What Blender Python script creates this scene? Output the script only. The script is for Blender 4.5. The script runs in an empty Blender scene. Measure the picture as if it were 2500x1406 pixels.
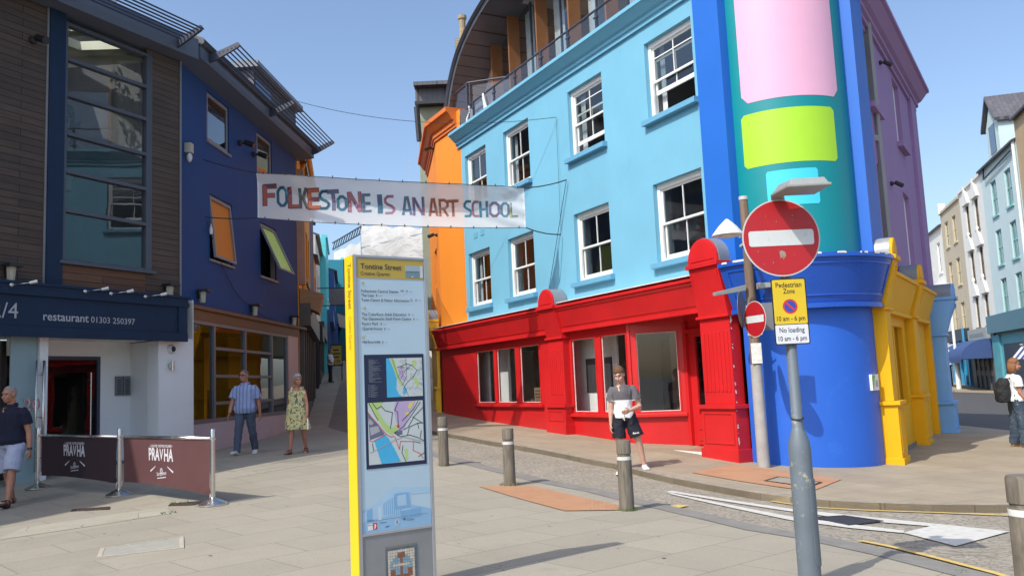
import bpy, bmesh, math, random
import numpy as np
from mathutils import Vector, Matrix
random.seed(7)
R_ = math.radians
scene = bpy.context.scene
COL = scene.collection

# ---------------------------------------------------------------- camera
EYE = 1.5
FPX, PITCH, ROLL = 2057.0, R_(6.49), R_(2.55)
_f = Vector((0, math.cos(PITCH), math.sin(PITCH)))
_r0 = Vector((1, 0, 0)); _u0 = Vector((0, -math.sin(PITCH), math.cos(PITCH)))
_r = _r0*math.cos(ROLL) - _u0*math.sin(ROLL)
_u = _u0*math.cos(ROLL) + _r0*math.sin(ROLL)
CAM = Vector((0, 0, EYE))
cd = bpy.data.cameras.new('camera'); cam = bpy.data.objects.new('camera', cd); COL.objects.link(cam)
cd.sensor_width = 36; cd.lens = 36*FPX/2500; cd.clip_start = .05; cd.clip_end = 3000
cam.matrix_world = Matrix(((_r.x, _u.x, -_f.x, 0), (_r.y, _u.y, -_f.y, 0), (_r.z, _u.z, -_f.z, EYE), (0, 0, 0, 1)))
scene.camera = cam

# ---------------------------------------------------------------- light
SUN_EL, SUN_AZ = R_(47.5), R_(224)         # sun stands behind the camera on the left
w = bpy.data.worlds.new('World'); scene.world = w; w.use_nodes = True
nt = w.node_tree; bg = nt.nodes['Background']
sky = nt.nodes.new('ShaderNodeTexSky'); sky.sky_type = 'NISHITA'; sky.sun_disc = False
sky.sun_elevation = SUN_EL; sky.sun_rotation = SUN_AZ; sky.air_density = 1.0; sky.dust_density = 2.6; sky.ozone_density = 2.6
nt.links.new(sky.outputs[0], bg.inputs[0]); bg.inputs[1].default_value = .15
sd = bpy.data.lights.new('sun', 'SUN'); sd.energy = 2.65; sd.angle = R_(.5); sd.color = (1, .95, .86)
sun = bpy.data.objects.new('sun', sd); COL.objects.link(sun)
sdir = Vector((math.sin(SUN_AZ)*math.cos(SUN_EL), math.cos(SUN_AZ)*math.cos(SUN_EL), math.sin(SUN_EL)))
sun.rotation_euler = sdir.to_track_quat('Z', 'Y').to_euler(); sun.location = sdir*60
scene.view_settings.view_transform = 'Standard'; scene.view_settings.look = 'None'
scene.view_settings.gamma = 1; scene.view_settings.exposure = .60
scene.cycles.max_bounces = 7; scene.cycles.transparent_max_bounces = 12; scene.cycles.caustics_reflective = False; scene.cycles.caustics_refractive = False

# ---------------------------------------------------------------- pixel helpers (survey of the place)
def ray(px, py): return _f + _r*((px-1250)/FPX) - _u*((py-703)/FPX)
def at(px, py, Y):
    d = ray(px, py); return CAM + d*(Y/d.y)
_CP = np.array([(-8,8,0),(-7.5,12.8,.03),(-5.8,12.3,.1),(-3.9,10.9,.08),(-5.4,16.8,.28),(-7,19.5,.28),(-7.45,16.2,.28),(-7.06,27.2,.53),
 (-2.4,27.2,.6),(3.75,15.5,-.06),(6.5,15.3,-.25),(10,17.3,-.25),(1.7,14.2,-.08),(-1.3,14.8,.14),(-.2,13.4,.0),(1.3,11,-.1),(0,6,0),(-4,5,0),
 (4,5,-.15),(8,8,-.25),(14,20,-.35),(20,40,-.2),(26.6,49,.0),(-9.3,41.9,1.95),(-6,41.9,1.95),(-12,55,3.4),(-8,34,1.2),(-4,34,1.25),(0,-10,0),(-15,0,0),(15,0,-.3),(-25,25,.5),(30,20,-.4),(40,60,0),(5,40,.4),(-20,45,2)], float)
def _U(r2): return np.where(r2 > 1e-12, r2*np.log(np.maximum(r2, 1e-12)), 0.)
_n = len(_CP); _d2 = ((_CP[:, None, :2]-_CP[None, :, :2])**2).sum(-1)
_A = np.zeros((_n+3, _n+3)); _A[:_n, :_n] = _U(_d2)+np.eye(_n)*6.; _A[:_n, _n] = 1; _A[:_n, _n+1:] = _CP[:, :2]; _A[_n, :_n] = 1; _A[_n+1:, :_n] = _CP[:, :2].T
_W = np.linalg.solve(_A, np.concatenate([_CP[:, 2], np.zeros(3)]))
def g(x, y):
    x = min(max(x, -26), 42); y = min(max(y, -10), 60)
    r2 = (_CP[:, 0]-x)**2+(_CP[:, 1]-y)**2
    return float(_U(r2)@_W[:_n]+_W[_n]+_W[_n+1]*x+_W[_n+2]*y)
def gp(px, py, dz=0):
    d = ray(px, py); lo, hi = 1., 120.
    t = 1.
    while t < 120:
        P = CAM+d*t
        if P.z < g(P.x, P.y)+dz: break
        t += .25
    a, b = t-.25, t
    for _ in range(25):
        m = (a+b)/2; P = CAM+d*m
        if P.z < g(P.x, P.y)+dz: b = m
        else: a = m
    P = CAM+d*b
    return Vector((P.x, P.y, g(P.x, P.y)+dz))
class Wall:
    """vertical facade plane; x runs left to right seen from the street, y into the building"""
    def __init__(s, P, hd=None, d=None):
        s.O = Vector((P[0], P[1])); s.d = Vector(d).normalized() if d else Vector((math.sin(R_(hd)), math.cos(R_(hd))))
        s.y = Vector((-s.d.y, s.d.x)); s.ang = math.atan2(s.d.y, s.d.x)
    def hit(s, px, py, o=0):
        d = ray(px, py); O = s.O+s.y*o; d2 = Vector((d.x, d.y)); t = (O-Vector((0, 0))).dot(s.y)/d2.dot(s.y)
        X = CAM+d*t; return (Vector((X.x, X.y))-s.O).dot(s.d), X.z
    def P(s, x, z=0, o=0):
        q = s.O+s.d*x+s.y*o; return Vector((q.x, q.y, z))
    def root(s, name, label, cat, group=None):
        return empty(name, (s.O.x, s.O.y, 0), s.ang, label, cat, group)

# ---------------------------------------------------------------- object helpers
def tag(o, label=None, cat=None, group=None, kind=None):
    if label: o['label'] = label
    if cat: o['category'] = cat
    if group: o['group'] = group
    if kind: o['kind'] = kind
    return o
def empty(name, loc, rz=0, label=None, cat=None, group=None):
    o = bpy.data.objects.new(name, None); COL.objects.link(o); o.location = loc; o.rotation_euler = (0, 0, rz)
    o.empty_display_size = .2
    return tag(o, label, cat, group)
def copy_tree(o, parent=None):
    c = o.copy(); COL.objects.link(c)
    if parent: c.parent = parent
    for ch in list(o.children): copy_tree(ch, c)
    return c
class MB:
    def __init__(s): s.v = []; s.f = []; s.m = []; s.mi = 0
    def add(s, vs, fs, m=None):
        b = len(s.v); s.v += [tuple(v) for v in vs]
        for f in fs: s.f.append([b+i for i in f]); s.m.append(s.mi if m is None else m)
        return s
    def box(s, x0, x1, y0, y1, z0, z1, m=None):
        vs = [(x, y, z) for z in (z0, z1) for y in (y0, y1) for x in (x0, x1)]
        return s.add(vs, [(0, 2, 3, 1), (4, 5, 7, 6), (0, 1, 5, 4), (2, 6, 7, 3), (0, 4, 6, 2), (1, 3, 7, 5)], m)
    def hexa(s, p, m=None):   # 4 bottom + 4 top, counterclockwise
        return s.add(p, [(0, 3, 2, 1), (4, 5, 6, 7), (0, 1, 5, 4), (1, 2, 6, 5), (2, 3, 7, 6), (3, 0, 4, 7)], m)
    def poly(s, vs, m=None): return s.add(vs, [tuple(range(len(vs)))], m)
    def prism(s, prof, a, b, axis='x', m=None):
        """closed 2-D profile swept along an axis: axis x -> profile (y,z); y -> (x,z); z -> (x,y)"""
        n = len(prof)
        def pt(t, p): return {'x': (t, p[0], p[1]), 'y': (p[0], t, p[1]), 'z': (p[0], p[1], t)}[axis]
        vs = [pt(a, p) for p in prof]+[pt(b, p) for p in prof]
        fs = [(i, (i+1) % n, n+(i+1) % n, n+i) for i in range(n)]+[tuple(range(n))[::-1], tuple(range(n, 2*n))]
        return s.add(vs, fs, m)
    def tube(s, pts, r, n=8, m=None, cap=True, up=None):
        pts = [Vector(p) for p in pts]; k = len(pts)
        rr = r if isinstance(r, (list, tuple)) else [r]*k
        vs = []; ref = None
        for i, p in enumerate(pts):
            t = (pts[min(i+1, k-1)]-pts[max(i-1, 0)]).normalized()
            if ref is None:
                ref = Vector(up) if up else (Vector((0, 0, 1)) if abs(t.z) < .9 else Vector((1, 0, 0)))
            a = (ref-t*ref.dot(t)).normalized(); b = t.cross(a); ref = a
            q = rr[i]; ra, rb = q if isinstance(q, (tuple, list)) else (q, q)
            for j in range(n):
                th = 2*math.pi*j/n; vs.append(p+a*(ra*math.cos(th))+b*(rb*math.sin(th)))
        fs = [(i*n+j, i*n+(j+1) % n, (i+1)*n+(j+1) % n, (i+1)*n+j) for i in range(k-1) for j in range(n)]
        if cap: fs += [tuple(range(n))[::-1], tuple(range((k-1)*n, k*n))]
        return s.add(vs, fs, m)
    def cyl(s, p0, p1, r0, r1=None, n=16, m=None): return s.tube([p0, p1], [r0, r0 if r1 is None else r1], n, m)
    def lathe(s, prof, c=(0, 0, 0), n=24, m=None):
        k = len(prof); vs = [(c[0]+r*math.cos(2*math.pi*j/n), c[1]+r*math.sin(2*math.pi*j/n), c[2]+z) for r, z in prof for j in range(n)]
        fs = [(i*n+j, i*n+(j+1) % n, (i+1)*n+(j+1) % n, (i+1)*n+j) for i in range(k-1) for j in range(n)]
        fs += [tuple(range(n))[::-1], tuple(range((k-1)*n, k*n))]
        return s.add(vs, fs, m)
    def ball(s, c, r, n=12, k=8, m=None, M=None):
        rx, ry, rz = r if isinstance(r, (tuple, list)) else (r, r, r)
        vs = [(0, 0, -1)]
        for i in range(1, k):
            ph = -math.pi/2+math.pi*i/k
            for j in range(n):
                th = 2*math.pi*j/n; vs.append((math.cos(ph)*math.cos(th), math.cos(ph)*math.sin(th), math.sin(ph)))
        vs.append((0, 0, 1)); c = Vector(c)
        out = []
        for v in vs:
            q = Vector((v[0]*rx, v[1]*ry, v[2]*rz))
            if M: q = M @ q
            out.append(c+q)
        fs = [(0, 1+(j+1) % n, 1+j) for j in range(n)]
        for i in range(k-2):
            fs += [(1+i*n+j, 1+i*n+(j+1) % n, 1+(i+1)*n+(j+1) % n, 1+(i+1)*n+j) for j in range(n)]
        t = len(vs)-1; b = 1+(k-2)*n
        fs += [(b+j, b+(j+1) % n, t) for j in range(n)]
        return s.add(out, fs, m)
    def text(s, st, o, xd, yd, h=None, wd=None, maxw=None, m=None, align='l', bold=0, off=0):
        """lettering: glyph outlines laid on the plane o + x*xd + y*yd; h = cap height, wd = exact width"""
        vs, fs, (x0, x1, y0, y1) = glyphs(st, bold)
        sy = h/CAPH if h else 1; sx = sy
        if wd: sx = wd/max(x1-x0, 1e-6)
        if wd and not h: sy = sx
        if maxw and (x1-x0)*sx > maxw: sx = maxw/(x1-x0)
        ox = {'l': 0, 'c': -(x1+x0)/2*sx, 'r': -x1*sx}[align]
        if align == 'l': ox = -x0*sx
        o = Vector(o); xd = Vector(xd).normalized(); yd = Vector(yd).normalized(); nn = xd.cross(yd)*off
        s.add([o+xd*(v[0]*sx+ox)+yd*(v[1]*sy)+nn for v in vs], fs, m)
        return (x1-x0)*sx
    def map(s, fn): s.v = [tuple(fn(Vector(v))) for v in s.v]; return s
    def build(s, name, mats, parent=None, bevel=0, smooth=False, loc=None, auto=None):
        me = bpy.data.meshes.new(name); me.from_pydata(s.v, [], s.f); me.validate()
        mats = mats if isinstance(mats, (list, tuple)) else [mats]
        for m in mats: me.materials.append(m)
        if len(mats) > 1 and len(me.polygons) == len(s.m): me.polygons.foreach_set('material_index', s.m)
        bm = bmesh.new(); bm.from_mesh(me); bmesh.ops.recalc_face_normals(bm, faces=bm.faces) if bevel >= 0 else None
        bm.to_mesh(me); bm.free()
        if smooth:
            me.polygons.foreach_set('use_smooth', [True]*len(me.polygons))
            if auto: me.set_sharp_from_angle(angle=R_(auto))
        o = bpy.data.objects.new(name, me); COL.objects.link(o)
        if parent: o.parent = parent
        if loc is not None: o.location = loc
        if bevel > 0:
            b = o.modifiers.new('b', 'BEVEL'); b.width = bevel; b.segments = 2; b.limit_method = 'ANGLE'; b.angle_limit = R_(40); b.harden_normals = False
        return o
_GC = {}; CAPH = .73
def glyphs(st, bold=0):
    k = (st, bold)
    if k not in _GC:
        cu = bpy.data.curves.new('t', 'FONT'); cu.body = st; cu.size = 1; cu.offset = bold; cu.resolution_u = 3; cu.fill_mode = 'FRONT'
        ob = bpy.data.objects.new('t', cu); COL.objects.link(ob)
        dg = bpy.context.evaluated_depsgraph_get(); dg.update(); me = bpy.data.meshes.new_from_object(ob.evaluated_get(dg))
        vs = [tuple(v.co) for v in me.vertices]; fs = [tuple(p.vertices) for p in me.polygons]
        bpy.data.objects.remove(ob); bpy.data.curves.remove(cu); bpy.data.meshes.remove(me)
        xs = [v[0] for v in vs] or [0, 1]; ys = [v[1] for v in vs] or [0, 1]
        _GC[k] = (vs, fs, (min(xs), max(xs), min(ys), max(ys)))
    return _GC[k]
CAPH = glyphs('H')[2][3]

# ---------------------------------------------------------------- materials
_MC = {}
def lin(c):
    return tuple(((x/255)/12.92 if x/255 <= .04045 else (((x/255)+.055)/1.055)**2.4) for x in c[:3])
class NT:
    def __init__(s, name):
        s.mat = bpy.data.materials.new(name); s.mat.use_nodes = True; s.t = s.mat.node_tree; s.n = s.t.nodes; s.l = s.t.links
        s.b = s.n['Principled BSDF']; s.out = s.n['Material Output']; s.tc = s.n.new('ShaderNodeTexCoord')
    def node(s, t, **k):
        x = s.n.new(t)
        for a, v in k.items(): setattr(x, a, v)
        return x
    def link(s, a, b): s.l.new(a, b)
    def noise(s, scale, detail=4, vec=None, rough=.6, dist=0):
        x = s.node('ShaderNodeTexNoise'); x.inputs['Scale'].default_value = scale; x.inputs['Detail'].default_value = detail; x.inputs['Roughness'].default_value = rough; x.inputs['Distortion'].default_value = dist
        s.link(vec or s.tc.outputs['Object'], x.inputs['Vector']); return x.outputs['Fac']
    def mapping(s, sc=(1, 1, 1), rot=(0, 0, 0), vec=None, loc=(0, 0, 0)):
        x = s.node('ShaderNodeMapping'); x.inputs['Scale'].default_value = sc; x.inputs['Rotation'].default_value = rot; x.inputs['Location'].default_value = loc
        s.link(vec or s.tc.outputs['Object'], x.inputs['Vector']); return x.outputs['Vector']
    def ramp(s, fac, stops, interp='LINEAR'):
        x = s.node('ShaderNodeValToRGB'); x.color_ramp.interpolation = interp
        while len(x.color_ramp.elements) < len(stops): x.color_ramp.elements.new(.5)
        for e, (p, c) in zip(x.color_ramp.elements, stops): e.position = p; e.color = (*c, 1) if not isinstance(c, (int, float)) else (c, c, c, 1)
        s.link(fac, x.inputs['Fac']); return x.outputs['Color']
    def mix(s, fac, a, b, mode='MIX'):
        x = s.node('ShaderNodeMix', data_type='RGBA', blend_type=mode)
        for sock, v in ((x.inputs[0], fac), (x.inputs[6], a), (x.inputs[7], b)):
            if isinstance(v, (int, float)): sock.default_value = v
            elif isinstance(v, tuple): sock.default_value = (*v, 1)
            else: s.link(v, sock)
        return x.outputs[2]
    def bump(s, h, strength=.3, dist=.01, nrm=None):
        x = s.node('ShaderNodeBump'); x.inputs['Strength'].default_value = strength; x.inputs['Distance'].default_value = dist
        s.link(h, x.inputs['Height'])
        if nrm: s.link(nrm, x.inputs['Normal'])
        s.link(x.outputs['Normal'], s.b.inputs['Normal']); return x.outputs['Normal']
    def swz(s, a, b, c=None):   # pick two object axes as texture x,y
        sp = s.node('ShaderNodeSeparateXYZ'); s.link(s.tc.outputs['Object'], sp.inputs[0]); co = s.node('ShaderNodeCombineXYZ')
        for i, k in enumerate((a, b)): s.link(sp.outputs[k], co.inputs[i])
        return co.outputs[0]
    def col(s, c):
        if isinstance(c, tuple): s.b.inputs['Base Color'].default_value = (*c, 1)
        else: s.link(c, s.b.inputs['Base Color'])
    def setp(s, rough=.6, metal=0, spec=.5):
        s.b.inputs['Roughness'].default_value = rough; s.b.inputs['Metallic'].default_value = metal; s.b.inputs['Specular IOR Level'].default_value = spec
def mat(name, c, rough=.6, var=.08, scale=3, bump=.0, bscale=60, metal=0, spec=.5, dirt=None, dirt_amt=.5, dscale=2.5, streak=0, bdist=.004):
    """painted or plain material with uneven tone, fine surface relief and optional dirt patches"""
    if name in _MC: return _MC[name]
    t = NT(name); t.setp(rough, metal, spec)
    n = t.noise(scale, 6)
    lo = tuple(x*(1-var) for x in c); hi = tuple(min(1, x*(1+var)) for x in c)
    col = t.ramp(n, [(.3, lo), (.7, hi)])
    if streak:
        v = t.mapping((5, 5, .35)); n3 = t.noise(1.6, 4, v); f = t.ramp(n3, [(.55, 0.), (.8, streak)])
        col = t.mix(f, col, tuple(x*.55 for x in c))
    if dirt:
        n2 = t.noise(dscale, 8, rough=.7); f = t.ramp(n2, [(.58, 0.), (.66, dirt_amt)]); col = t.mix(f, col, dirt)
    t.col(col)
    r = t.node('ShaderNodeMapRange'); r.inputs['To Min'].default_value = max(0, rough-.08); r.inputs['To Max'].default_value = min(1, rough+.1); t.link(n, r.inputs['Value']); t.link(r.outputs[0], t.b.inputs['Roughness'])
    if bump: t.bump(t.noise(bscale, 5), bump, bdist)
    _MC[name] = t.mat; return t.mat
def glass(name, tint=(.72, .78, .78), refl=1.0, rough=0.):
    if name in _MC: return _MC[name]
    t = NT(name); t.n.remove(t.b)
    tr = t.node('ShaderNodeBsdfTransparent'); tr.inputs[0].default_value = (*tint, 1)
    gl = t.node('ShaderNodeBsdfGlossy'); gl.inputs['Roughness'].default_value = rough; gl.inputs[0].default_value = (.95, .97, 1, 1)
    fr = t.node('ShaderNodeLayerWeight'); fr.inputs[0].default_value = .5
    pw5 = t.node('ShaderNodeMath', operation='POWER'); pw5.inputs[1].default_value = 4.; t.link(fr.outputs['Facing'], pw5.inputs[0])
    mp = t.node('ShaderNodeMath', operation='MULTIPLY_ADD'); mp.inputs[1].default_value = .9*min(1, refl); mp.inputs[2].default_value = .085*refl; t.link(pw5.outputs[0], mp.inputs[0]); mp.use_clamp = True
    bp = t.node('ShaderNodeBump'); bp.inputs['Strength'].default_value = .06; bp.inputs['Distance'].default_value = .02; t.link(t.noise(1.3, 2), bp.inputs['Height']); t.link(bp.outputs[0], gl.inputs['Normal'])
    mx = t.node('ShaderNodeMixShader'); t.link(mp.outputs[0], mx.inputs[0]); t.link(tr.outputs[0], mx.inputs[1]); t.link(gl.outputs[0], mx.inputs[2]); t.link(mx.outputs[0], t.out.inputs[0])
    _MC[name] = t.mat; return t.mat
def brickmat(name, c1, c2, mort, w, h, ms=.01, plane=(0, 1), rot=0, rough=.8, bump=.5, warp=0, var=.15, off=.5, nscale=3, fine=25, squash=1, bdist=.006, stain=None):
    if name in _MC: return _MC[name]
    t = NT(name); t.setp(rough)
    v = t.swz(*plane); v = t.mapping(rot=(0, 0, rot), vec=v)
    if warp:
        nz = t.node('ShaderNodeTexNoise'); nz.inputs['Scale'].default_value = 3.5; t.link(v, nz.inputs['Vector'])
        ad = t.node('ShaderNodeVectorMath', operation='MULTIPLY_ADD'); t.link(nz.outputs['Color'], ad.inputs[0]); ad.inputs[1].default_value = (warp,)*3; t.link(v, ad.inputs[2]); v = ad.outputs[0]
    b = t.node('ShaderNodeTexBrick'); t.link(v, b.inputs['Vector']); b.offset = off
    b.inputs['Color1'].default_value = (*c1, 1); b.inputs['Color2'].default_value = (*c2, 1); b.inputs['Mortar'].default_value = (*mort, 1)
    b.inputs['Scale'].default_value = 1; b.inputs['Brick Width'].default_value = w; b.inputs['Row Height'].default_value = h; b.inputs['Mortar Size'].default_value = ms; b.inputs['Mortar Smooth'].default_value = .3; b.inputs['Bias'].default_value = 0
    n = t.noise(nscale, 7, rough=.65); k = t.ramp(n, [(.25, 1-var), (.75, 1+var)])
    col = t.mix(1., b.outputs['Color'], k, 'MULTIPLY')
    nf = t.noise(fine*4, 3); kf = t.ramp(nf, [(.3, .80), (.7, 1.16)]); col = t.mix(1., col, kf, 'MULTIPLY')
    if stain:
        ns = t.noise(1.1, 6, rough=.7); col = t.mix(t.ramp(ns, [(.56, 0.), (.7, .55)]), col, stain)
    t.col(col)
    inv = t.ramp(b.outputs['Fac'], [(0, 1.), (1, 0.)])
    hh = t.mix(.35, inv, t.noise(fine, 4)); t.bump(hh, bump, bdist)
    _MC[name] = t.mat; return t.mat
def woodmat(name, c1, c2, rough=.7, board=.14, plane=(0, 2), grain=(.5, 14), line=True):
    if name in _MC: return _MC[name]
    t = NT(name); t.setp(rough)
    v = t.swz(*plane); sv = t.mapping(sc=(grain[0], grain[1], 1), vec=v)
    n = t.noise(2.2, 8, sv, .65, .4); col = t.ramp(n, [(.28, c1), (.72, c2)])
    n2 = t.noise(.5, 4, v); col = t.mix(t.ramp(n2, [(.45, 0.), (.75, .5)]), col, tuple(x*.5 for x in c1))
    if line:
        b = t.node('ShaderNodeTexBrick'); t.link(v, b.inputs['Vector']); b.offset = .37
        b.inputs['Color1'].default_value = (.8, .8, .8, 1); b.inputs['Color2'].default_value = (1.1, 1.05, 1, 1); b.inputs['Mortar'].default_value = (.15, .15, .15, 1)
        b.inputs['Scale'].default_value = 1; b.inputs['Brick Width'].default_value = 2.7; b.inputs['Row Height'].default_value = board; b.inputs['Mortar Size'].default_value = .006
        col = t.mix(1., col, b.outputs['Color'], 'MULTIPLY'); inv = t.ramp(b.outputs['Fac'], [(0, 1.), (1, 0.)]); hh = t.mix(.3, inv, n); t.bump(hh, .6, .008)
    else: t.bump(n, .3, .004)
    t.col(col); _MC[name] = t.mat; return t.mat
# ================================================================ ground
def drape(name, poly, dz, m, step=.5, kind='structure', parent=None, label=None, cat=None, thick=0):
    bm = bmesh.new(); vs = [bm.verts.new((p[0], p[1], 0)) for p in poly]; bm.faces.new(vs)
    xs = [p[0] for p in poly]; ys = [p[1] for p in poly]
    for ax, a in ((0, xs), (1, ys)):
        k = math.floor(min(a)/step)+1
        while k*step < max(a):
            co = [0, 0, 0]; co[ax] = k*step; no = [0, 0, 0]; no[ax] = 1
            bmesh.ops.bisect_plane(bm, geom=bm.verts[:]+bm.edges[:]+bm.faces[:], plane_co=co, plane_no=no); k += 1
    for v in bm.verts: v.co.z = g(v.co.x, v.co.y)+dz
    if thick:
        ed = [e for e in bm.edges if e.is_boundary]; r = bmesh.ops.extrude_edge_only(bm, edges=ed)
        for v in r['geom']:
            if isinstance(v, bmesh.types.BMVert): v.co.z -= thick
    bmesh.ops.recalc_face_normals(bm, faces=bm.faces)
    me = bpy.data.meshes.new(name); bm.to_mesh(me); bm.free()
    if me.polygons and sum(p.normal.z*p.area for p in me.polygons) < 0: me.flip_normals()
    me.materials.append(m); o = bpy.data.objects.new(name, me); COL.objects.link(o)
    if parent: o.parent = parent
    return tag(o, label, cat, None, kind)
def ribbon(pts, wd, side=0):
    """polygon of a band of width wd along pts (side 0 centred, 1 to the left, -1 to the right)"""
    P = [Vector((p[0], p[1])) for p in pts]; A = []; B = []
    for i, p in enumerate(P):
        t = (P[min(i+1, len(P)-1)]-P[max(i-1, 0)]).normalized(); n = Vector((-t.y, t.x))
        if side == 0: A.append(p+n*wd/2); B.append(p-n*wd/2)
        elif side > 0: A.append(p+n*wd); B.append(p)
        else: A.append(p); B.append(p-n*wd)
    return A+B[::-1]
def px2(lst): return [gp(*q).to_2d() for q in lst]

SLAB = brickmat('paving_slabs', (.315, .285, .225), (.352, .318, .25), (.21, .188, .145), 1.05, .66, .007, rot=R_(-44), rough=.85, bump=.15, var=.09, off=.41, nscale=1.1, fine=30, stain=(.245, .225, .18), bdist=.004)
PAVE = brickmat('pavement_flags', (.31, .255, .18), (.35, .295, .21), (.21, .175, .125), .95, .72, .008, rot=R_(62), rough=.85, bump=.2, var=.15, off=.45, nscale=1.3, fine=30, stain=(.23, .20, .165))
SETT = brickmat('granite_setts', (.30, .27, .215), (.36, .325, .26), (.215, .19, .15), .13, .085, .012, rot=R_(30), rough=.85, bump=.55, var=.13, warp=.5, nscale=1.2, fine=40, bdist=.01)
SETT_SHADE = brickmat('shaded_setts', (.17, .15, .13), (.23, .205, .175), (.10, .09, .075), .2, .14, .014, rot=R_(12), rough=.85, bump=.8, var=.2, warp=.1, nscale=2, fine=40, bdist=.01)  # shade of the upper street put into the darker sett colour
STRIP = mat('granite_edging', (.215, .205, .185), .8, .12, 5, .3, 80, dirt=(.28, .26, .23))
KERB = mat('kerb_stone', (.30, .265, .21), .85, .2, 6, .4, 50, dirt=(.16, .14, .12))
TARM = mat('tarmac', (.075, .075, .078), .85, .15, 8, .4, 120, dirt=(.11, .105, .10))
DIRT = mat('far_ground', (.22, .21, .19), .9, .15, .3)
WHITEP = mat('road_white', (.56, .55, .505), .75, .1, 12, .2, 90, dirt=(.34, .325, .29), dirt_amt=.7, dscale=9)
YELLOWP = mat('road_yellow', (.60, .43, .13), .75, .12, 12, .2, 90, dirt=(.36, .33, .27), dirt_amt=.9, dscale=7)
TACT0 = brickmat('tactile_orange', (.47, .235, .115), (.52, .27, .135), (.36, .19, .10), .4, .4, .006, rot=R_(-40), rough=.85, bump=.3, var=.12, nscale=3)

TACT = NT('tactile_blister'); TACT.setp(.85); _v = TACT.node('ShaderNodeTexVoronoi'); _v.inputs['Scale'].default_value = 14; _v.inputs['Randomness'].default_value = 0; TACT.link(TACT.mapping(rot=(0, 0, R_(-40))), _v.inputs['Vector'])
_d = TACT.ramp(_v.outputs['Distance'], [(.22, 1.), (.38, 0.)]); _c = TACT.ramp(TACT.noise(2.5, 7, rough=.7), [(.3, (.36, .185, .10)), (.55, (.44, .235, .125)), (.75, (.38, .22, .14))]); TACT.col(TACT.mix(TACT.ramp(_d, [(0, 0.), (1, .25)]), _c, (.52, .31, .19))); TACT.bump(_d, .8, .006); TACT = TACT.mat
# far sheet, reaching the horizon
N = 70; xs = np.linspace(-35, 50, N); ys = np.linspace(-14, 70, N)
xs = np.concatenate([[-1500, -300, -90], xs, [90, 300, 1500]]); ys = np.concatenate([[-1500, -300, -60], ys, [110, 300, 1500]])
vs = [(x, y, g(x, y)-.05) for y in ys for x in xs]; n = len(xs)
gm = MB(); gm.add(vs, [(j*n+i, j*n+i+1, (j+1)*n+i+1, (j+1)*n+i) for j in range(len(ys)-1) for i in range(n-1)])
tag(gm.build('ground', DIRT, bevel=-1), kind='structure')

# edge of the flush plaza, from the right front to far up the street
edge_px = [(2500, 1430), (2420, 1406), (2200, 1352), (2010, 1312), (1870, 1290), (1750, 1262), (1650, 1240), (1470, 1198), (1325, 1170), (1150, 1128), (1090, 1112), (1000, 1092), (900, 1070), (800, 1044), (815, 990), (829, 940)]
EDGE = px2(edge_px)
plaza = [Vector((7.0, -10)), Vector((4.6, 2.2))]+EDGE+[Vector((-12, 55)), Vector((-20, 55)), Vector((-20, -10))]
tag(drape('plaza', plaza, .012, SLAB), kind='structure')
drape('edging_strip', ribbon(EDGE[:13], .3, 1), .018, STRIP, label=None)
kerb_px = [(1040, 1048), (1103, 1060), (1197, 1077), (1309, 1095), (1430, 1119), (1497, 1131), (1560, 1148), (1636, 1165), (1750, 1186), (1850, 1203), (1929, 1212), (2040, 1222), (2095, 1225), (2273, 1231), (2471, 1232)]
KE = [gp(a, b, .09).to_2d() for a, b in kerb_px]
kx = KE[-1]+(KE[-1]-KE[-2])*1.2
farl = [Vector((-3.6, 33)), Vector((-6.3, 47))]
tk = [gp(2345, 1046).to_2d(), gp(2475, 1060).to_2d()]
td = (tk[0]-tk[1]).normalized(); tl = tk[0]+td*40
KLINE = farl[::-1]+KE+[kx, Vector((14, 11)), Vector((17, 16))]
pav = KLINE+[tk[1]-td*3, tk[0], tl, tl+Vector((-6, 4)), Vector((-2, 50))]
drape('pavement', pav, .09, PAVE, thick=.12)
KB = KE+[kx, Vector((14, 11))]
kb = drape('kerb', ribbon(KB, .16, 1), .096, KERB, thick=.12)
# street of setts between plaza and pavement (one sheet under both)
drape('street', [Vector((7, -10)), Vector((20, -10)), Vector((24, 20)), Vector((2, 48)), Vector((-3, 55)), Vector((-14, 55)), Vector((-7, 30)), Vector((-7, 20)), Vector((-4, 12)), Vector((0, 6))], 0, SETT)
drape('upper_street', [EDGE[12]+Vector((0, -.6)), EDGE[13], EDGE[14], EDGE[15], Vector((-10, 54)), Vector((-4, 54)), Vector((-4.2, 36)), Vector((-3.1, 29))], .006, SETT_SHADE)
fk = [gp(2325, 957).to_2d(), gp(2500, 962).to_2d()]; fd = (fk[1]-fk[0]).normalized()
drape('tarmac_road', [tl, tk[0], tk[1], tk[1]-td*30, fk[1]+fd*20, fk[0]-fd*40], .02, TARM, step=1.)
drape('far_pavement', [fk[0]-fd*40, fk[1]+fd*20, fk[1]+fd*20+Vector((8, 3)), fk[0]-fd*40+Vector((8, 3))], .12, PAVE, step=1., thick=.12)
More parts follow.
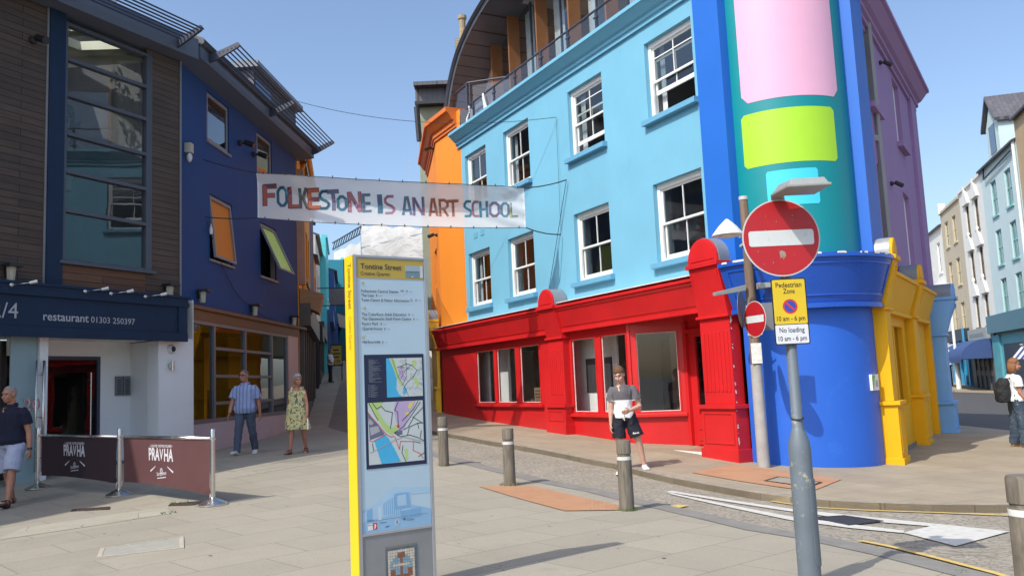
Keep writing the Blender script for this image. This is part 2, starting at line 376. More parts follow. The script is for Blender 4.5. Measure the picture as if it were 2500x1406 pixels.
# markings
def marks(name, polys, m, dz=.012, label=None):
    for k, q in enumerate(polys): drape(name, px2(q), dz, m, kind='structure')
marks('white_arrow_marking', [[(1625, 1201), (1640, 1199), (1929, 1243), (2293, 1281), (2293, 1288), (2100, 1272), (1925, 1249)],
 [(1625, 1201), (1929, 1262), (2100, 1284), (2210, 1297), (2205, 1303), (2080, 1291), (1929, 1271), (1640, 1208)],
 [(2293, 1281), (2465, 1299), (2333, 1335), (2205, 1302)]], WHITEP)
yl = px2([(1885, 1225), (1990, 1240), (2120, 1247), (2300, 1253), (2500, 1261)]); drape('yellow_line', ribbon(yl, .07), .013, YELLOWP)
yl = px2([(2100, 1322), (2180, 1338), (2300, 1368), (2440, 1405), (2500, 1425)]); drape('yellow_line', ribbon(yl, .07), .016, YELLOWP)
marks('yellow_patch', [[(1628, 1238), (1655, 1233), (1684, 1236), (1660, 1241)]], YELLOWP, .014)
marks('tactile_paving', [[(1690, 1168), (1795, 1147), (1880, 1158), (2056, 1186), (1985, 1216), (1920, 1208), (1800, 1189)]], TACT, .100)
marks('tactile_paving', [[(1170, 1190), (1303, 1189), (1515, 1237), (1518, 1248), (1379, 1250)]], TACT, .022)
IRON = brickmat('cast_iron', (.05, .045, .05), (.065, .06, .065), (.02, .02, .02), .06, .06, .012, rough=.6, bump=.8, off=0, var=.2)
RUST = brickmat('rusty_grate', (.13, .085, .06), (.15, .1, .07), (.03, .02, .015), .05, .035, .012, rough=.8, bump=.9, off=0, var=.2)
def cover(name, label, cat, q, dz, m, fr=None):
    P = [gp(a, b, dz) for a, b in q]; c = sum(P, Vector())/4
    r = empty(name, c, 0, label, cat)
    o = MB(); o.add([p-c+Vector((0, 0, .002)) for p in P]+[p-c-Vector((0, 0, .03)) for p in P], [(0, 1, 2, 3), (0, 4, 5, 1), (1, 5, 6, 2), (2, 6, 7, 3), (3, 7, 4, 0)])
    o.build('lid', m, r)
    e = MB()
    for i in range(4):
        a, b = P[i]-c, P[(i+1) % 4]-c; ia, ib = a*1.12, b*1.12
        ia.z = a.z; ib.z = b.z
        z = Vector((0, 0, .006)); e.add([a+z, b+z, ib+z, ia+z, a-z, b-z, ib-z, ia-z], [(0, 3, 2, 1), (0, 1, 5, 4), (2, 3, 7, 6)])
    e.build('frame', fr or m, r)
cover('manhole_cover', 'dark iron manhole cover between the white road lines', 'manhole cover', [(1990, 1263), (2062, 1259), (2148, 1271), (2072, 1280)], .014, IRON)
cover('manhole_cover', 'paving filled manhole cover in rusty frame at the orange tactile paving', 'manhole cover', [(1872, 1173), (1903, 1164), (2000, 1177), (1972, 1187)], .104, KERB, RUST)
cover('drain_grate', 'small rusty drain grate under the maroon barrier screen', 'drain grate', [(178, 1247), (182, 1243), (264, 1237), (262, 1243)], .016, RUST)
cover('drain_grate', 'small rusty drain grate beside the end barrier post base', 'drain grate', [(415, 1234), (420, 1229), (500, 1222), (470, 1232)], .016, RUST)
cover('inspection_cover', 'stone filled inspection cover set in pale mortar in the plaza', 'manhole cover', [(248, 1358), (256, 1338), (438, 1312), (438, 1337)], .016, mat('cover_stone', (.34, .325, .28), .85, .1, 6, .3, 80), mat('mortar_pale', (.44, .40, .32), .9, .15, 20, .4, 60))
# slot drain across the plaza in front of the couple
for dz_ in (0, .42):
    a, b = gp(560, 1152+dz_*40), gp(852, 1101+dz_*40)
    drape('drain_channel', ribbon([a.to_2d(), b.to_2d()], .12), .0155, mat('drain_channel', (.36, .33, .27), .85, .15, 8, .4, 40))
# pale band of newer slabs
drape('pale_slabs', px2([(0, 1315), (60, 1290), (260, 1260), (410, 1240), (415, 1256), (200, 1290), (0, 1320)]), .0155, brickmat('pale_slab', (.38, .355, .28), (.41, .385, .305), (.27, .25, .2), 1.2, .5, .007, rot=R_(-24), rough=.85, bump=.2, var=.1))
# litter, grass tufts at the bollard feet, chips of paint
def scraps(n, box, m, s, name, dz):
    for k in range(n):
        x = random.uniform(box[0], box[1]); y = random.uniform(box[2], box[3]); q = MB(); a = random.uniform(0, 6.28); r = random.uniform(.5, 1)*s
        pts = [(r*random.uniform(.5, 1)*math.cos(a+i*1.05), r*random.uniform(.5, 1)*math.sin(a+i*1.05), .002*(i % 2)) for i in range(6)]
        q.poly(pts); o = q.build(name, m, loc=(x, y, g(x, y)+dz)); tag(o, kind='stuff')
gum = MB()
for k in range(380):
    x, y = random.uniform(-8, 3.2), random.uniform(4.5, 15); e_ = [p for p in EDGE if abs(p.y-y) < 2]
    if e_ and x > min(p.x for p in e_)-.4: continue
    r = random.choice([.006, .008, .010, .014]); z = g(x, y)+.0165
    n0 = random.uniform(.6, 1.5)
    gum.poly([(x+r*n0*math.cos(i*.9), y+r*math.sin(i*.9), z) for i in range(7)], random.choice([0, 0, 1]))
tag(gum.build('litter', [mat('gum_dark', (.09, .085, .08), .8), mat('gum_pale', (.5, .48, .44), .8)]), kind='stuff')
# ================================================================ facade helpers (local: x along, y into building, z up)
def facade(mb, x0, x1, z0, z1, holes=(), y=0., rev=.12, m=None, mr=None, thick=None):
    xs = sorted({x0, x1, *[h[0] for h in holes], *[h[1] for h in holes]}); zs = sorted({z0, z1, *[h[2] for h in holes], *[h[3] for h in holes]})
    xs = [x for x in xs if x0 <= x <= x1]; zs = [z for z in zs if z0 <= z <= z1]
    for i in range(len(xs)-1):
        for j in range(len(zs)-1):
            cx, cz = (xs[i]+xs[i+1])/2, (zs[j]+zs[j+1])/2
            if any(h[0] < cx < h[1] and h[2] < cz < h[3] for h in holes): continue
            mb.add([(xs[i], y, zs[j]), (xs[i+1], y, zs[j]), (xs[i+1], y, zs[j+1]), (xs[i], y, zs[j+1])], [(0, 1, 2, 3)], m)
    for h in holes:
        a, b, c, d = h[:4]; r = h[4] if len(h) > 4 else rev
        mb.add([(a, y, c), (b, y, c), (b, y, d), (a, y, d), (a, y+r, c), (b, y+r, c), (b, y+r, d), (a, y+r, d)], [(0, 4, 7, 3), (1, 2, 6, 5), (3, 7, 6, 2), (0, 1, 5, 4)], mr if mr is not None else m)
    return mb
def shell(root, x0, x1, z0, z1, depth, m, y=.02, floors=(), skip_right=False):
    """side walls, back, roof and floors so that the building is a solid volume"""
    b = MB(); t = .06
    b.box(x0, x0+t, y, depth, z0, z1); b.box(x1-t, x1, y, depth, z0, z1); b.box(x0+t, x1-t, depth-t, depth, z0, z1); b.box(x0+t, x1-t, y, depth-t, z1-.1, z1-.003)
    for f in floors: b.box(x0+t, x1-t, y+.12, depth-t, f-.1, f)
    return b.build('shell', m, root)
def frame(mb, x0, x1, z0, z1, y0, y1, w, m=None, wb=None, wt=None):
    wb = w if wb is None else wb; wt = w if wt is None else wt
    mb.box(x0, x0+w, y0, y1, z0, z1, m); mb.box(x1-w, x1, y0, y1, z0, z1, m)
    mb.box(x0+w, x1-w, y0, y1, z0, z0+wb, m); mb.box(x0+w, x1-w, y0, y1, z1-wt, z1, m)
WHITE = mat('white_gloss', (.80, .80, .78), .35, .03, 8)
DARKIN = mat('room_dark', (.10, .10, .105), .9, .2, 1)
GLASS = glass('window_glass'); GLASSD = glass('dark_glass', (.30, .34, .36), 1.2); GLASSC = glass('clear_glass', (.94, .96, .96), .7)
LEAD = mat('lead_grey', (.19, .215, .25), .45, .12, 4, .1, 20)
ALU = mat('grey_aluminium', (.20, .205, .215), .45, .06, 5, metal=.3)
STEEL = mat('stainless', (.62, .61, .59), .24, .06, 10, metal=1)
DKSTEEL = mat('dark_steel', (.045, .055, .085), .45, .15, 6)
BLACK = mat('black_plastic', (.018, .018, .022), .45, .15, 6)
def sash_window(root, x0, x1, z0, z1, raised=0., bars=False, sillm=None, y=.10, wm=WHITE, gm=None, label=None):
    """vertical sliding window: box frame with two sashes; raised = share by which the lower sash is pushed up"""
    gm = gm or GLASS
    f = MB(); frame(f, x0, x1, z0, z1, y, y+.14, .06, wb=.05, wt=.11); f.box(x0+.06, x0+.085, y+.005, y+.05, z0+.05, z1-.11); f.box(x1-.085, x1-.06, y+.005, y+.05, z0+.05, z1-.11)
    w = f.build('window', wm, root, bevel=.004)
    if label: w['label'] = label
    a, b, c, d = x0+.085, x1-.085, z0+.05, z1-.11; mid = (c+d)/2; xm = (a+b)/2
    s = MB(); frame(s, a, b, mid-.02, d, y+.04, y+.075, .045, wb=.045); s.box(xm-.011, xm+.011, y+.045, y+.07, mid+.02, d-.045)
    if bars: s.box(a+.045, xm-.011, y+.045, y+.07, (mid+d)/2+.12, (mid+d)/2+.142); s.box(xm+.011, b-.045, y+.045, y+.07, (mid+d)/2+.12, (mid+d)/2+.142)
    s.build('upper_sash', wm, w)
    up = (d-c)/2*raised
    s = MB(); frame(s, a, b, c+up, mid+.025+up, y+.085, y+.12, .045, wb=.085); s.box(xm-.011, xm+.011, y+.09, y+.115, c+up+.085, mid-.02+up)
    s.build('lower_sash', wm, w)
    p = MB(); p.poly([(a+.04, y+.058, mid), (b-.04, y+.058, mid), (b-.04, y+.058, d-.04), (a+.04, y+.058, d-.04)]); p.build('pane', gm, w)
    p = MB(); p.poly([(a+.04, y+.103, c+up+.08), (b-.04, y+.103, c+up+.08), (b-.04, y+.103, mid+up), (a+.04, y+.103, mid+up)]); p.build('pane', gm, w)
    if sillm:
        k = MB(); k.prism([(.10, z0-.002), (-.13, z0-.03), (-.13, z0-.14), (.10, z0-.14)], x0-.09, x1+.09); k.build('sill', sillm, w, bevel=.006)
    return w
def cornice(root, x0, x1, prof, m, name='cornice', cap0=0, cap1=0):
    c = MB(); c.prism(prof, x0, x1); return c.build(name, m, root)
def camera_light(P, aim, kind, label, m=None, s=1):
    """small wall floodlight / camera on a bracket"""
    r = empty(kind, P, 0, label, 'camera' if 'camera' in kind else 'floodlight'); a = Vector(aim).normalized()
    b = MB(); b.ball((0, 0, 0), (.05*s, .05*s, .05*s), 10, 6); b.tube([(0, 0, 0), a*.12*s], .018*s, 6); b.build('bracket', m or BLACK, r)
    h = MB(); e = a*.12*s; dn = Vector((a.x, a.y, -.45)).normalized(); h.tube([e-dn*.04*s, e+dn*.14*s], [.045*s, .05*s], 10); h.build('head', m or BLACK, r, smooth=False)
    return r
# ================================================================ sky-blue house with the red shop
L = Wall((-2.4022, 27.2), d=(.46516, -.88523))
SKYB = mat('sky_blue_render', (.165, .435, .60), .7, .05, .8, .3, 55, streak=.10, dirt=(.15, .40, .56), dirt_amt=.5, dscale=.9)
SKYB2 = mat('sky_blue_sill', (.13, .36, .54), .6, .05, 3, .1, 60)
RED = mat('red_gloss', (.56, .017, .02), .36, .10, 1.2, .12, 30, spec=.4, streak=.12, dirt=(.50, .03, .03), dirt_amt=.5, dscale=1.4)
PALEW = mat('sealant_white', (.75, .74, .70), .8, .15, 20)
house = L.root('sky_blue_house', 'sky blue rendered house with white sash windows above the red shopfront', 'house')
WX = [(2.46, 3.9), (5.03, 6.48), (8.47, 9.95), (11.57, 13.07)]
holes = [(a, b, 6.8, 8.42, .13) for a, b in WX]+[(a, b, 3.82, 5.42, .13) for a, b in WX]
m_ = MB(); facade(m_, 2.2, 13.93, 3.2, 8.95, holes); m_.box(2.2, 13.93, .03, .3, 8.9, 9.02); m_.build('wall', SKYB, house)
# rooms behind the windows
rm = MB()
for z in (3.45, 6.2, 8.9): rm.box(2.2, 13.9, .32, 4, z-.12, z)
rm.box(2.2, 13.9, 4, 4.1, 3.3, 8.9)
for x in (4.4, 7.5, 10.8): rm.box(x, x+.1, .32, 4, 3.4, 8.8)
for a, b in WX:
    pass
for h in holes:   # timber linings closing the wall thickness round each opening
    a, b, c, d = h[:4]; rm.box(a-.12, a, .24, .45, c, d); rm.box(b, b+.12, .24, .45, c, d); rm.box(a-.12, b+.12, .24, .45, c-.1, c); rm.box(a-.12, b+.12, .24, .45, d, d+.1)
rm.build('rooms', mat('room_grey', (.30, .30, .31), .9, .1, 1), house)
CURT = mat('net_curtain', (.62, .63, .66), .9, .12, 9)
for i, (a, b) in enumerate(WX):
    sash_window(house, a+.0, b, 6.8, 8.42, raised=(0, 0, .32, .62)[i], bars=i >= 2, sillm=SKYB2)
    sash_window(house, a+.0, b, 3.82, 5.42, raised=0, sillm=SKYB2)
cu = MB()
for (a, b, z0, z1) in ((11.7, 11.85, 6.85, 8.35), (8.6, 8.8, 6.85, 8.3), (9.55, 9.82, 4.2, 5.4), (5.15, 5.3, 6.85, 8.3), (6.2, 6.38, 3.9, 5.4), (2.6, 2.75, 3.9, 5.4)):
    n = 6
    cu = MB()
    cu.add([(a+(b-a)*k/n, .3+.03*(k % 2), z) for z in (z0, z1) for k in range(n+1)], [(k, k+1, n+2+k, n+1+k) for k in range(n)]); cu.build('curtain', CURT, house, bevel=-1)
pass
NAVY = mat('navy_cornice_top', (.165, .435, .60), .6, .05, 3)
prof = [(.0, 8.78), (-.06, 8.78), (-.06, 8.86), (-.10, 8.88), (-.10, 8.95), (-.16, 8.98), (-.30, 9.12), (-.34, 9.14), (-.34, 9.22), (.02, 9.22)]
cornice(house, 2.02, 13.95, prof, SKYB)
b = MB(); b.box(2.2, 13.9, .02, .3, 9.03, 9.16); b.build('parapet', SKYB2, house)
b = MB(); b.prism([(.05, .32), (13.6, .32), (13.3, 1.4), (8.5, 6.2), (8.5, 8), (.05, 8)], 9.02, 9.1, 'z'); b.build('roof_deck', mat('roof_deck', (.25, .25, .26), .8), house)
b = MB(); b.box(.05, .15, .3, 8, -.4, 9); b.box(.15, 8.5, 7.9, 8, -.4, 9); b.build('shell', mat('hidden_brick', (.3, .2, .15), .9), house)
# air bricks
for a in (2.9, 3.36):
    v = MB(); v.box(a, a+.24, -.012, .004, 5.82, 5.98)
    v.build('air_brick', brickmat('airbrick', (.03, .06, .09), (.05, .09, .12), (.15, .42, .58), .04, .035, .014, plane=(0, 2), off=0, bump=.2), house)
# ---- red shopfront
def slope(mb, x0, x1, yb, yt, z0, z1, y1=0.0, m=None):
    mb.prism([(y1, z0), (yb, z0), (yt, z1), (y1, z1)], x0, x1, m=m)
shop = MB()
WZ0, WZ1 = .98, 2.5
lefth = [(2.75, 3.95, WZ0, WZ1, .09), (4.07, 5.25, WZ0, WZ1, .09), (5.44, 6.55, WZ0, WZ1, .09)]
righth = [(7.95+.12, 9.15, .76, WZ1, .09), (9.32, 10.35, .76, WZ1, .09)]
facade(shop, .16, 7.3, -.3, 2.75, lefth, y=-.02); facade(shop, 7.95, 10.42, -.3, 2.75, righth, y=-.02)
SPA = math.atan2(.84, .85)                     # splayed window beside the recessed door
def splay(v): c, s_ = math.cos(SPA), math.sin(SPA); return Vector((10.42+v.x*c-v.y*s_, -.02+v.x*s_+v.y*c, v.z))
q_ = MB(); facade(q_, 0, 1.19, -.3, 2.75, [(.13, 1.04, .77, 2.48, .07)], y=0); q_.map(splay); shop.add(q_.v, q_.f)
fs = shop.build('shopfront', RED, house)
for grp in (lefth, righth):
    for h in grp:
        f = MB(); frame(f, h[0], h[1], h[2], h[3], -.035, .05, .035); w_ = f.build('shop_window', RED, house, bevel=.003)
        f = MB(); frame(f, h[0]+.035, h[1]-.035, h[2]+.035, h[3]-.035, .01, .03, .012); f.build('bead', PALEW, w_)
        p = MB(); p.poly([(h[0]+.04, .02, h[2]+.04), (h[1]-.04, .02, h[2]+.04), (h[1]-.04, .02, h[3]-.04), (h[0]+.04, .02, h[3]-.04)]); p.build('pane', GLASSC, w_)
f = MB(); frame(f, .13, 1.04, .77, 2.48, -.015, .05, .035); f.box(-.03, .03, -.03, .04, -.2, 2.7); f.map(splay); w_ = f.build('shop_window', RED, house, bevel=.003)
f = MB(); frame(f, .165, 1.005, .805, 2.445, .01, .03, .012); f.map(splay); f.build('bead', PALEW, w_)
p = MB(); p.poly([(.165, .02, .805), (1.005, .02, .805), (1.005, .02, 2.445), (.165, .02, 2.445)]); p.map(splay); p.build('pane', GLASSC, w_)
s = MB(); s.prism([(-.01, .775), (-.10, .76), (-.10, .69), (-.01, .68)], .02, 1.15); s.map(splay)
s.prism([(-.03, .98), (-.12, .965), (-.12, .90), (-.03, .88)], 2.62, 6.68); s.prism([(-.03, .76), (-.12, .745), (-.12, .68), (-.03, .66)], 7.96, 10.42)
s.build('sill', RED, house, bevel=.006)
fa = MB()
for a, b in ((.16, 7.3), (7.9, 12.98)):
    slope(fa, a, b, -.16, -.32, 2.74, 3.24, -.02); fa.box(a-.02, b, -.36, -.0, 3.24, 3.3); slope(fa, a-.01, b, -.2, -.2, 2.66, 2.74, 0); fa.prism([(-.02, 3.3), (-.33, 3.3), (-.0, 3.36)], a, b)
    slope(fa, a, b, -.31, -.345, 3.17, 3.22, -.1); slope(fa, a, b, -.185, -.20, 2.79, 2.82, -.1)
fa.build('fascia', RED, house, bevel=.004)
b = MB(); b.box(.16, 7.1, -.34, 0, 3.355, 3.37); b.box(8.0, 12.98, -.34, 0, 3.355, 3.37); b.build('flashing', PALEW, house)
b = MB(); b.box(.16, 12.98, -.02, .85, 2.76, 2.82); b.build('soffit', RED, house)
def console_pilaster(root, x0, x1, z0, zneck, zcap, m, yo=-.2, lead=LEAD, name='pilaster', depth=.0, flutes=True, ytop=-.42, zbase=.95, side=0):
    """shopfront pilaster: plinth, fluted shaft, sloping console and a round-topped lead-covered cap"""
    p = MB(); w = x1-x0
    p.box(x0, x1, yo-.06, depth, z0-.3, zbase-.05); p.box(x0-.03, x1+.03, yo-.09, depth, z0-.3, z0+.2); p.box(x0-.05, x1+.05, yo-.11, depth, zbase-.05, zbase+.02)
    frame(p, x0+.06, x1-.06, z0+.28, zbase-.12, yo-.075, yo-.055, .025)
    p.box(x0+.06, x1-.06, yo, depth, zbase+.02, zneck)
    if flutes:
        n = 7; q = (w-.24)/(2*n-1)
        for k in range(n): p.box(x0+.12+2*k*q, x0+.12+(2*k+1)*q, yo-.016, yo+.002, zbase+.25, zneck-.25)
    p.box(x0+.02, x1-.02, yo-.06, depth, zneck, zneck+.05)
    slope(p, x0+.06, x1-.06, yo-.02, ytop, zneck+.05, zcap-.28, depth); 
    for a, b in ((x0+.10, x0+.125), (x1-.125, x1-.10)): p.hexa([(a, yo-.035, zneck+.15), (b, yo-.035, zneck+.15), (b, yo+.05, zneck+.15), (a, yo+.05, zneck+.15), (a, ytop-.01, zcap-.36), (b, ytop-.01, zcap-.36), (b, ytop+.1, zcap-.36), (a, ytop+.1, zcap-.36)])
    p.box(x0+.03, x1-.03, ytop-.05, depth, zcap-.28, zcap-.2)
    o = p.build(name, m, root, bevel=.006)
    c = MB(); r = w/2-.06; cx = (x0+x1)/2; n = 14; h0 = zcap-.2; sp = max(.05, zcap+.12-h0-r)
    arc = [(cx-r, h0), (cx+r, h0)]+[(cx+r*math.cos(math.pi*k/n), h0+sp+r*math.sin(math.pi*k/n)) for k in range(n+1)]
    c.prism(arc, ytop, ytop+.05, 'y'); c.prism([(cx+(x_-cx)*.8, h0+.04+(z_-h0)*.86) for x_, z_ in arc], ytop-.012, ytop, 'y'); c.build('cap_face', m, o, bevel=.004)
    c = MB(); arc2 = [(cx+(x_-cx)*1.05, h0+(z_-h0)*1.03) for x_, z_ in arc]; c.prism(arc2, ytop+.05, depth-.02, 'y'); c.build('lead_cap', lead, o, smooth=True, auto=40)
    return o
console_pilaster(house, 7.22, 8.06, .30, 2.52, 3.52, RED)
console_pilaster(house, 12.95, 13.86, .0, 2.52, 3.72, RED, yo=-.24)
# recessed door with brick step
d = MB(); facade(d, 11.25, 12.96, -.3, 2.75, [(11.56, 12.25, .72, 2.3, .05)], y=.82); d.box(11.27, 11.36, .74, .82, -.2, 2.6); d.box(12.45, 12.55, .74, .82, -.2, 2.6); d.box(11.36, 12.45, .75, .82, 2.38, 2.46); d.box(11.5, 12.3, .79, .822, .12, .62); d.box(11.58, 12.22, .77, .822, .2, .38); d.box(11.58, 12.22, .77, .822, .42, .56); d.box(12.93, 12.97, -.02, .82, -.2, 2.7)
dd = d.build('door', RED, house, bevel=.004)
p = MB(); p.poly([(11.56, .86, .72), (12.25, .86, .72), (12.25, .86, 2.3), (11.56, .86, 2.3)]); p.build('pane', GLASSD, dd)
p = MB(); p.ball((12.36, .77, .95), .03, 8, 6); p.build('knob', STEEL, dd)
st = MB(); zz = g(*L.P(12.9, 0, .2).to_2d())+.105; st.prism([(10.42, -.06), (12.94, -.06), (12.94, .82), (11.27, .82)], zz-.2, zz+.035, 'z'); st.build('doorstep', brickmat('step_tiles', (.36, .17, .12), (.42, .2, .14), (.25, .15, .11), .22, .07, .008, bump=.3), house)
st = MB(); st.box(10.42, 12.95, -.11, -.06, zz-.2, zz+.045); st.build('threshold', PALEW, house)
# shop interior
it = MB(); it.box(.2, 12.1, 4.5, 4.6, -.3, 2.75); it.box(.2, .3, .1, 4.5, -.3, 2.75); it.box(.3, 10.35, .1, 4.5, 2.62, 2.72); it.box(10.35, 12.9, .9, 4.5, 2.62, 2.72); it.box(6.7, 7.1, .1, 4.5, -.3, 2.75, 0)
it.build('shop_walls', mat('shop_white', (.74, .75, .73), .9, .05, 2), house)
it = MB(); it.box(.3, 10.35, .1, 4.5, -.2, .32); it.box(10.35, 12.9, .9, 4.5, -.2, .2); it.box(3.3, 3.9, 1.2, 1.35, .32, 2.4); it.box(5.0, 6.9, 1.6, 1.8, .32, 2.6); it.box(10.0, 10.6, 1.4, 4.4, .32, 2.7); it.build('shop_floor', mat('shop_floor', (.16, .12, .1), .7, .2, 3), house)
it = MB(); it.box(7.12, 9.2, .5, .55, .3, 2.6, 0); it.box(7.9, 9.0, .48, .5, 1.22, 2.02, 1); it.box(1.9, 2.5, .5, .55, .3, 2.6, 0); it.box(3.25, 3.8, .5, .55, .3, 2.6, 0); it.box(9.2, 10.4, 2.4, 2.5, .3, 1.6, 0); it.box(8.6, 9.0, 2.2, 2.25, .32, 2.4, 1)
it.build('display_panel', [mat('panel_pale', (.78, .80, .78), .8), mat('panel_dark', (.05, .05, .058), .7)], house)
n_ = MB(); n_.box(6.05, 6.5, .05, .055, 1.02, 1.38); n_.build('notice_board', woodmat('notice_wood', (.25, .18, .1), (.35, .26, .16), board=.09), house)
tx = MB()
for k in range(4): tx.box(6.09, 6.45-.03*(k % 2), .046, .049, 1.29-k*.085, 1.315-k*.085)
tx.build('notice_writing', BLACK, house)

# ---- penthouse set back on the roof
ZN = mat('zinc_boards', (.13, .14, .16), .4, .15, 3, metal=.4)
SOFF = brickmat('soffit_boards', (.115, .12, .14), (.135, .14, .165), (.03, .03, .035), 30, .24, .012, plane=(1, 2), rough=.35, bump=.4, var=.1)
BRONZE = mat('bronze_fin', (.27, .115, .045), .4, .1, 4, metal=.2)
PGREY = mat('penthouse_grey', (.40, .40, .43), .7, .05, 2)
curve = [(.25, 9.9), (.45, 10.6), (.85, 11.35), (1.35, 11.95), (2.0, 12.4), (2.8, 12.75), (3.9, 13.05), (5.4, 13.3), (8, 13.5), (14, 13.6)]
def cat_(pts, n=5):
    out = []
    for i in range(len(pts)-1):
        p0, p1, p2, p3 = [Vector(pts[max(0, min(len(pts)-1, k))]) for k in (i-1, i, i+1, i+2)]
        for q in range(n):
            t = q/n; out.append(.5*((2*p1)+(p2-p0)*t+(2*p0-5*p1+4*p2-p3)*t*t+(3*p1-p0-3*p2+p3)*t**3))
    out.append(Vector(pts[-1])); return out
cv = cat_(curve)
rf = MB(); k = len(cv); y0, y1 = .35, 6.5
outer = [(c.x, y, c.y) for y in (y0, y1) for c in cv]
nrm = []
for i in range(k):
    t = (cv[min(k-1, i+1)]-cv[max(0, i-1)]).normalized(); nrm.append(Vector((t.y, -t.x)))
inner = [(c.x+q.x*.16, y, c.y+q.y*.16) for y in (y0, y1) for c, q in zip(cv, nrm)]
rf.add(outer, [(i, i+1, k+i+1, k+i) for i in range(k-1)], 0); rf.add(inner, [(i, i+1, k+i+1, k+i) for i in range(k-1)], 1)
rf.add([outer[i] for i in range(k)]+[inner[i] for i in range(k)], [(i, i+1, k+i+1, k+i) for i in range(k-1)], 0)
rfo = rf.build('penthouse_roof', [ZN, SOFF], house)
edge = MB(); edge.tube([(c.x-q.x*.02, y0-.03, c.y-q.y*.02) for c, q in zip(cv, nrm)], [(.09, .03)]*k, 4, up=(0, 1, 0)); edge.build('roof_edge', mat('roof_edge_blue', (.10, .15, .22), .4, .1, 4, metal=.3), house)
pw = MB(); pw.poly([(2.05, 1.55, 9.0)]+[(c.x+q.x*.16, 1.55, c.y+q.y*.16) for c, q in zip(cv, nrm) if .6 < c.x+q.x*.16 < 2.1][::1]+[(2.05, 1.55, 12.35)]); pw.poly([(.5, 1.55, 9.0), (2.06, 1.55, 9.0), (2.06, 1.55, 12.2), (1.2, 1.55, 11.3), (.75, 1.55, 10.6), (.55, 1.55, 10.0)])
pw.build('penthouse_wall', PGREY, house)
b = MB(); b.box(2.05, 11, 3.8, 3.9, 9.0, 13.4); b.box(2.05, 11.5, 1.4, 3.8, 12.9, 13.0); b.build('penthouse_room', mat('penthouse_room', (.5, .49, .44), .9), house)
for x in (2.08, 3.28, 5.0, 6.75, 8.5, 10.2, 11.9):
    f = MB(); f.box(x, x+.07, 1.22, 1.6, 9.0, 13.3); f.build('fin', BRONZE, house)
p = MB(); p.poly([(2.05, 1.6, 9.0), (13.8, 1.6, 9.0), (13.8, 1.6, 13.0), (2.05, 1.6, 13.0)]); p.build('glazing', GLASS, house)
f = MB()
for x in (2.75, 4.1, 4.6, 5.8, 6.3, 7.6, 9.3): f.box(x, x+.05, 1.56, 1.62, 9.0, 13.0)
f.build('glazing_bars', DKSTEEL, house)
cu = MB()
for (a, b) in ((3.5, 3.95), (5.2, 5.7), (7.0, 7.4), (8.8, 9.1)):
    cu = MB(); cu.add([(a+(b-a)*k/7, 1.75+.05*(k % 2), z) for z in (9., 12.9) for k in range(8)], [(k, k+1, 9+k, 8+k) for k in range(7)]); cu.build('curtain', CURT, house, bevel=-1)
# balcony balustrade
BG = glass('balustrade_glass', (.80, .86, .87), .8)
rails = empty('balustrade', (0, 0, 0)); rails.parent = house
xs_ = [2.95, 4.35, 5.65, 7.1, 8.45, 9.7, 10.95, 12.2, 13.4]
pt = MB()
for x in xs_: pt.box(x-.025, x-.005, .1, .15, 9.16, 9.98); pt.box(x+.015, x+.035, .1, .15, 9.16, 9.98); pt.box(x-.08, x+.09, .09, .13, 9.42, 9.46); pt.box(x-.08, x+.09, .09, .13, 9.8, 9.84)
pt.tube([(2.6, .125, 10.0), (13.6, .125, 10.0)], .028, 8); pt.tube([(2.62, .125, 10.0), (2.62, .125, 9.16)], .022, 8)
pt.build('rail', DKSTEEL, rails)
for a, b in zip(xs_[:-1], xs_[1:]):
    p = MB(); p.poly([(a+.06, .12, 9.24), (b-.05, .12, 9.24), (b-.05, .12, 9.94), (a+.06, .12, 9.94)]); p.build('glass_panel', BG, rails)
er = empty('balustrade', (0, 0, 0)); er.parent = house
pt = MB(); pt.tube([(.35, .45, 10.95), (1.9, .45, 11.0), (3.1, 1.5, 10.95)], .03, 8)
for q in ((.4, .45), (1.82, .45), (1.95, .5), (3.05, 1.45)): pt.tube([(q[0], q[1], 9.9), (q[0], q[1], 10.97)], .028, 8)
pt.tube([(.4, .45, 10.0), (1.82, .45, 10.0)], .022, 8); pt.build('rail', DKSTEEL, er)
p = MB(); p.poly([(.5, .45, 10.08), (1.75, .45, 10.08), (1.75, .45, 10.9), (.5, .45, 10.9)]); p.build('glass_panel', BG, er)
p = MB(); p.poly([(2.02, .56, 10.05), (2.98, 1.4, 10.05), (2.98, 1.4, 10.88), (2.02, .56, 10.88)]); p.build('glass_panel', BG, er)
b = MB(); b.box(2.2, 3.2, .3, .42, 9.16, 9.98); b.poly([(2.2, .02, 9.22), (2.2, 4, 9.22), (2.2, 4, 10.0), (2.2, .02, 10.0)]); b.build('grey_upstand', mat('grey_upstand', (.22, .225, .25), .6, .06, 3), house)
# white cloth tied round the end rail
rg = MB()
for k in range(9): 
    a = k*.7; rg.tube([(2.62+.05*math.cos(a), .1+.05*math.sin(a), 9.95-.07*k), (2.64+.06*math.cos(a+.5), .08+.05*math.sin(a+.6), 9.88-.07*k)], [.03, .025], 6)
for k in range(6): rg.tube([(3.75+.05*k, .07, 9.98-.1*k), (3.78+.03*k, .06, 9.9-.13*k), (3.74+.02*k, .07, 9.75-.12*k)], [.03, .04, .02], 6)
o = rg.build('tied_cloth', mat('cloth_white', (.7, .7, .7), .9, .1, 20)); o.location = (L.O.x, L.O.y, 0); o.rotation_euler = (0, 0, L.ang); tag(o, 'white cloth strips knotted to the end of the balcony rail', 'cloth')

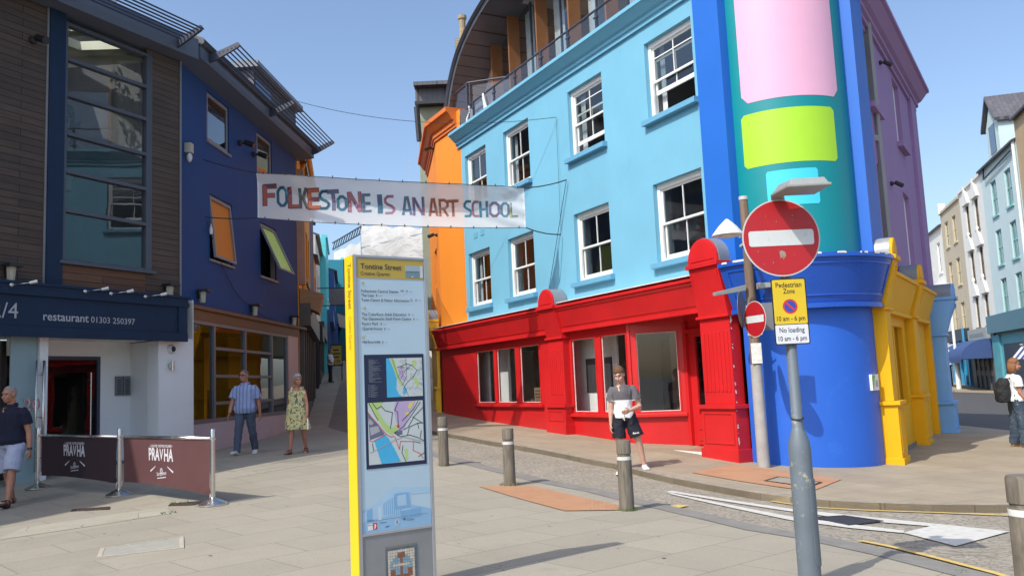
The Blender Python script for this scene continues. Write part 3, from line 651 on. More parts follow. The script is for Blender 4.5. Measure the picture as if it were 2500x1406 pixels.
# ================================================================ orange building
ORANGE = mat('orange_render', (.80, .255, .022), .7, .03, .8, .2, 70)
ORANGE2 = mat('orange_cornice', (.62, .155, .025), .6, .05, 2, .1, 50)
org = L.root('orange_building', 'orange rendered building with heavy cornice left of the sky blue house', 'building')
m_ = MB(); facade(m_, .22, 2.2, 3.2, 10.0, y=-.0)
W2d = Vector((math.sin(R_(170.8)), math.cos(R_(170.8))))   # left face runs away up the street
hw = Wall(L.P(.22).to_2d(), d=(-math.sin(R_(-9.2)), -math.cos(R_(-9.2))))
def to_l(s, z, o=0):
    P = hw.P(s, z, o); v = P.to_2d()-L.O; return (v.dot(L.d), v.dot(L.y), z)
oh = [(-2.3, -1.2, 7.2, 8.5, .15), (-2.3, -1.2, 4.9, 6.2, .15)]
q = MB(); facade(q, -4.6, 0, -.3, 10.0, oh); q.map(lambda v: Vector(to_l(v.x, v.z, v.y))); m_.add(q.v, q.f)
m_.build('wall', ORANGE, org)
ob = MB(); ob.box(.3, 2.15, .1, 6, 3, 10); ob.build('shell', ORANGE, org)
for h in oh:
    q = MB(); frame(q, h[0], h[1], h[2], h[3], .1, .16, .07); q.map(lambda v: Vector(to_l(v.x, v.z, v.y))); w_ = q.build('window', ORANGE2, org)
    q = MB(); q.poly([(h[0]+.05, .13, h[2]+.05), (h[1]-.05, .13, h[2]+.05), (h[1]-.05, .13, h[3]-.05), (h[0]+.05, .13, h[3]-.05)]); q.map(lambda v: Vector(to_l(v.x, v.z, v.y))); q.build('pane', GLASSD, w_)
prof = [(.0, 9.5), (-.05, 9.5), (-.05, 9.58), (-.09, 9.6), (-.09, 9.72), (-.16, 9.76), (-.28, 9.95), (-.36, 9.98), (-.36, 10.12), (.3, 10.12)]
c = MB(); c.prism(prof, .24, 1.95)
q = MB(); q.prism(prof, -4.6, -.0); q.map(lambda v: Vector(to_l(v.x, v.z, v.y))); c.add(q.v, q.f); 
k = len(prof); js = [(.24, a, b) for a, b in prof]+[to_l(0, b, a) for a, b in prof]; c.add(js, [(i, (i+1) % k, k+(i+1) % k, k+i) for i in range(k)])
c.build('cornice', ORANGE2, org)
# yellow shop beyond the red one
ys = empty('yellow_shop', L.P(-.02), hw.ang, 'yellow shopfront with grey capped pilaster left of the red shopfront', 'shopfront')
YEL = mat('yellow_gloss', (.80, .47, .012), .38, .05, 2, .06, 40)
console_pilaster(ys, -.75, -.1, .5, 2.75, 3.9, YEL, yo=-.1, flutes=False, ytop=-.35, zbase=1.5)
b = MB(); b.box(-4, -.75, -.02, .3, -.2, 3.3); slope(b, -4, -.75, -.1, -.3, 2.9, 3.7); b.build('fascia', YEL, ys)
# ================================================================ curved corner building with the mural
YP = Vector((-.8425, .5388)); 
Pw = Wall((6.6, 15.3), 32.6)
T1 = L.P(13.9).to_2d(); Rr = 1.286
Cc = T1+L.y*Rr
A0 = math.atan2(-L.y.y, -L.y.x); A1 = math.atan2(-Pw.y.y, -Pw.y.x)
if A1 < A0: A1 += 2*math.pi
corner = empty('corner_building', (Cc.x, Cc.y, 0), 0, 'curved corner building, teal mural panel between blue piers over a cobalt blue shop wall', 'building')
TEAL = mat('teal_paint', (.0, .235, .265), .42, .04, 1, .05, 60); PIER = mat('pier_blue', (.012, .135, .56), .55, .04, 1, .12, 70); COBALT = mat('cobalt_blue', (.018, .12, .58), .5, .05, .8, .14, 70, dirt=(.03, .15, .62), dirt_amt=.5)
COBALT2 = mat('cobalt_gloss', (.012, .085, .46), .28, .06, 2, .05, 40)
def arcw(mb, r, z0, z1, a0=A0, a1=A1, n=40, m=None, r1=None, nz=1):
    r1 = r if r1 is None else r1; vs = []
    for j in range(nz+1):
        z = z0+(z1-z0)*j/nz; q = r+(r1-r)*j/nz
        vs += [(q*math.cos(a0+(a1-a0)*i/n), q*math.sin(a0+(a1-a0)*i/n), z) for i in range(n+1)]
    return mb.add(vs, [(j*(n+1)+i, j*(n+1)+i+1, (j+1)*(n+1)+i+1, (j+1)*(n+1)+i) for i in range(n) for j in range(nz)], m)
def arcbox(mb, r0, r1, z0, z1, a0=A0, a1=A1, n=40, m=None):
    arcw(mb, r1, z0, z1, a0, a1, n, m); arcw(mb, r0, z0, z1, a0, a1, n, m)
    for z in (z0, z1):
        vs = [(r*math.cos(a0+(a1-a0)*i/n), r*math.sin(a0+(a1-a0)*i/n), z) for r in (r0, r1) for i in range(n+1)]
        mb.add(vs, [(i, i+1, n+1+i+1, n+1+i) for i in range(n)], m)
    for a in (a0, a1): mb.add([(r*math.cos(a), r*math.sin(a), z) for r, z in ((r0, z0), (r1, z0), (r1, z1), (r0, z1))], [(0, 1, 2, 3)], m)
    return mb
RT = 1.22
t = MB(); arcw(t, RT, 3.2, 9.6, nz=4); t.build('mural_wall', TEAL, corner, smooth=True)
def ploc(v):
    return Vector((v[0], v[1], v[2])) if False else v
def Lc(x, y, z):
    p = L.O+L.d*x+L.y*y-Cc; return Vector((p.x, p.y, z))
def Pc(x, y, z):
    p = Pw.O+Pw.d*x+Pw.y*y-Cc; return Vector((p.x, p.y, z))
pi_ = MB(); pi_.box(13.28, 13.96, -.12, .6, 3.2, 9.6); pi_.map(lambda v: Lc(*v)); pi_.build('pier', PIER, corner)
pi_ = MB(); pi_.box(-.62, .55, -.14, .6, 3.25, 9.6); pi_.map(lambda v: Pc(*v)); pi_.build('pier', PIER, corner)
cb = MB(); arcbox(cb, .3, RT-.01, 9.3, 9.6); cb.build('roof', PIER, corner)
# mural colour fields (plain abstract blocks)
def field(px0, px1, py0, py1, m, rad=.1):
    def inv(px, py):   # place on the curved wall
        d = ray(px, py); o = CAM.to_2d()-Cc; dd = Vector((d.x, d.y)); a = dd.dot(dd); b_ = 2*o.dot(dd); c_ = o.dot(o)-(RT+.004)**2
        tt = (-b_-math.sqrt(max(0, b_*b_-4*a*c_)))/(2*a); X = CAM+d*tt; th = math.atan2(X.y-Cc.y, X.x-Cc.x)
        if th < A0-.5: th += 2*math.pi
        return th, X.z
    a0, zt = inv(px0, (py0+py1)/2); a1, _ = inv(px1, (py0+py1)/2); z0 = inv((px0+px1)/2, py1)[1]; z1 = inv((px0+px1)/2, py0)[1]
    q = MB(); nz = 16; n = 24; vs = []
    for j in range(nz+1):
        z = z0+(z1-z0)*j/nz; dz = min(z-z0, z1-z); ins = (rad-math.sqrt(max(0, rad*rad-(rad-dz)**2))) if dz < rad else 0
        for i in range(n+1):
            th = a0+ins/RT+(a1-a0-2*ins/RT)*i/n; vs.append(((RT+.004)*math.cos(th), (RT+.004)*math.sin(th), z))
    q.add(vs, [(j*(n+1)+i, j*(n+1)+i+1, (j+1)*(n+1)+i+1, (j+1)*(n+1)+i) for i in range(n) for j in range(nz)])
    return q.build('mural_field', m, corner, smooth=True)
field(1798, 2032, -60, 236, mat('mural_pink', (.72, .40, .56), .45, .02), .12)
field(1812, 2040, 262, 396, mat('mural_lime', (.36, .66, .03), .45, .02), .06)
field(1872, 2000, 412, 500, mat('mural_cyan', (.05, .58, .85), .45, .02), .03)
# cobalt shop below
RB = Rr+.02
s = MB(); arcw(s, RB, -.6, 2.75, A0-.0, A1+.12, nz=4); s.build('shop_wall', COBALT, corner, smooth=True)
fa = MB(); arcw(fa, RB+.16, 2.62, 3.36, A0-.03, A1+.06, r1=RB+.40); arcbox(fa, RB-.2, RB+.44, 3.36, 3.43, A0-.03, A1+.05); arcbox(fa, RB-.1, RB+.2, 2.54, 2.62, A0-.03, A1+.06)
for zz_, rr_ in ((2.74, .215), (3.26, .385)):
    arcbox(fa, RB, RB+rr_, zz_, zz_+.025, A0+.06, A1-.06)
for aa in (A0+.06, A1-.08):
    fa.add([((RB+r)*math.cos(aa+e), (RB+r)*math.sin(aa+e), z) for e in (0, .018) for r, z in ((.1, 2.74), (.215, 2.74), (.39, 3.28), (.1, 3.28))], [(0, 1, 2, 3), (4, 5, 6, 7), (1, 5, 6, 2), (0, 4, 5, 1), (3, 2, 6, 7)])
fa.build('fascia', COBALT2, corner)
fl = MB()
for k in range(26):
    a = random.uniform(A0, A1); q = random.uniform(.02, .09); fl.add([((RB+.445)*math.cos(a+e), (RB+.445)*math.sin(a+e), z) for e, z in ((0, 3.41), (q, 3.405), (q*.9, 3.437), (.01, 3.44))], [(0, 1, 2, 3)]); 
    fl.add([((RB+r)*math.cos(a+e), (RB+r)*math.sin(a+e), 3.437) for e, r in ((0, .44), (q, .44), (q, .3), (0, .32))], [(0, 1, 2, 3)])
fl.build('bare_patches', PALEW, corner)
fl = MB(); rnd2 = random.Random(11)
for k in range(26):
    z = rnd2.uniform(.1, 2.5); q = rnd2.uniform(.01, .06); y_ = -.245-.055*(z < .95); fl.add([(13.865-.05*(z > .97), y_+.012+.018*rnd2.random(), z), (13.865-.05*(z > .97), y_+.03+.03*rnd2.random(), z+.01), (13.865-.05*(z > .97), y_+.03, z+q), (13.865-.05*(z > .97), y_+.01, z+q)], [(0, 1, 2, 3)])
fl.map(lambda v: Vector((v.x+.004, v.y, v.z))); fl.build('bare_patches', PALEW, house)
# notice plaque
th = math.atan2(*(lambda X: (X.y-Cc.y, X.x-Cc.x))(Cc.to_3d()+Vector((0, 0, 0))+Vector((math.cos(A1-.33), math.sin(A1-.33), 0))))
pl = empty('notice_plaque', (Cc.x+(RB+.02)*math.cos(A1-.23), Cc.y+(RB+.02)*math.sin(A1-.23), 1.12), A1-.23+math.pi/2, 'small white and green notice plaque on the cobalt blue wall', 'plaque')
b = MB(); b.box(-.13, .13, -.02, .03, 0, .27, 0); b.poly([(-.125, -.023, .01), (-.09, -.023, .01), (-.01, -.023, .262), (-.125, -.023, .262)], 1); b.build('board', [mat('plaque_white', (.75, .76, .76), .4), mat('plaque_green', (.18, .48, .06), .4)], pl, bevel=-1)
tx = MB(); tx.text('Creative', (-.09, -.026, .225), (1, 0, 0), (0, 0, 1), .016)
for k in range(8): tx.box(.0, .1-.02*(k % 3), -.025, -.023, .16-.014*k, .165-.014*k)
tx.build('writing', mat('ink', (.12, .12, .13), .6), pl)

# ================================================================ purple building with the yellow shop
PURP = mat('purple_render', (.32, .20, .40), .75, .05, 1, .25, 60)
pur = Pw.root('purple_building', 'purple rendered building with sash windows over the yellow shopfront', 'building')
PL = 8.6
ph = [(1.3, 2.3, 6.8, 8.4, .14), (5.0, 6.0, 6.8, 8.4, .14), (1.6, 2.6, 3.85, 5.6, .14), (5.0, 6.0, 3.85, 5.6, .14)]
m_ = MB(); facade(m_, .2, PL, 3.2, 9.0, ph); m_.box(PL-1.0, PL, -.08, -.001, 3.2, 8.9); m_.build('wall', PURP, pur)
for h in ph: sash_window(pur, h[0], h[1], h[2], h[3], sillm=PURP, gm=GLASSD)
prof = [(.0, 8.5), (-.06, 8.5), (-.06, 8.6), (-.12, 8.62), (-.12, 8.72), (-.2, 8.76), (-.36, 8.95), (-.42, 8.97), (-.42, 9.06), (.02, 9.06)]
cornice(pur, .2, PL+.3, prof, PURP)
shell(pur, 4.3, PL, 3.0, 9.03, 5, PURP, y=.3)
b = MB(); b.box(.3, 4.3, .5, .6, 3.0, 8.9); b.build('inner_wall', DARKIN, pur)
b = MB(); b.box(.3, 4.3, .45, .5, -.6, 3.1); b.box(4.3, PL, .3, 5, -.6, 3.0); b.build('inner_wall', DARKIN, pur)
YEL2 = mat('yellow_paint', (.78, .40, .006), .55, .05, 1.5, .06, 40, spec=.25)
def pil(x0, x1, z0, lead, cap=3.75, yo=-.34): return console_pilaster(pur, x0, x1, z0, 2.5, cap, YEL2, yo=yo, lead=lead, flutes=False, ytop=yo-.2, zbase=.9)
LEAD2 = mat('lead_bright', (.36, .37, .38), .4, .12, 6, metal=.3)
pil(-.62, .0, -.25, LEAD2, 3.66, -.24); pil(2.9, 3.6, -.25, LEAD, 3.5, -.22)
sf = MB(); facade(sf, .0, 2.9, -.6, 2.6, [(.35, 1.3, .75, 2.3, .1), (1.42, 2.5, .75, 2.3, .1)], y=-.05); facade(sf, 3.6, 6.4, -.6, 2.6, [], y=-.05); sf.box(6.0, 6.4, -.16, -.05, -.6, 2.9)
for a, b in ((-.0, 2.9), (3.6, 6.0)): slope(sf, a, b, -.16, -.36, 2.55, 3.15, -.03); sf.box(a, b, -.4, 0, 3.15, 3.22); sf.box(a, b, -.2, 0, 2.48, 2.55)
sf.build('shopfront', YEL2, pur, bevel=.004)
p = MB(); p.poly([(.35, .04, .75), (2.5, .04, .75), (2.5, .04, 2.3), (.35, .04, 2.3)]); p.build('pane', glass('yellow_backed_glass', (.8, .6, .2), 1.), pur)
p = MB(); p.box(.3, 2.6, .1, .14, .7, 2.4); p.build('pane_backing', YEL2, pur)
b = MB(); b.box(-.1, 2.9, -.07, .0, -.62, -.04); b.build('plinth', mat('plinth_grey', (.2, .19, .18), .9, .2, 5), pur)
pu = Pw.root('pale_blue_shop', 'pale blue shop pilaster with slate cap at the far end of the yellow shop', 'shopfront')
PBL = mat('pale_blue_gloss', (.17, .39, .74), .5, .06, 2)
console_pilaster(pu, 6.45, 7.1, -.3, 2.2, 3.35, PBL, yo=-.42, flutes=False, ytop=-.7, zbase=.6)
b = MB(); b.box(7.1, 8.5, -.1, .3, -.6, 3.2); b.build('shopfront', PBL, pu)
for (px, py, o, lab) in ((2158, 152, -.1, 'black floodlight near the top of the purple wall'), (2186, 447, -.1, 'black floodlight halfway up the purple wall')):
    x_, z_ = Pw.hit(px, py, o); camera_light(Pw.P(x_, z_, -.03), (Pw.d.x-Pw.y.x*1.2, Pw.d.y-Pw.y.y*1.2, .1), 'floodlight', lab)
# ================================================================ restaurant (timber clad) on the left
Rw = Wall((-7.45, 17.0), 26)
NAVYP = mat('navy_paint', (.012, .030, .068), .6, .12, 3, .08, 30, spec=.25)
CLAD = woodmat('weathered_cladding', (.060, .042, .033), (.125, .09, .072), .75, .128)
CLAD2 = woodmat('reddish_cladding', (.12, .055, .03), (.20, .105, .06), .7, .145)
WREND = mat('white_render', (.80, .80, .79), .8, .04, 1.2, .12, 60, dirt=(.70, .70, .69), dirt_amt=.4)
GRFASC = mat('slate_grey_fascia', (.105, .125, .165), .5, .06, 2)
rest = Rw.root('restaurant_building', 'timber clad restaurant building with tall glazed bay and navy name board', 'building')
w_ = MB(); facade(w_, -12.4, -2.2, 3.55, 8.85, []); facade(w_, -.0, .87, 3.55, 8.85, []); w_.box(.85, .87, .0, .5, 3.55, 8.85)
w_.build('cladding', CLAD, rest)
w_ = MB(); w_.box(-1.88, 0, .0, .05, 3.55, 4.12); w_.build('lower_cladding', CLAD2, rest)
b = MB(); b.box(-2.2, -1.88, -.05, .3, 3.5, 8.85); b.build('column', NAVYP, rest)
b = MB(); b.box(.865, .895, -.03, .05, 3.6, 8.85); b.box(-2.235, -2.2, -.02, .05, 3.6, 8.85); b.build('corner_trim', mat('trim_pale', (.25, .25, .27), .6), rest)
w_ = MB(); w_.box(-20, -12.4, -.3, 6, -.5, 12.2); w_.build('taller_wing', CLAD, rest)
w_ = MB(); w_.box(-12.4, -7.5, .0, 5.5, -.5, 3.55); w_.build('lower_wall', WREND, rest)
# tall window
f = MB(); frame(f, -1.88, .06, 4.12, 8.72, -.02, .12, .07, wb=.05, wt=.06); f.box(-1.95, .18, -.1, .06, 4.06, 4.12)
for z in (8.0, 7.3, 6.55, 5.82, 5.08): f.box(-1.81, -.01, -.025, .1, z-.035, z+.035)
f.box(.06, .14, -.01, .05, 4.12, 8.8)
wnd = f.build('tall_window', mat('window_slate', (.085, .095, .12), .45, .06, 5, metal=.2), rest, bevel=.004); wnd['label'] = 'tall window of six stacked panes'
zs_ = [4.17, 5.045, 5.785, 6.515, 7.265, 7.965, 8.66]
GLR = glass('restaurant_glass', (.86, .93, .94), .85)
for a, b_ in zip(zs_[:-1], zs_[1:]):
    p = MB(); p.poly([(-1.82, .05, a), (-.0, .05, a), (-.0, .05, b_), (-1.82, .05, b_)]); p.build('pane', GLR, wnd)
# stair hall behind with roof lights
h_ = MB(); h_.box(-2.6, .6, 4.6, 4.7, 3.6, 9.6); h_.box(-2.7, -2.6, .3, 4.6, 3.6, 9.6); h_.box(.6, .7, .3, 4.6, 3.6, 9.6)
h_.box(-2.6, .6, .3, 4.6, 3.5, 3.6)
sk = [(-1.75, -.95, 1.0, 2.3), (-.65, .15, 1.0, 2.3), (-1.75, -.95, 2.9, 4.2), (-.65, .15, 2.9, 4.2)]
xs3 = sorted({-2.6, .6, *[q for s_ in sk for q in s_[:2]]}); ys3 = sorted({.2, 4.6, *[q for s_ in sk for q in s_[2:]]})
def rz_(y): return 8.9+.20*y
for i in range(len(xs3)-1):
    for j in range(len(ys3)-1):
        cx, cy = (xs3[i]+xs3[i+1])/2, (ys3[j]+ys3[j+1])/2
        if any(s_[0] < cx < s_[1] and s_[2] < cy < s_[3] for s_ in sk): continue
        a, b_, c, d = xs3[i], xs3[i+1], ys3[j], ys3[j+1]
        h_.hexa([(a, c, rz_(c)), (b_, c, rz_(c)), (b_, d, rz_(d)), (a, d, rz_(d)), (a, c, rz_(c)+.2), (b_, c, rz_(c)+.2), (b_, d, rz_(d)+.2), (a, d, rz_(d)+.2)])
h_.build('stair_hall', mat('hall_cream', (.55, .54, .42), .9, .04, 2), rest)
b = MB(); b.prism([(.9, 3.6), (5.5, 3.6), (5.5, 10.0), (.9, 9.3)], -12.4, -2.75); b.prism([(.3, 3.6), (5.5, 3.6), (5.5, 9.98), (.3, 8.9)], .72, .86); b.box(-2.75, .72, 4.72, 5.5, 3.6, 9.7)
b.build('core', NAVYP, rest)
rf = MB(); rf.prism([(-.42, 8.86), (.25, 8.86), (.25, 9.05), (-.42, 9.25)], -12.4, .95); rf.prism([(-.46, 8.82), (-.42, 8.82), (-.42, 9.28), (-.46, 9.28)], -12.4, .97)
rf.build('roof_fascia', GRFASC, rest); 
rf = MB(); rf.prism([(-.42, 9.26), (.95, 9.30), (.95, 9.34), (-.42, 9.30)], -12.4, .95); rf.prism([(.95, 9.3), (5.5, 10.1), (5.5, 10.16), (.95, 9.36)], -12.4, -2.75); rf.build('roof_edge', LEAD, rest)
# name board
fb = MB(); fb.box(-7.5, .84, -.22, .05, 2.70, 3.60); fb.box(-7.5, .86, -.27, .05, 3.40, 3.6); fb.box(-7.5, .86, -.26, -.2, 2.68, 2.86); fb.box(.62, .85, -.255, -.2, 2.86, 3.40); fb.box(-7.5, .88, -.30, .0, 3.58, 3.63)
sb = fb.build('name_board', NAVYP, rest, bevel=.004)
tx = MB(); tx.text('2/4', (-2.82, -.226, 2.99), (1, 0, 0), (0, 0, 1), .26, align='r'); tx.build('lettering', mat('sign_letter', (.42, .44, .48), .5), sb); tx = MB()
tx.text('restaurant', (-2.36, -.226, 2.985), (1, 0, 0), (0, 0, 1), .145, .90, bold=.012); tx.build('lettering', mat('sign_letter', (.42, .44, .48), .5), sb); tx = MB(); tx.text('01303 250397', (-1.41, -.226, 2.985), (1, 0, 0), (0, 0, 1), .11, .97, bold=.003)
tx.build('lettering', mat('sign_letter', (.42, .44, .48), .5), sb)
for k, px in enumerate((25, 205, 268, 352)):     # small spot arms above the board
    x_, z_ = Rw.hit(px, 715+px*.045, -.25)
    r_ = empty('sign_spotlight', Rw.P(x_, 3.55, -.27), Rw.ang, ('small chrome spot arm above the figures on the navy board', 'small chrome spot arm above the start of the word restaurant', 'small chrome spot arm above the end of the word restaurant', 'small chrome spot arm above the telephone number')[k], 'spotlight', 'spot arms along the navy board')
    q = MB(); q.ball((0, 0, 0), .045, 10, 6); q.tube([(0, 0, 0), (.18, -.30, .03)], .008, 6); q.build('arm', STEEL, r_, smooth=True)
    q = MB(); q.tube([(.14, -.27, .02), (.24, -.33, .05)], [.035, .045], 10); q.build('head', STEEL, r_, smooth=True, auto=40)
# ground floor: white wall with recessed entrance
w_ = MB(); facade(w_, .30, 1.22, -.3, 2.72, [], y=-.03); w_.box(.30, 1.22, -.029, .3, -.3, 2.7); w_.box(1.2, 1.22, -.029, .3, 2.5, 3.6)
w_.add([(.31, -.03, -.3), (.31, -.03, 2.7), (.39, .9, 2.7), (.39, .9, -.3)], [(0, 1, 2, 3)]); w_.box(-.34, .39, .9, .95, -.3, 2.72)
w_.box(-2.25, -.34, .9, .95, 2.42, 2.72); w_.build('entrance_wall', WREND, rest)
for a, b_ in ((-2.27, -2.11), (-7.5, -4.3)): w_ = MB(); w_.box(a, b_, -.02, .28, -.3, 2.72); w_.build('pier', WREND, rest)
b = MB(); b.box(-7.5, 1.2, -.02, 1.0, 2.72, 2.76); b.build('soffit', WREND, rest)
b = MB(); b.box(-2.1, .38, .3, .9, .1, .30); b.build('step', mat('step_dark', (.12, .12, .12), .8, .1), rest)
f = MB(); frame(f, -1.62, -.34, .25, 2.42, .88, .96, .07); dr = f.build('entrance_door', DKSTEEL, rest)
p = MB(); p.poly([(-1.56, .92, .3), (-.4, .92, .3), (-.4, .92, 2.38), (-1.56, .92, 2.38)]); p.build('pane', glass('door_glass', (.55, .56, .57), .3), dr)
p = MB(); p.tube([(-.6, .82, .6), (-.6, .82, 2.1)], .016, 8)
for z in (.75, 1.35, 1.95): p.tube([(-.6, .82, z), (-.6, .9, z)], .01, 6)
p.build('handle', STEEL, dr)
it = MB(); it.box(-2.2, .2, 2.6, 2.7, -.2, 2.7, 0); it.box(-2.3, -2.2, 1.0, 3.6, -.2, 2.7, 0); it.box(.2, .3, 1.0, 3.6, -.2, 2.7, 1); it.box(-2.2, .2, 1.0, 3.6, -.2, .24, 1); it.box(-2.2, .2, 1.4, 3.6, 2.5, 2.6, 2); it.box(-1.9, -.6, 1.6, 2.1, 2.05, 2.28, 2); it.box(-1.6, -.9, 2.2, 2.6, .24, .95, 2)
it.build('lobby', [mat('lobby_dark', (.05, .045, .045), .8), mat('lobby_grey', (.1, .1, .1), .8), mat('lobby_red_reflection', (.05, .012, .01), .6)], rest)  # reflection of the red shop put into the dark red pieces
for x in (.09, .28):
    b = MB(); b.box(x-.08, x+.08, .86, .9, 1.62, 2.02); ip = b.build('intercom_panel', ALU, rest, bevel=.004)
    q = MB()
    for k in range(7): q.box(x-.045, x+.045, .852, .86, 1.66+k*.045, 1.675+k*.045)
    q.build('buttons', BLACK, ip)
for x in (-.66, -.48): pass
# glazed door leaf with steel pull handles, left
f = MB(); f.box(-2.77, -2.29, .03, .05, .15, 2.7); gd = f.build('side_door', mat('frosted_glass', (.26, .38, .40), .35, .06, 1), rest)
b = MB(); b.box(-4.3, -2.4, .9, .95, -.3, 2.75); b.build('side_lobby', mat('teal_dark', (.16, .25, .26), .8, .15, 1), rest)
h_ = MB()
for x in (-2.38, -2.24):
    h_.tube([(x, -.10, .35), (x, -.10, 2.28)], .016 if x < -2.3 else .024, 10)
for z in (.6, 1.3, 2.05): h_.tube([(-2.38, -.10, z), (-2.24, -.10, z)], .012, 6); h_.ball((-2.24, -.06, z), .035, 8, 6)
h_.build('pull_handle', STEEL, gd, smooth=True)
tx = MB(); tx.text('20', (-2.55, -.025, 1.42), (1, 0, 0), (0, 0, 1), .2, .3); tx.build('house_number', STEEL, rest)
x_, z_ = Rw.hit(418, 852, -.04)
r_ = empty('dome_camera', Rw.P(x_, z_, -.03), Rw.ang, 'round dome security camera on the white entrance wall', 'camera'); q = MB(); q.ball((0, 0, 0), (.1, .08, .1), 14, 8); q.build('housing', mat('cam_white', (.6, .6, .6), .4), r_, smooth=True); q = MB(); q.ball((.01, -.05, 0), .06, 12, 8); q.build('dome', BLACK, r_, smooth=True)
x_, z_ = Rw.hit(416, 893, -.04)
r_ = empty('wall_light', Rw.P(x_, z_, -.03), Rw.ang, 'small chrome up and down light under the dome camera', 'wall light'); q = MB(); q.tube([(0, .02, 0), (0, -.06, 0)], .06, 12); q.tube([(0, -.08, -.1), (0, -.08, .1)], .03, 10); q.build('fitting', STEEL, r_, smooth=True, auto=40)
# plants in the stair hall
LEAF = mat('leaf_dark', (.028, .05, .022), .6, .3, 8); LEAF2 = mat('leaf_green', (.06, .10, .035), .6, .3, 8)
def spiky(name, P, n, ln, label, parent=None):
    r_ = empty(name, P, Rw.ang, label, 'plant'); q = MB(); q.tube([(0, 0, -1.6), (0.03, 0, 0)], .03, 6); q.build('stem', mat('stem_brown', (.1, .07, .04), .8), r_)
    q = MB()
    for c in ((0, 0, 0), (.1, .1, -.45), (-.1, 0, -.55)):
        for k in range(n):
            a = random.uniform(0, 6.28); e = random.uniform(-.5, 1.4); d = Vector((math.cos(a)*math.cos(e), math.sin(a)*math.cos(e), math.sin(e))); s_ = d.cross(Vector((0, 0, 1))).normalized()*.022; c_ = Vector(c); t = c_+d*ln*random.uniform(.7, 1); m__ = c_+d*ln*.5+Vector((0, 0, .04))
            q.add([c_-s_*.6, c_+s_*.6, m__+s_, t-Vector((0, 0, .08)), m__-s_], [(0, 1, 2, 4), (4, 2, 3)])
    q.build('leaves', LEAF, r_); return r_
spiky('yucca_plant', Rw.P(-1.55, 7.75, .9), 34, .42, 'spiky yucca plant behind the upper panes of the tall window')
r_ = empty('potted_shrub', Rw.P(-.9, 7.2, 1.3), Rw.ang, 'rounded dark shrub beside the yucca behind the tall window', 'plant'); q = MB()
for k in range(90):
    a, e, rr = random.uniform(0, 6.28), random.uniform(-1.4, 1.5), random.uniform(.6, 1); c_ = Vector((.26*rr*math.cos(a)*math.cos(e), .26*rr*math.sin(a)*math.cos(e), .42*rr*math.sin(e))); s_ = Vector((random.gauss(0, 1), random.gauss(0, 1), random.gauss(0, 1))).normalized()*.12; t_ = s_.cross(Vector((1, .3, .2))).normalized()*.06
    q.add([c_-s_, c_+t_, c_+s_, c_-t_], [(0, 1, 2, 3)])
q.build('leaves', LEAF, r_); q = MB(); q.tube([(0, 0, -1.2), (0, 0, -.3)], .03, 6); q.tube([(0, 0, -1.4), (0, 0, -1.1)], [.14, .17], 10); q.build('pot', mat('pot_dark', (.1, .06, .04), .7), r_)
# roof planting and roof lights on top
r_ = empty('roof_planting', Rw.P(-1.2, 9.5, 1.2), Rw.ang, 'trailing green planting on the restaurant roof behind the slats', 'plant'); q = MB()
for k in range(420):
    c_ = Vector((random.uniform(-1.6, .6), random.uniform(-.4, .6), random.uniform(-.1, .45))); s_ = Vector((random.gauss(0, 1), random.gauss(0, 1), random.gauss(0, 1))).normalized()*.08; t_ = s_.cross(Vector((1, .3, .2))).normalized()*.045
    q.add([c_-s_, c_+t_, c_+s_, c_-t_], [(0, 1, 2, 3)])
q.build('leaves', LEAF2, r_)
b = MB(); b.box(-1.5, -.5, .3, .75, 9.3, 9.9); b.box(-.3, .3, .4, .8, 9.3, 9.75); b.build('roof_lantern', mat('lantern_white', (.6, .6, .58), .6), rest)
# ---------------------------------------------------------------- sun-shade slats
def slats(wall, x0, x1, brackets, yin, yout, z0, tilt, n, label, name='sun_shade'):
    r_ = wall.root(name, label, 'sun shade')
    for i, x in enumerate(brackets):
        q = MB(); q.prism([(yin+.25, z0-.12), (yin, z0-.14), (yin-.15, z0-.1), (yout+.05, z0+tilt-.03), (yout, z0+tilt+.02), (yout+.05, z0+tilt+.09), (yin-.1, z0+.06), (yin+.25, z0+.02)], x-.03, x+.03); q.build('bracket', DKSTEEL, r_)
    for k in range(n):
        t = (k+.6)/(n-.2); y = yin-.1+(yout-yin+.1)*t; z = z0+tilt*t+.02
        q = MB(); q.prism([(y-.012, z-.012), (y+.012, z-.014), (y+.012, z+.01), (y-.012, z+.012)], x0, x1); q.build('slat', DKSTEEL, r_)
    return r_
slats(Rw, -7.5, .45, (.4, -2.4), -.42, -1.18, 9.02, .12, 7, 'dark metal sun shade slats along the restaurant roof edge')

# ================================================================ dark blue building
Bw = Wall((-7.0, 19.5), 3.3)
DBLUE = mat('dark_blue_render', (.006, .052, .19), .75, .08, 1.0, .3, 60, dirt=(.016, .07, .23), dirt_amt=.5, dscale=.8)
blue = Bw.root('dark_blue_building', 'dark blue rendered building with tilted windows and a glazed shopfront', 'building')
bh = [(-.25, 1.08, 7.5, 8.72, .16), (3.0, 4.2, 7.55, 8.72, .16), (-.1, 1.25, 4.7, 6.26, .16), (3.2, 4.48, 4.72, 6.22, .16)]
w_ = MB(); facade(w_, -1.68, 6.4, 3.52, 8.9, bh); w_.add([(6.4, 0, -.2), (6.4, 1.2, -.2), (6.4, 1.2, 9), (6.4, 0, 9)], [(0, 1, 2, 3)]); w_.build('wall', DBLUE, blue)
fr_ = MB(); fr_.prism([(-.5, 8.9), (.1, 8.84), (.1, 9.3), (-.5, 9.3)], -1.72, 6.7); fr_.build('roof_fascia', GRFASC, blue)
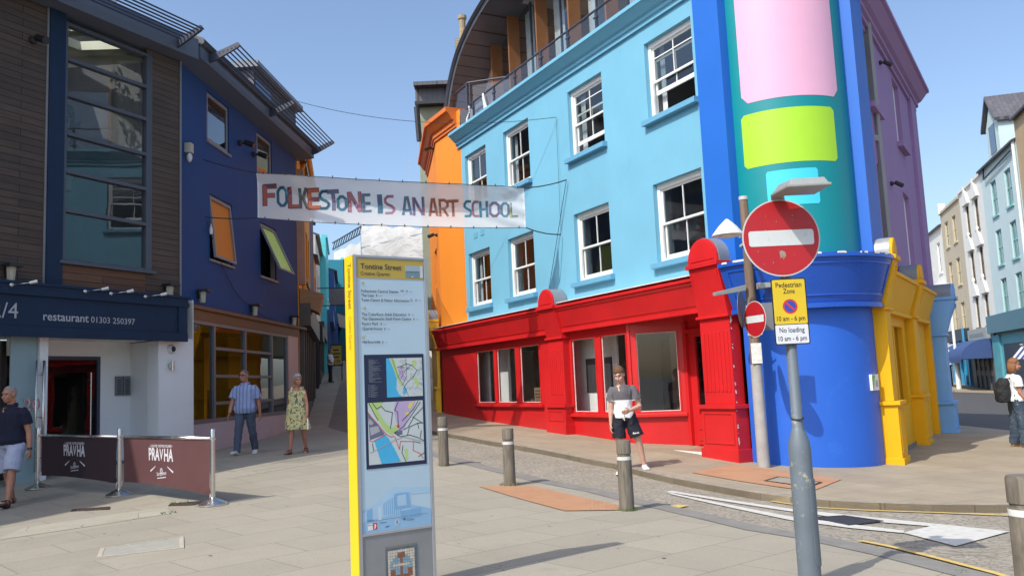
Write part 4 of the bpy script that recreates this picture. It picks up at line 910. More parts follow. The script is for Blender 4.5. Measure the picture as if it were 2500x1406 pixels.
rf = MB(); rf.tube([(-1.75, -.52, 9.27), (6.75, -.52, 9.27)], .085, 10); rf.prism([(-.5, 9.3), (5, 11.2), (5, 11.3), (-.5, 9.38)], -1.7, 6.7); rf.build('roof', brickmat('roof_slate', (.07, .07, .08), (.09, .09, .1), (.03, .03, .03), .3, .2, .008, rough=.6), blue)
b = MB(); b.box(-1.66, 6.38, .5, 5, 3.3, 8.9); b.build('core', DARKIN, blue)
WFR = mat('window_grey', (.24, .235, .25), .5, .06, 5)
ORG_GL = None
def tilt_window(h, tilt, gm, lab=None, pane_backing=None):
    x0, x1, z0, z1 = h[:4]
    f = MB(); frame(f, x0, x1, z0, z1, .05, .16, .05); f.box(x0-.03, x1+.05, -.05, .06, z0-.05, z0-.0); w_ = f.build('window', WFR, blue)
    if lab: w_['label'] = lab
    hz = z1-.04; c, s = math.cos(tilt), math.sin(tilt)
    def tf(v): dz = v.z-hz; return Vector((v.x, v.y-.0+dz*s, hz+dz*c))
    q = MB(); frame(q, x0+.05, x1-.05, z0+.04, z1-.05, .02, .075, .06); q.map(tf); q.build('sash', WFR, w_)
    q = MB(); q.poly([(x0+.1, .045, z0+.08), (x1-.1, .045, z0+.08), (x1-.1, .045, z1-.1), (x0+.1, .045, z1-.1)]); q.map(tf); q.build('pane', gm, w_)
    if pane_backing: q = MB(); q.poly([(x0+.1, .068, z0+.08), (x1-.1, .068, z0+.08), (x1-.1, .068, z1-.1), (x0+.1, .068, z1-.1)]); q.map(tf); q.build('pane_backing', pane_backing, w_)
MIRR = glass('dark_pane', (.10, .12, .13), 1.5)
OREFL = mat('orange_reflection', (.70, .20, .02), .5, .04, 3); LREFL = mat('lime_reflection', (.60, .88, .10), .5, .04, 3)  # painted reflections of orange and lime walls, laid behind the clear panes
tilt_window(bh[0], 0, MIRR); tilt_window(bh[1], 0, MIRR); tilt_window(bh[2], R_(6), glass('clear_pane', (.95, .97, .95), .12), 'window with painted orange reflection tilted a little open', OREFL); tilt_window(bh[3], R_(24), glass('clear_pane', (.95, .97, .95), .12), 'window with painted lime green reflection tilted wide open', LREFL)
# shopfront
sf = MB(); zf = 3.24
sf.box(-1.19, 6.3, -.04, .3, 3.22, 3.5); sf.box(-1.6, 6.95, -.10, .02, 3.46, 3.54)
band = sf.build('shop_band', mat('brown_metal', (.10, .055, .035), .4, .2, 2), blue)
st = MB(); st.box(5.3, 6.3, -.02, .4, -.2, 3.22); st.box(-1.3, -1.16, -.02, .4, -.2, 3.3); st.prism([(-.02, -.5), (.3, -.5), (.3, .95), (-.02, .95)], -1.2, 5.3); st.build('shop_wall', mat('pinkish_render', (.52, .46, .47), .8, .06, 2, .1, 50), blue)
xsh = [-1.16, .1, 2.02, 3.98, 5.3]
f = MB()
for x in xsh: f.box(x-.045, x+.045, -.03, .08, .95, 3.22)
f.box(-1.16, 5.3, -.028, .08, .93, 1.02); f.box(-1.16, 5.3, -.028, .08, 3.14, 3.23)
for z in (2.63, 1.99, 1.36): f.box(.145, 3.935, -.02, .06, z-.035, z+.035)
shopw = f.build('shop_window', ALU, blue, bevel=.003)
BR = glass('shop_glass', (.40, .38, .34), 1.25)
for a, b_ in zip(xsh[:-1], xsh[1:]):
    p = MB(); p.poly([(a+.04, .03, 1.0), (b_-.04, .03, 1.0), (b_-.04, .03, 3.16), (a+.04, .03, 3.16)]); p.build('pane', BR, shopw)
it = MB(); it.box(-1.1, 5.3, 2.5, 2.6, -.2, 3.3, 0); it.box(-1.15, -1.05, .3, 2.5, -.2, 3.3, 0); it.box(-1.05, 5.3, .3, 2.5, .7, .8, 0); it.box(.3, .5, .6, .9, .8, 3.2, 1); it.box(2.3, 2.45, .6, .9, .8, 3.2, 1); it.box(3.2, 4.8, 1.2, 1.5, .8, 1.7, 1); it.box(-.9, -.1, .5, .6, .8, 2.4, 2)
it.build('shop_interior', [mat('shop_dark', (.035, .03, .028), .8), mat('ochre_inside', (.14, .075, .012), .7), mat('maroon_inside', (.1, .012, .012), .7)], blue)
slats(Bw, -1.3, 6.55, (-1.26, 2.65, 6.5), -.5, -1.22, 9.10, .2, 7, 'dark metal sun shade slats projecting from the dark blue building')
for k, (px, py, lab) in enumerate(((483, 722, 'small floodlight low on the dark blue wall above the shop end'), (612, 756, 'small floodlight low on the dark blue wall above mid shopfront'), (709, 782, 'small floodlight at the far lower corner of the dark blue wall'))):
    x_, z_ = Bw.hit(px, py); r_ = empty('floodlight', Bw.P(x_, z_, -.03), Bw.ang, lab, 'floodlight', 'floodlights low on the left facades')
    q = MB(); q.box(-.13, .13, -.25, .0, .08, .13); q.box(-.06, .06, -.05, .03, -.06, .08); q.build('hood', BLACK, r_); q = MB(); q.tube([(0, -.08, -.16), (0, -.08, .08)], [.06, .08], 8); q.build('lamp', mat('lamp_cream', (.45, .43, .33), .5), r_)
for k, (px, py, lab) in enumerate(((17, 665, 'small floodlight on the timber cladding at the left edge'), (405, 710, 'small floodlight on the timber cladding by the blue wall'))):
    x_, z_ = Rw.hit(px, py); r_ = empty('floodlight', Rw.P(x_, z_, -.03), Rw.ang, lab, 'floodlight', 'floodlights low on the left facades')
    q = MB(); q.box(-.13, .13, -.25, .0, .08, .13); q.box(-.06, .06, -.05, .03, -.06, .08); q.build('hood', BLACK, r_); q = MB(); q.tube([(0, -.08, -.16), (0, -.08, .08)], [.06, .08], 8); q.build('lamp', mat('lamp_cream', (.45, .43, .33), .5), r_)
for (px, py, wl_, kind, lab) in ((78, 100, Rw, 'floodlight', 'dark round floodlight high on the timber cladding'), (583, 350, Bw, 'floodlight', 'chrome floodlight between the upper windows of the blue wall'), (617, 378, Bw, 'floodlight', 'black floodlight beside the upper far window of the blue wall')):
    x_, z_ = wl_.hit(px, py); camera_light(wl_.P(x_, z_, -.03), (-wl_.y.x, -wl_.y.y, 0), kind, lab, s=1.5)
x_, z_ = Bw.hit(453, 368); r_ = empty('security_sensor', Bw.P(x_, z_, -.04), Bw.ang, 'cream sensor box with a lamp below on the dark blue wall', 'sensor'); q = MB(); q.box(-.06, .1, -.1, .04, -.05, .16); q.build('box', mat('lamp_cream', (.45, .43, .33), .5), r_); q = MB(); q.ball((0, -.05, -.16), (.06, .06, .11), 10, 8); q.build('lamp', mat('cam_white', (.6, .6, .6), .4), r_)
# ================================================================ houses up the street on the left
lr = Wall((-6.62, 25.9), -11.2)
OCH = mat('ochre_render', (.78, .34, .02), .75, .08, 1.2, .2, 50); OCH2 = mat('orange_dull', (.70, .24, .05), .75, .06, 2, .2, 50)
BRN = mat('brown_shopfront', (.075, .055, .042), .5, .2, 3); CYA = mat('cyan_render', (.12, .62, .66), .7, .05, 2); TEALH = mat('teal_house', (.02, .22, .30), .7, .05, 2); LGR = mat('grey_white_render', (.58, .58, .54), .8, .08, 2); BLUH = mat('mid_blue_house', (.06, .12, .30), .7, .06, 2); PURH = mat('dark_purple_house', (.08, .02, .09), .7, .06, 2)
SLATE = brickmat('slate_roof', (.09, .09, .105), (.12, .12, .135), (.04, .04, .045), .35, .2, .008, rough=.55, bump=.4)
def terrace(name, wl_, x0, x1, zb, zt, m, label, wins=(), roofm=None, shop=None, proj=0, depth=6, group=None, zshop=3., wm=None, rh=1.2, parapet=False, extra=None):
    r_ = wl_.root(name, label, 'house', group); w = MB(); y = -proj
    facade(w, x0, x1, zb, zt, [(a, b, c, d, .12) for a, b, c, d in wins], y=y); w.add([(x0, y, zb), (x0, depth, zb), (x0, depth, zt), (x0, y, zt), (x1, y, zb), (x1, depth, zb), (x1, depth, zt), (x1, y, zt)], [(3, 2, 1, 0), (4, 5, 6, 7)]); w.build('wall', m, r_)
    if parapet:
        q = MB(); q.box(x0+.01, x1-.01, y-.10, .2+y, zt, zt+.15); q.box(x0+.01, x1-.01, .2+y, depth, zt-.3, zt-.2); q.build('roof', roofm or LEAD, r_)
    else:
        q = MB(); q.prism([(y-.2, zt-.02), (depth/2, zt+rh), (depth, zt), (depth, zt-.1), (depth/2, zt+rh-.15), (y-.2, zt-.12)], x0, x1); q.build('roof', roofm or SLATE, r_)
    for a, b, c, d in wins:
        q = MB(); frame(q, a, b, c, d, y+.06, y+.14, .05); q.box((a+b)/2-.02, (a+b)/2+.02, y+.08, y+.12, c, d); q.box(a, b, y+.07, y+.12, (c+d)/2-.03, (c+d)/2+.03); q.box(a-.08, b+.08, y-.07, y+.06, c-.1, c); w_ = q.build('window', wm or WHITE, r_)
        q = MB(); q.poly([(a+.04, y+.1, c+.04), (b-.04, y+.1, c+.04), (b-.04, y+.1, d-.04), (a+.04, y+.1, d-.04)]); q.build('pane', GLASSD, w_)
        q = MB(); q.box(a, b, y+.4, y+.45, c, d); q.build('pane_backing', DARKIN, w_)
    if shop:
        zs = zshop; q = MB(); q.box(x0+.02, x1-.02, y-.35, y, zs-.7, zs); q.box(x0+.02, x1-.02, y-.12, y, zb, zb+.8+.6); n = max(2, int((x1-x0)/1.4))
        for k in range(n+1): xx = x0+.1+(x1-x0-.2)*k/n; q.box(xx-.07, xx+.07, y-.14, y, zb, zs-.7)
        s_ = q.build('shopfront', shop, r_); q = MB(); q.box(x0+.1, x1-.1, y-.05, y-.02, zb+1., zs-.7); q.build('pane', MIRR, s_)
    return r_
oc = terrace('ochre_house', lr, .35, 9.0, -.2, 9.4, OCH, 'ochre yellow house with brown shopfront next to the dark blue building', [(3.3, 4.5, 5.6, 7.6), (5.6, 6.8, 5.6, 7.6), (7.4, 8.3, 5.6, 7.6)], shop=BRN, zshop=4.3, proj=.0, wm=BRN)
q = MB(); q.tube([(2.2, -.08, 4.6), (2.2, -.08, 9.1), (2.4, -.15, 9.4)], .07, 8); q.tube([(7.2, -.25, 9.3), (7.2, -.45, 9.5), (7.4, -.3, 8.7)], .11, 8); q.tube([(.4, -.3, 9.43), (9, -.3, 9.43)], .1, 8); q.build('gutter_pipe', mat('ochre_pipe', (.62, .36, .03), .6), oc)
q = MB(); q.prism([(-.6, 4.0), (-.02, 4.3), (-.02, 4.8), (-.75, 4.6)], .45, 1.6); q.build('fascia_end', woodmat('worn_fascia', (.28, .14, .06), (.4, .22, .1), line=False), oc)
q = MB(); q.box(.36, .62, -.2, .1, 4.9, 8.6); q.build('pink_quoin', mat('pink_stucco', (.45, .24, .17), .8, .1, 3, .3, 20), oc)
terrace('purple_chimney_house', lr, 9.0, 13.2, 0, 10.3, PURH, 'tall dark purple house rising behind the ochre house', [], depth=5, rh=.6)
terrace('orange_narrow_house', lr, 13.2, 16.0, .5, 7.9, OCH2, 'narrow dull orange house past the ochre house', [(14., 15.2, 4.9, 7.0)], shop=BLACK, zshop=4.6, wm=BRN)
terrace('grey_white_house', lr, 16.0, 22.5, 1.2, 9.4, LGR, 'grey white house with hanging signs up the street', [(17, 18.2, 6, 7.8), (19.5, 20.7, 6, 7.8)], shop=BRN, zshop=5.0)
terrace('turquoise_house', lr, 22.5, 29, 2, 10.4, CYA, 'turquoise house with a sloping top further up the street', [(24, 25.2, 7, 9), (26.6, 27.8, 7, 9)], shop=BLUH, zshop=6.2, proj=.35, parapet=True, roofm=CYA)
terrace('mid_blue_house', lr, 29, 35, 2.5, 9.4, BLUH, 'mid blue house beyond the turquoise house', [(30.5, 31.6, 7.5, 9.2)], shop=BLUH, zshop=6.6, proj=.7)
terrace('teal_house', lr, 35, 46, 3, 11.0, TEALH, 'teal house at the far bend of the street', [(37, 38.4, 9, 11), (41, 42.4, 9, 11)], proj=1.3, parapet=True, roofm=CYA)
q = lr.root('roof_chimney', 'brick chimney block with blue caps on the far roofs', 'chimney'); b = MB(); b.box(26, 28.5, .6, 2.6, 10, 12.6, 0); b.box(25.8, 28.7, .4, 2.8, 12.3, 12.75, 1); b.build('stack', [brickmat('chimney_brick', (.25, .09, .06), (.3, .12, .08), (.12, .1, .09), .22, .075, .01, plane=(0, 2)), BLUH], q)
# hanging signs, bracket
sg = lr.root('hanging_sign', 'grey square hanging sign on a bracket over the upper street', 'sign'); x_, z_ = 17.5, lr.hit(820, 727, -1)[1]
c_ = at(825, 724, 43); x_ = (c_.to_2d()-lr.O).dot(lr.d); y_ = (c_.to_2d()-lr.O).dot(lr.y)
b = MB(); b.box(x_, x_+.06, y_-.42, y_+.42, c_.z-.4, c_.z+.4); b.build('board', mat('sign_grey', (.16, .165, .18), .6), sg); b = MB(); b.tube([(x_+.03, 0, c_.z+.45), (x_+.03, y_-.5, c_.z+.45)], .025, 6); b.build('bracket', BLACK, sg); b = MB(); b.tube([(x_+.03, 0, c_.z-.45), (x_+.03, y_-.5, c_.z-.45)], .025, 6); b.build('bracket', BLACK, sg)
sg = lr.root('flag_sign', 'pale hanging flag sign below the grey square sign', 'sign'); c_ = at(837, 782, 47); x_ = (c_.to_2d()-lr.O).dot(lr.d); y_ = (c_.to_2d()-lr.O).dot(lr.y)
b = MB(); b.hexa([(x_, y_-.3, c_.z-.5), (x_+.05, y_-.3, c_.z-.5), (x_+.05, y_+.2, c_.z-.35), (x_, y_+.2, c_.z-.35), (x_, y_-.2, c_.z+.2), (x_+.05, y_-.2, c_.z+.2), (x_+.05, y_+.3, c_.z+.4), (x_, y_+.3, c_.z+.4)]); b.build('cloth', mat('flag_cream', (.45, .42, .35), .8), sg)
AX = at(822, 875, 42.8).x
ab = empty('a_board', (AX, 42.8, g(AX, 42.8)), .15, 'yellow and black notice board behind the man far up the street', 'a-board'); b = MB(); b.box(-.3, .3, -.03, .03, .75, 1.85); b.build('panel', BLACK, ab); b = MB(); b.box(-.25, .25, -.04, -.031, .82, 1.78); b.build('sheet', mat('aboard_yellow', (.42, .33, .04), .7), ab)
tx = MB()
for k in range(4): tx.box(-.18, .18-.06*(k % 2), -.045, -.041, .98+.18*k, 1.05+.18*k)
tx.build('writing', BLACK, ab); b = MB(); b.tube([(-.25, 0, 0), (-.25, 0, .8)], .025, 6); b.tube([(.25, 0, 0), (.25, 0, .8)], .025, 6); b.build('legs', BLACK, ab)
# ---- scaffold wrapped building at the head of the street
SHEET = NT('scaffold_sheet'); SHEET.setp(.55); SHEET.col(SHEET.ramp(SHEET.noise(.6, 4), [(.3, (.44, .44, .43)), (.7, (.60, .60, .59))])); SHEET.bump(SHEET.noise(.9, 4, SHEET.mapping((1, 1, 1.8)), .55, .5), .55, .2); SHEET = SHEET.mat
sc = empty('sheeted_scaffold', (0, 0, 0), 0, 'scaffold wrapped in crumpled white sheeting at the head of the street', 'scaffold')
P0, P1 = at(880, 560, 47), at(1046, 560, 43)
def sheet(P0, P1, z0, z1, par, seed, n=110, nz=70, amp=.10, zl=None):
    rnd = random.Random(seed); q = MB(); d = (P1-P0); d.z = 0; nn = Vector((-d.y, d.x, 0)).normalized(); ph = [(rnd.uniform(2, 9), rnd.uniform(-6, 6), rnd.uniform(0, 6)) for _ in range(9)]
    vs = []
    for j in range(nz+1):
        for i in range(n+1):
            u, v = i/n, j/nz; lift = abs(math.sin(v*math.pi*5))**.6
            hh = sum(abs(math.sin(a*u*2.5+b*v*2.5+c+.6*math.sin(a*v*3)))**1.6*.25 for a, b, c in ph)/2.2*(.12+lift*.8)
            vs.append(P0+d*u+Vector((0, 0, z0-P0.z+((z1 if zl is None else zl+(z1-zl)*u)-z0)*v+(.10*math.sin(u*17+seed) if j == nz else 0)))-nn*(hh*amp*1.1-.1))
    q.add(vs, [(j*(n+1)+i, j*(n+1)+i+1, (j+1)*(n+1)+i+1, (j+1)*(n+1)+i) for j in range(nz) for i in range(n)])
    return q.build('sheeting', SHEET, par, smooth=False)
ztop = at(1046, 556, 43).z; zt0 = at(882, 549, 47).z
sheet(P0, P1, 2, ztop, sc, 3, zl=zt0)
pl_ = MB()
for k in range(9):
    p = P0.lerp(P1, k/8); pl_.tube([(p.x, p.y+.2, 2), (p.x, p.y+.2, ztop+(.5 if k % 2 else .9))], .04, 6)
for z in (4, 6, 8, ztop-.2): pl_.tube([(P0.x, P0.y+.1, z), (P1.x, P1.y+.1, z)], .035, 6)
pl_.build('poles', STEEL, sc)
bk = MB(); bk.box(P0.x+.8, P1.x, P0.y+1.5, P0.y+7, 1, ztop-.5); bk.build('building_behind', LGR, sc)
sc2 = empty('sheeted_scaffold', (0, 0, 0), 0, 'second sheeted scaffold with a truss roof behind the turquoise house', 'scaffold')
Q0, Q1 = at(812, 600, 62), at(890, 600, 58); zt2 = at(850, 600, 60).z
sheet(Q0, Q1, 3, zt2, sc2, 5, 40, 20, .04)
pl_ = MB()
for o_ in (0, .5): pl_.tube([(Q0.x, Q0.y, zt2+.1+o_), (Q1.x, Q1.y, zt2+.6+o_)], .06, 6)
for k in range(12):
    a, b_ = Q0.lerp(Q1, k/12), Q0.lerp(Q1, (k+1)/12); zz_ = zt2+.1+.5*k/12; pl_.tube([(a.x, a.y, zz_), (b_.x, b_.y, zz_+.5)], .04, 5)
pl_.build('truss', DKSTEEL, sc2)
ms = empty('mast', at(1001, 470, 50), 0, 'thin aerial mast standing above the banner against the sky', 'aerial'); b = MB(); b.tube([(0, 0, -6), (0, 0, 2.0)], .035, 6); b.build('pole', STEEL, ms)
# ---- slate hung house behind the orange building
sl = hw.root('slate_hung_house', 'slate hung house with black downpipe behind the orange building', 'house')
a0_, a1_ = hw.hit(1016, 300, 1.2)[0], 0
def boxpx(px0, px1, Y, zlo, zhi, dy, name, m, par):
    A, B = at(px0, 300, Y), at(px1, 300, Y); inv = par.matrix_basis.inverted(); b = MB(); b.box(A.x, B.x, Y, Y+dy, zlo, zhi); b.map(lambda v: inv @ v); return b.build(name, m, par)
zA, zB, zC = at(1030, 330, 33).z, at(1030, 262, 33).z, at(1030, 212, 33).z
boxpx(1022, 1110, 33, 3, zB, 5, 'wall', mat('green_grey', (.30, .33, .24), .8), sl)
boxpx(1014, 1110, 32.6, zB, zB+.12, 6, 'eaves', BLACK, sl)
boxpx(1016, 1110, 33.2, zB+.1, zC, 4, 'slate_bay', SLATE, sl); boxpx(1012, 1110, 32.8, zC, zC+.15, 6, 'roof', SLATE, sl)
b = MB(); p0, p1 = at(1017, 262, 32.5), at(1024, 345, 32.5); b.tube([p0, p1], .11, 8); inv = sl.matrix_basis.inverted(); b.map(lambda v: inv @ v); b.build('downpipe', BLACK, sl)
ch = empty('chimney_pot', at(1130, 90, 36), 0, 'old clay chimney pot rising beside the curved penthouse roof', 'chimney'); b = MB(); b.lathe([(.14, -.2), (.16, .3), (.13, .35), (.15, .75), (.2, .8), (.2, .95), (.14, .97)], n=12); b.build('pot', mat('clay_pot', (.33, .26, .16), .9, .2, 8), ch); b = MB(); b.box(-.35, .45, -.3, .3, -3, -.2); b.build('stack', brickmat('pot_brick', (.33, .25, .15), (.4, .3, .2), (.2, .18, .15), .22, .075, .01, plane=(0, 2)), ch)
# ---- dormer roof behind the blue slats
do = Bw.root('roof_dormer', 'slated dormer behind the sun shade slats on the blue roof', 'dormer'); q = MB(); q.box(5.0, 9.0, .8, 4.5, 8.9, 11.3, 0); q.box(4.8, 9.2, .6, 4.7, 11.3, 11.5, 1); q.box(5.1, 6.4, .77, .8, 9.6, 11.0, 2); q.build('body', [SLATE, LEAD, mat('dormer_blue', (.1, .2, .35), .5)], do, bevel=-1)

# ================================================================ terrace on the far side of the right hand street
Fo = at(2390, 945, 49); Fw = Wall((Fo.x, Fo.y), d=(-.28067, -.9598))
PBLUE = mat('pale_blue_render', (.52, .66, .68), .8, .04, 1.5); FWHITE = mat('far_white', (.74, .74, .70), .8, .04, 1.5); BEIGE = mat('beige_render', (.50, .44, .33), .8, .05, 1.5); TAN = mat('tan_render', (.45, .33, .2), .8, .05, 2)
gr = 'terrace houses across the right hand street'
def fwin(xs, zs, w, h): return [(x, x+w, z, z+h) for z in zs for x in xs]
fa_ = terrace('pale_blue_terrace_house', Fw, 5.3, 11.9, -1, 11.6, PBLUE, 'pale blue terrace house with a gabled dormer', fwin((6.9, 9.5), (3.9, 6.35, 8.85), 1.05, 1.75), group=gr, wm=mat('turq_frame', (.25, .5, .52), .6))
q = MB(); q.box(7.4, 9.6, -.05, 2.5, 11.6, 13.2); q.prism([(7.4, 13.2), (9.6, 13.2), (8.5, 14.3)], -.05, 2.5, 'y'); q.build('dormer', PBLUE, fa_); q = MB(); q.prism([(7.2, 13.1), (8.5, 14.5), (9.8, 13.1), (9.8, 13.25), (8.5, 14.7), (7.2, 13.25)], -.25, 2.6, 'y'); q.build('dormer_roof', SLATE, fa_); q = MB(); q.box(8.0, 9.0, -.08, -.05, 11.8, 13.2); q.build('dormer_window', GLASSD, fa_)
q = MB(); q.tube([(6.3, -.1, 11.5), (6.3, -.12, 10.95), (11.3, -.12, 11.2)], .045, 6); q.build('gutter', BLACK, fa_); q = MB(); q.tube([(11.75, -.1, 3.6), (11.75, -.1, 11.6)], .07, 6, ); q.build('gutter_pipe', WHITE, fa_)
fb_ = terrace('white_terrace_house', Fw, .0, 5.3, -1, 11.4, FWHITE, 'white terrace house with pointed hoods over narrow windows', fwin((1.2, 3.3), (3.5, 6.1, 8.75), .8, 1.7), group=gr, parapet=True, wm=mat('brown_frame', (.16, .12, .08), .6), roofm=FWHITE)
for x in (1.6, 3.7):
    for z in (5.25, 7.85, 10.5):
        q = MB(); q.prism([(x-.75, z), (x+.75, z), (x, z+1.05)], -.12, 0, 'y'); q.build('window_hood', FWHITE, fb_)
fc_ = terrace('beige_terrace_house', Fw, -5.6, 0, -1, 11.2, BEIGE, 'beige terrace house between the white houses', fwin((-4.6, -2.4), (3.6, 6.3, 8.9), 1.0, 1.6), group=gr, parapet=True, wm=mat('cream_frame', (.62, .55, .36), .6), roofm=BEIGE)
q = MB(); q.box(-5.6, -5.2, -.15, .25, 11.2, 11.9); q.build('corner_pier', FWHITE, fc_)
fd_ = terrace('small_white_house', Fw, -11, -5.6, -1, 10.6, FWHITE, 'white terrace house with a balcony furthest down the right street', fwin((-7.6,), (4.2, 7.6), 1.0, 2.0), group=gr); q = MB(); q.box(-8.6, -5.9, -.7, 0, 6.6, 6.75); q.tube([(-8.6, -.7, 7.7), (-5.9, -.7, 7.7)], .04, 6); q.build('balcony', WHITE, fd_)
fe_ = terrace('tan_terrace_house', Fw, 11.9, 18, -1, 12.5, TAN, 'tan terrace house at the right edge of the frame', fwin((13.5,), (4, 7), 1.0, 1.7), group=gr)
ch = Fw.root('chimney_pot', 'short dark chimney on the roof beside the gabled dormer', 'chimney'); q = MB(); q.box(5.9, 6.9, .5, 1.3, 11.5, 12.6); q.lathe([(.25, 0), (.28, .5), (.2, .7)], (6.4, .9, 12.6), 10); q.build('stack', mat('stack_dark', (.12, .11, .1), .9), ch)
# shops
SHB = mat('shop_blue', (.04, .27, .42), .5, .08, 2); SHN = mat('shop_navy', (.02, .035, .06), .5); AWN = mat('awning_blue', (.035, .075, .21), .7, .06, 3)
s1 = Fw.root('bright_blue_shop', 'bright blue shopfront with a white notice board under the beige house', 'shop'); q = MB(); q.box(-6.5, -.9, -.3, .1, 2.9, 3.6); q.box(-6.5, -.9, -.05, .1, -.5, 2.9); q.build('front', SHN, s1); q = MB()
for x in (-5.6, -4.6, -3.4, -2.4, -1.4): q.box(x-.18, x+.18, -.15, -.05, -.5, 2.9)
q.box(-1.2, -.9, -.36, -.3, 2.2, 3.6); q.build('pilasters', mat('bright_blue', (.03, .32, .58), .5), s1); q = MB(); q.box(-4.6, -1.7, -.5, -.42, 2.0, 2.75); nb = q.build('notice', FWHITE, s1); tx = MB()
for k in range(4): tx.box(-4.2+.2*k, -2.1-.2*k, -.511, -.509, 2.12+.13*k, 2.17+.13*k)
tx.build('writing', mat('notice_red', (.3, .03, .03), .6), nb)
s2 = Fw.root('awning_shop', 'dark shop with a name board under the navy awning', 'shop'); q = MB(); q.box(-.6, 4.9, -.1, .1, -.5, 3.4); q.build('front', SHN, s2); q = MB(); q.box(.0, 4.2, -.3, -.1, 2.75, 3.4); nb = q.build('name_board', mat('grey_board', (.3, .34, .33), .6), s2); tx = MB()
tx.box(.4, 3.6, -.31, -.3, 2.95, 3.15); tx.build('board_band', mat('board_band_grey', (.2, .23, .23), .6), nb)  # plain darker band in place of the lettering
q = MB()
for x in (.4, 1.4, 2.4, 3.4, 4.4): q.box(x-.1, x+.1, -.16, -.1, -.4, 2.4)
q.box(.4, 4.4, -.14, -.1, .8, 1.1); q.box(1.2, 3.6, -.13, -.1, 1.3, 1.6); q.build('posts', mat('shop_grey', (.09, .09, .09), .6), s2)
aw = Fw.root('navy_awning', 'navy blue curved awning with scalloped edge over the dark shop', 'awning'); q = MB(); n = 10; arc = [(-.2-1.5*math.sin(math.pi/2*k/n), 1.75+1.05*math.cos(math.pi/2*k/n)) for k in range(n+1)]
q.add([(x, a, z) for x in (-.7, 4.6) for a, z in arc], [(k, k+1, n+1+k+1, n+1+k) for k in range(n)]); q.poly([(-.7, a, z) for a, z in arc]+[(-.7, -.2, 1.75)]); q.poly([(4.6, a, z) for a, z in arc]+[(4.6, -.2, 1.75)])
for k in range(16): x = -.7+5.3*k/16; q.poly([(x, -1.71, 1.8), (x+.33, -1.71, 1.8), (x+.33, -1.71, 1.62), (x+.165, -1.71, 1.52), (x, -1.71, 1.62)])
q.build('canvas', AWN, aw); tx = MB(); [tx.hexa([(-.2+.17*k, -1.64, 2.1), (-.1+.17*k, -1.64, 2.1), (-.1+.17*k, -1.6, 2.1), (-.2+.17*k, -1.6, 2.1), (-.2+.17*k, -1.52, 2.3+.15*(k%3==0)), (-.1+.17*k, -1.52, 2.3+.15*(k%3==0)), (-.1+.17*k, -1.4, 2.3), (-.2+.17*k, -1.4, 2.3)]) for k in range(6)]; tx.build('lettering', FWHITE, aw)
s3 = Fw.root('turquoise_shop', 'turquoise shopfront with worn paint and a striped awning', 'shop'); q = MB(); q.box(4.9, 13, -.1, .1, -.5, 2.9, 0); q.box(4.9, 13, -.4, .1, 3.0, 3.9, 1); q.box(4.8, 6.2, -.2, -.1, -.5, 2.9, 0); q.box(6.6, 12, -.12, -.1, .6, 2.4, 2); q.build('front', [mat('turq_shop', (.10, .36, .42), .6, .1, 2, dirt=(.35, .27, .17), dirt_amt=.9, dscale=1.2), mat('dull_teal', (.08, .19, .25), .6), SHN], s3)
q = MB()
for k in range(10): x = 13.2+.45*k; q.box(x, x+.45, -1.1, -.4, 2.2, 2.25, k % 2); q.hexa([(x, -1.5, 1.6), (x+.45, -1.5, 1.6), (x+.45, -1.45, 1.6), (x, -1.45, 1.6), (x, -.4, 2.9), (x+.45, -.4, 2.9), (x+.45, -.35, 2.9), (x, -.35, 2.9)], k % 2)
q.build('striped_awning', [FWHITE, mat('stripe_navy', (.05, .08, .22), .7)], s3)
bn = empty('litter_bin', Fw.P(-1.2, g(*Fw.P(-1.2, 0, -1.5).to_2d())+.12, -1.5), Fw.ang, 'black litter bin on the far pavement by the blue shop', 'bin'); q = MB(); q.box(-.35, .35, -.35, .35, 0, 1.15); q.box(-.4, .4, -.4, .4, 1.15, 1.25); q.build('body', BLACK, bn); q = MB(); q.box(-.25, .25, -.36, -.351, .8, 1.05); q.build('slot', DARKIN, bn)
lp = empty('white_post', gp(2342, 950, .1), 0, 'thin white lamp post past the end of the pale blue shop', 'post'); q = MB(); q.tube([(0, 0, -.3), (0, 0, 2.0)], .13, 10); q.tube([(0, 0, 2.0), (0, 0, 6)], .075, 10); q.build('pole', WHITE, lp)
# ================================================================ information totem
To = at(868, 900, 6.2); Tw = Wall((To.x, To.y), d=(.833, .553))
tot = Tw.root('information_totem', 'tall yellow and silver street map totem standing in the plaza', 'information totem')
TWD, TTH, TZ = .615, .15, 2.51
SIL = mat('anodised_silver', (.44, .45, .48), .35, .05, 6, metal=.6); TGRY = mat('totem_grey', (.235, .24, .245), .5, .1, 3, .08, 40, dirt=(.17, .17, .17)); TYEL = mat('totem_yellow', (.80, .56, .01), .4, .03, 3); TOCH = mat('panel_ochre', (.46, .33, .055), .3, .03, 3); TPALE = mat('panel_pale_blue', (.43, .57, .67), .3, .03, 2)
INK = mat('ink_dark', (.025, .03, .045), .5); INKY = mat('ink_yellow', (.42, .36, .05), .5); NAVYM = mat('map_navy', (.012, .02, .06), .35)
z0_ = -.25
b = MB(); b.box(.028, TWD-.028, .012, TTH-.02, z0_, TZ-.02); b.build('core', TGRY, tot)
b = MB(); b.box(0, .026, .0, TTH-.025, z0_, TZ); b.box(TWD-.026, TWD, 0, TTH-.025, z0_, TZ); b.box(.026, TWD-.026, 0, TTH-.025, TZ-.02, TZ); b.box(.026, TWD-.026, .0, .02, .455, .475); b.build('frame', SIL, tot, bevel=.003)
b = MB(); b.box(-.008, -.001, -.001, TTH, z0_, TZ-.005); sd_ = b.build('side_panel', TYEL, tot)
b = MB(); b.box(.026, TWD-.026, .006, .012, z0_, .455); b.build('lower_panel', TGRY, tot)
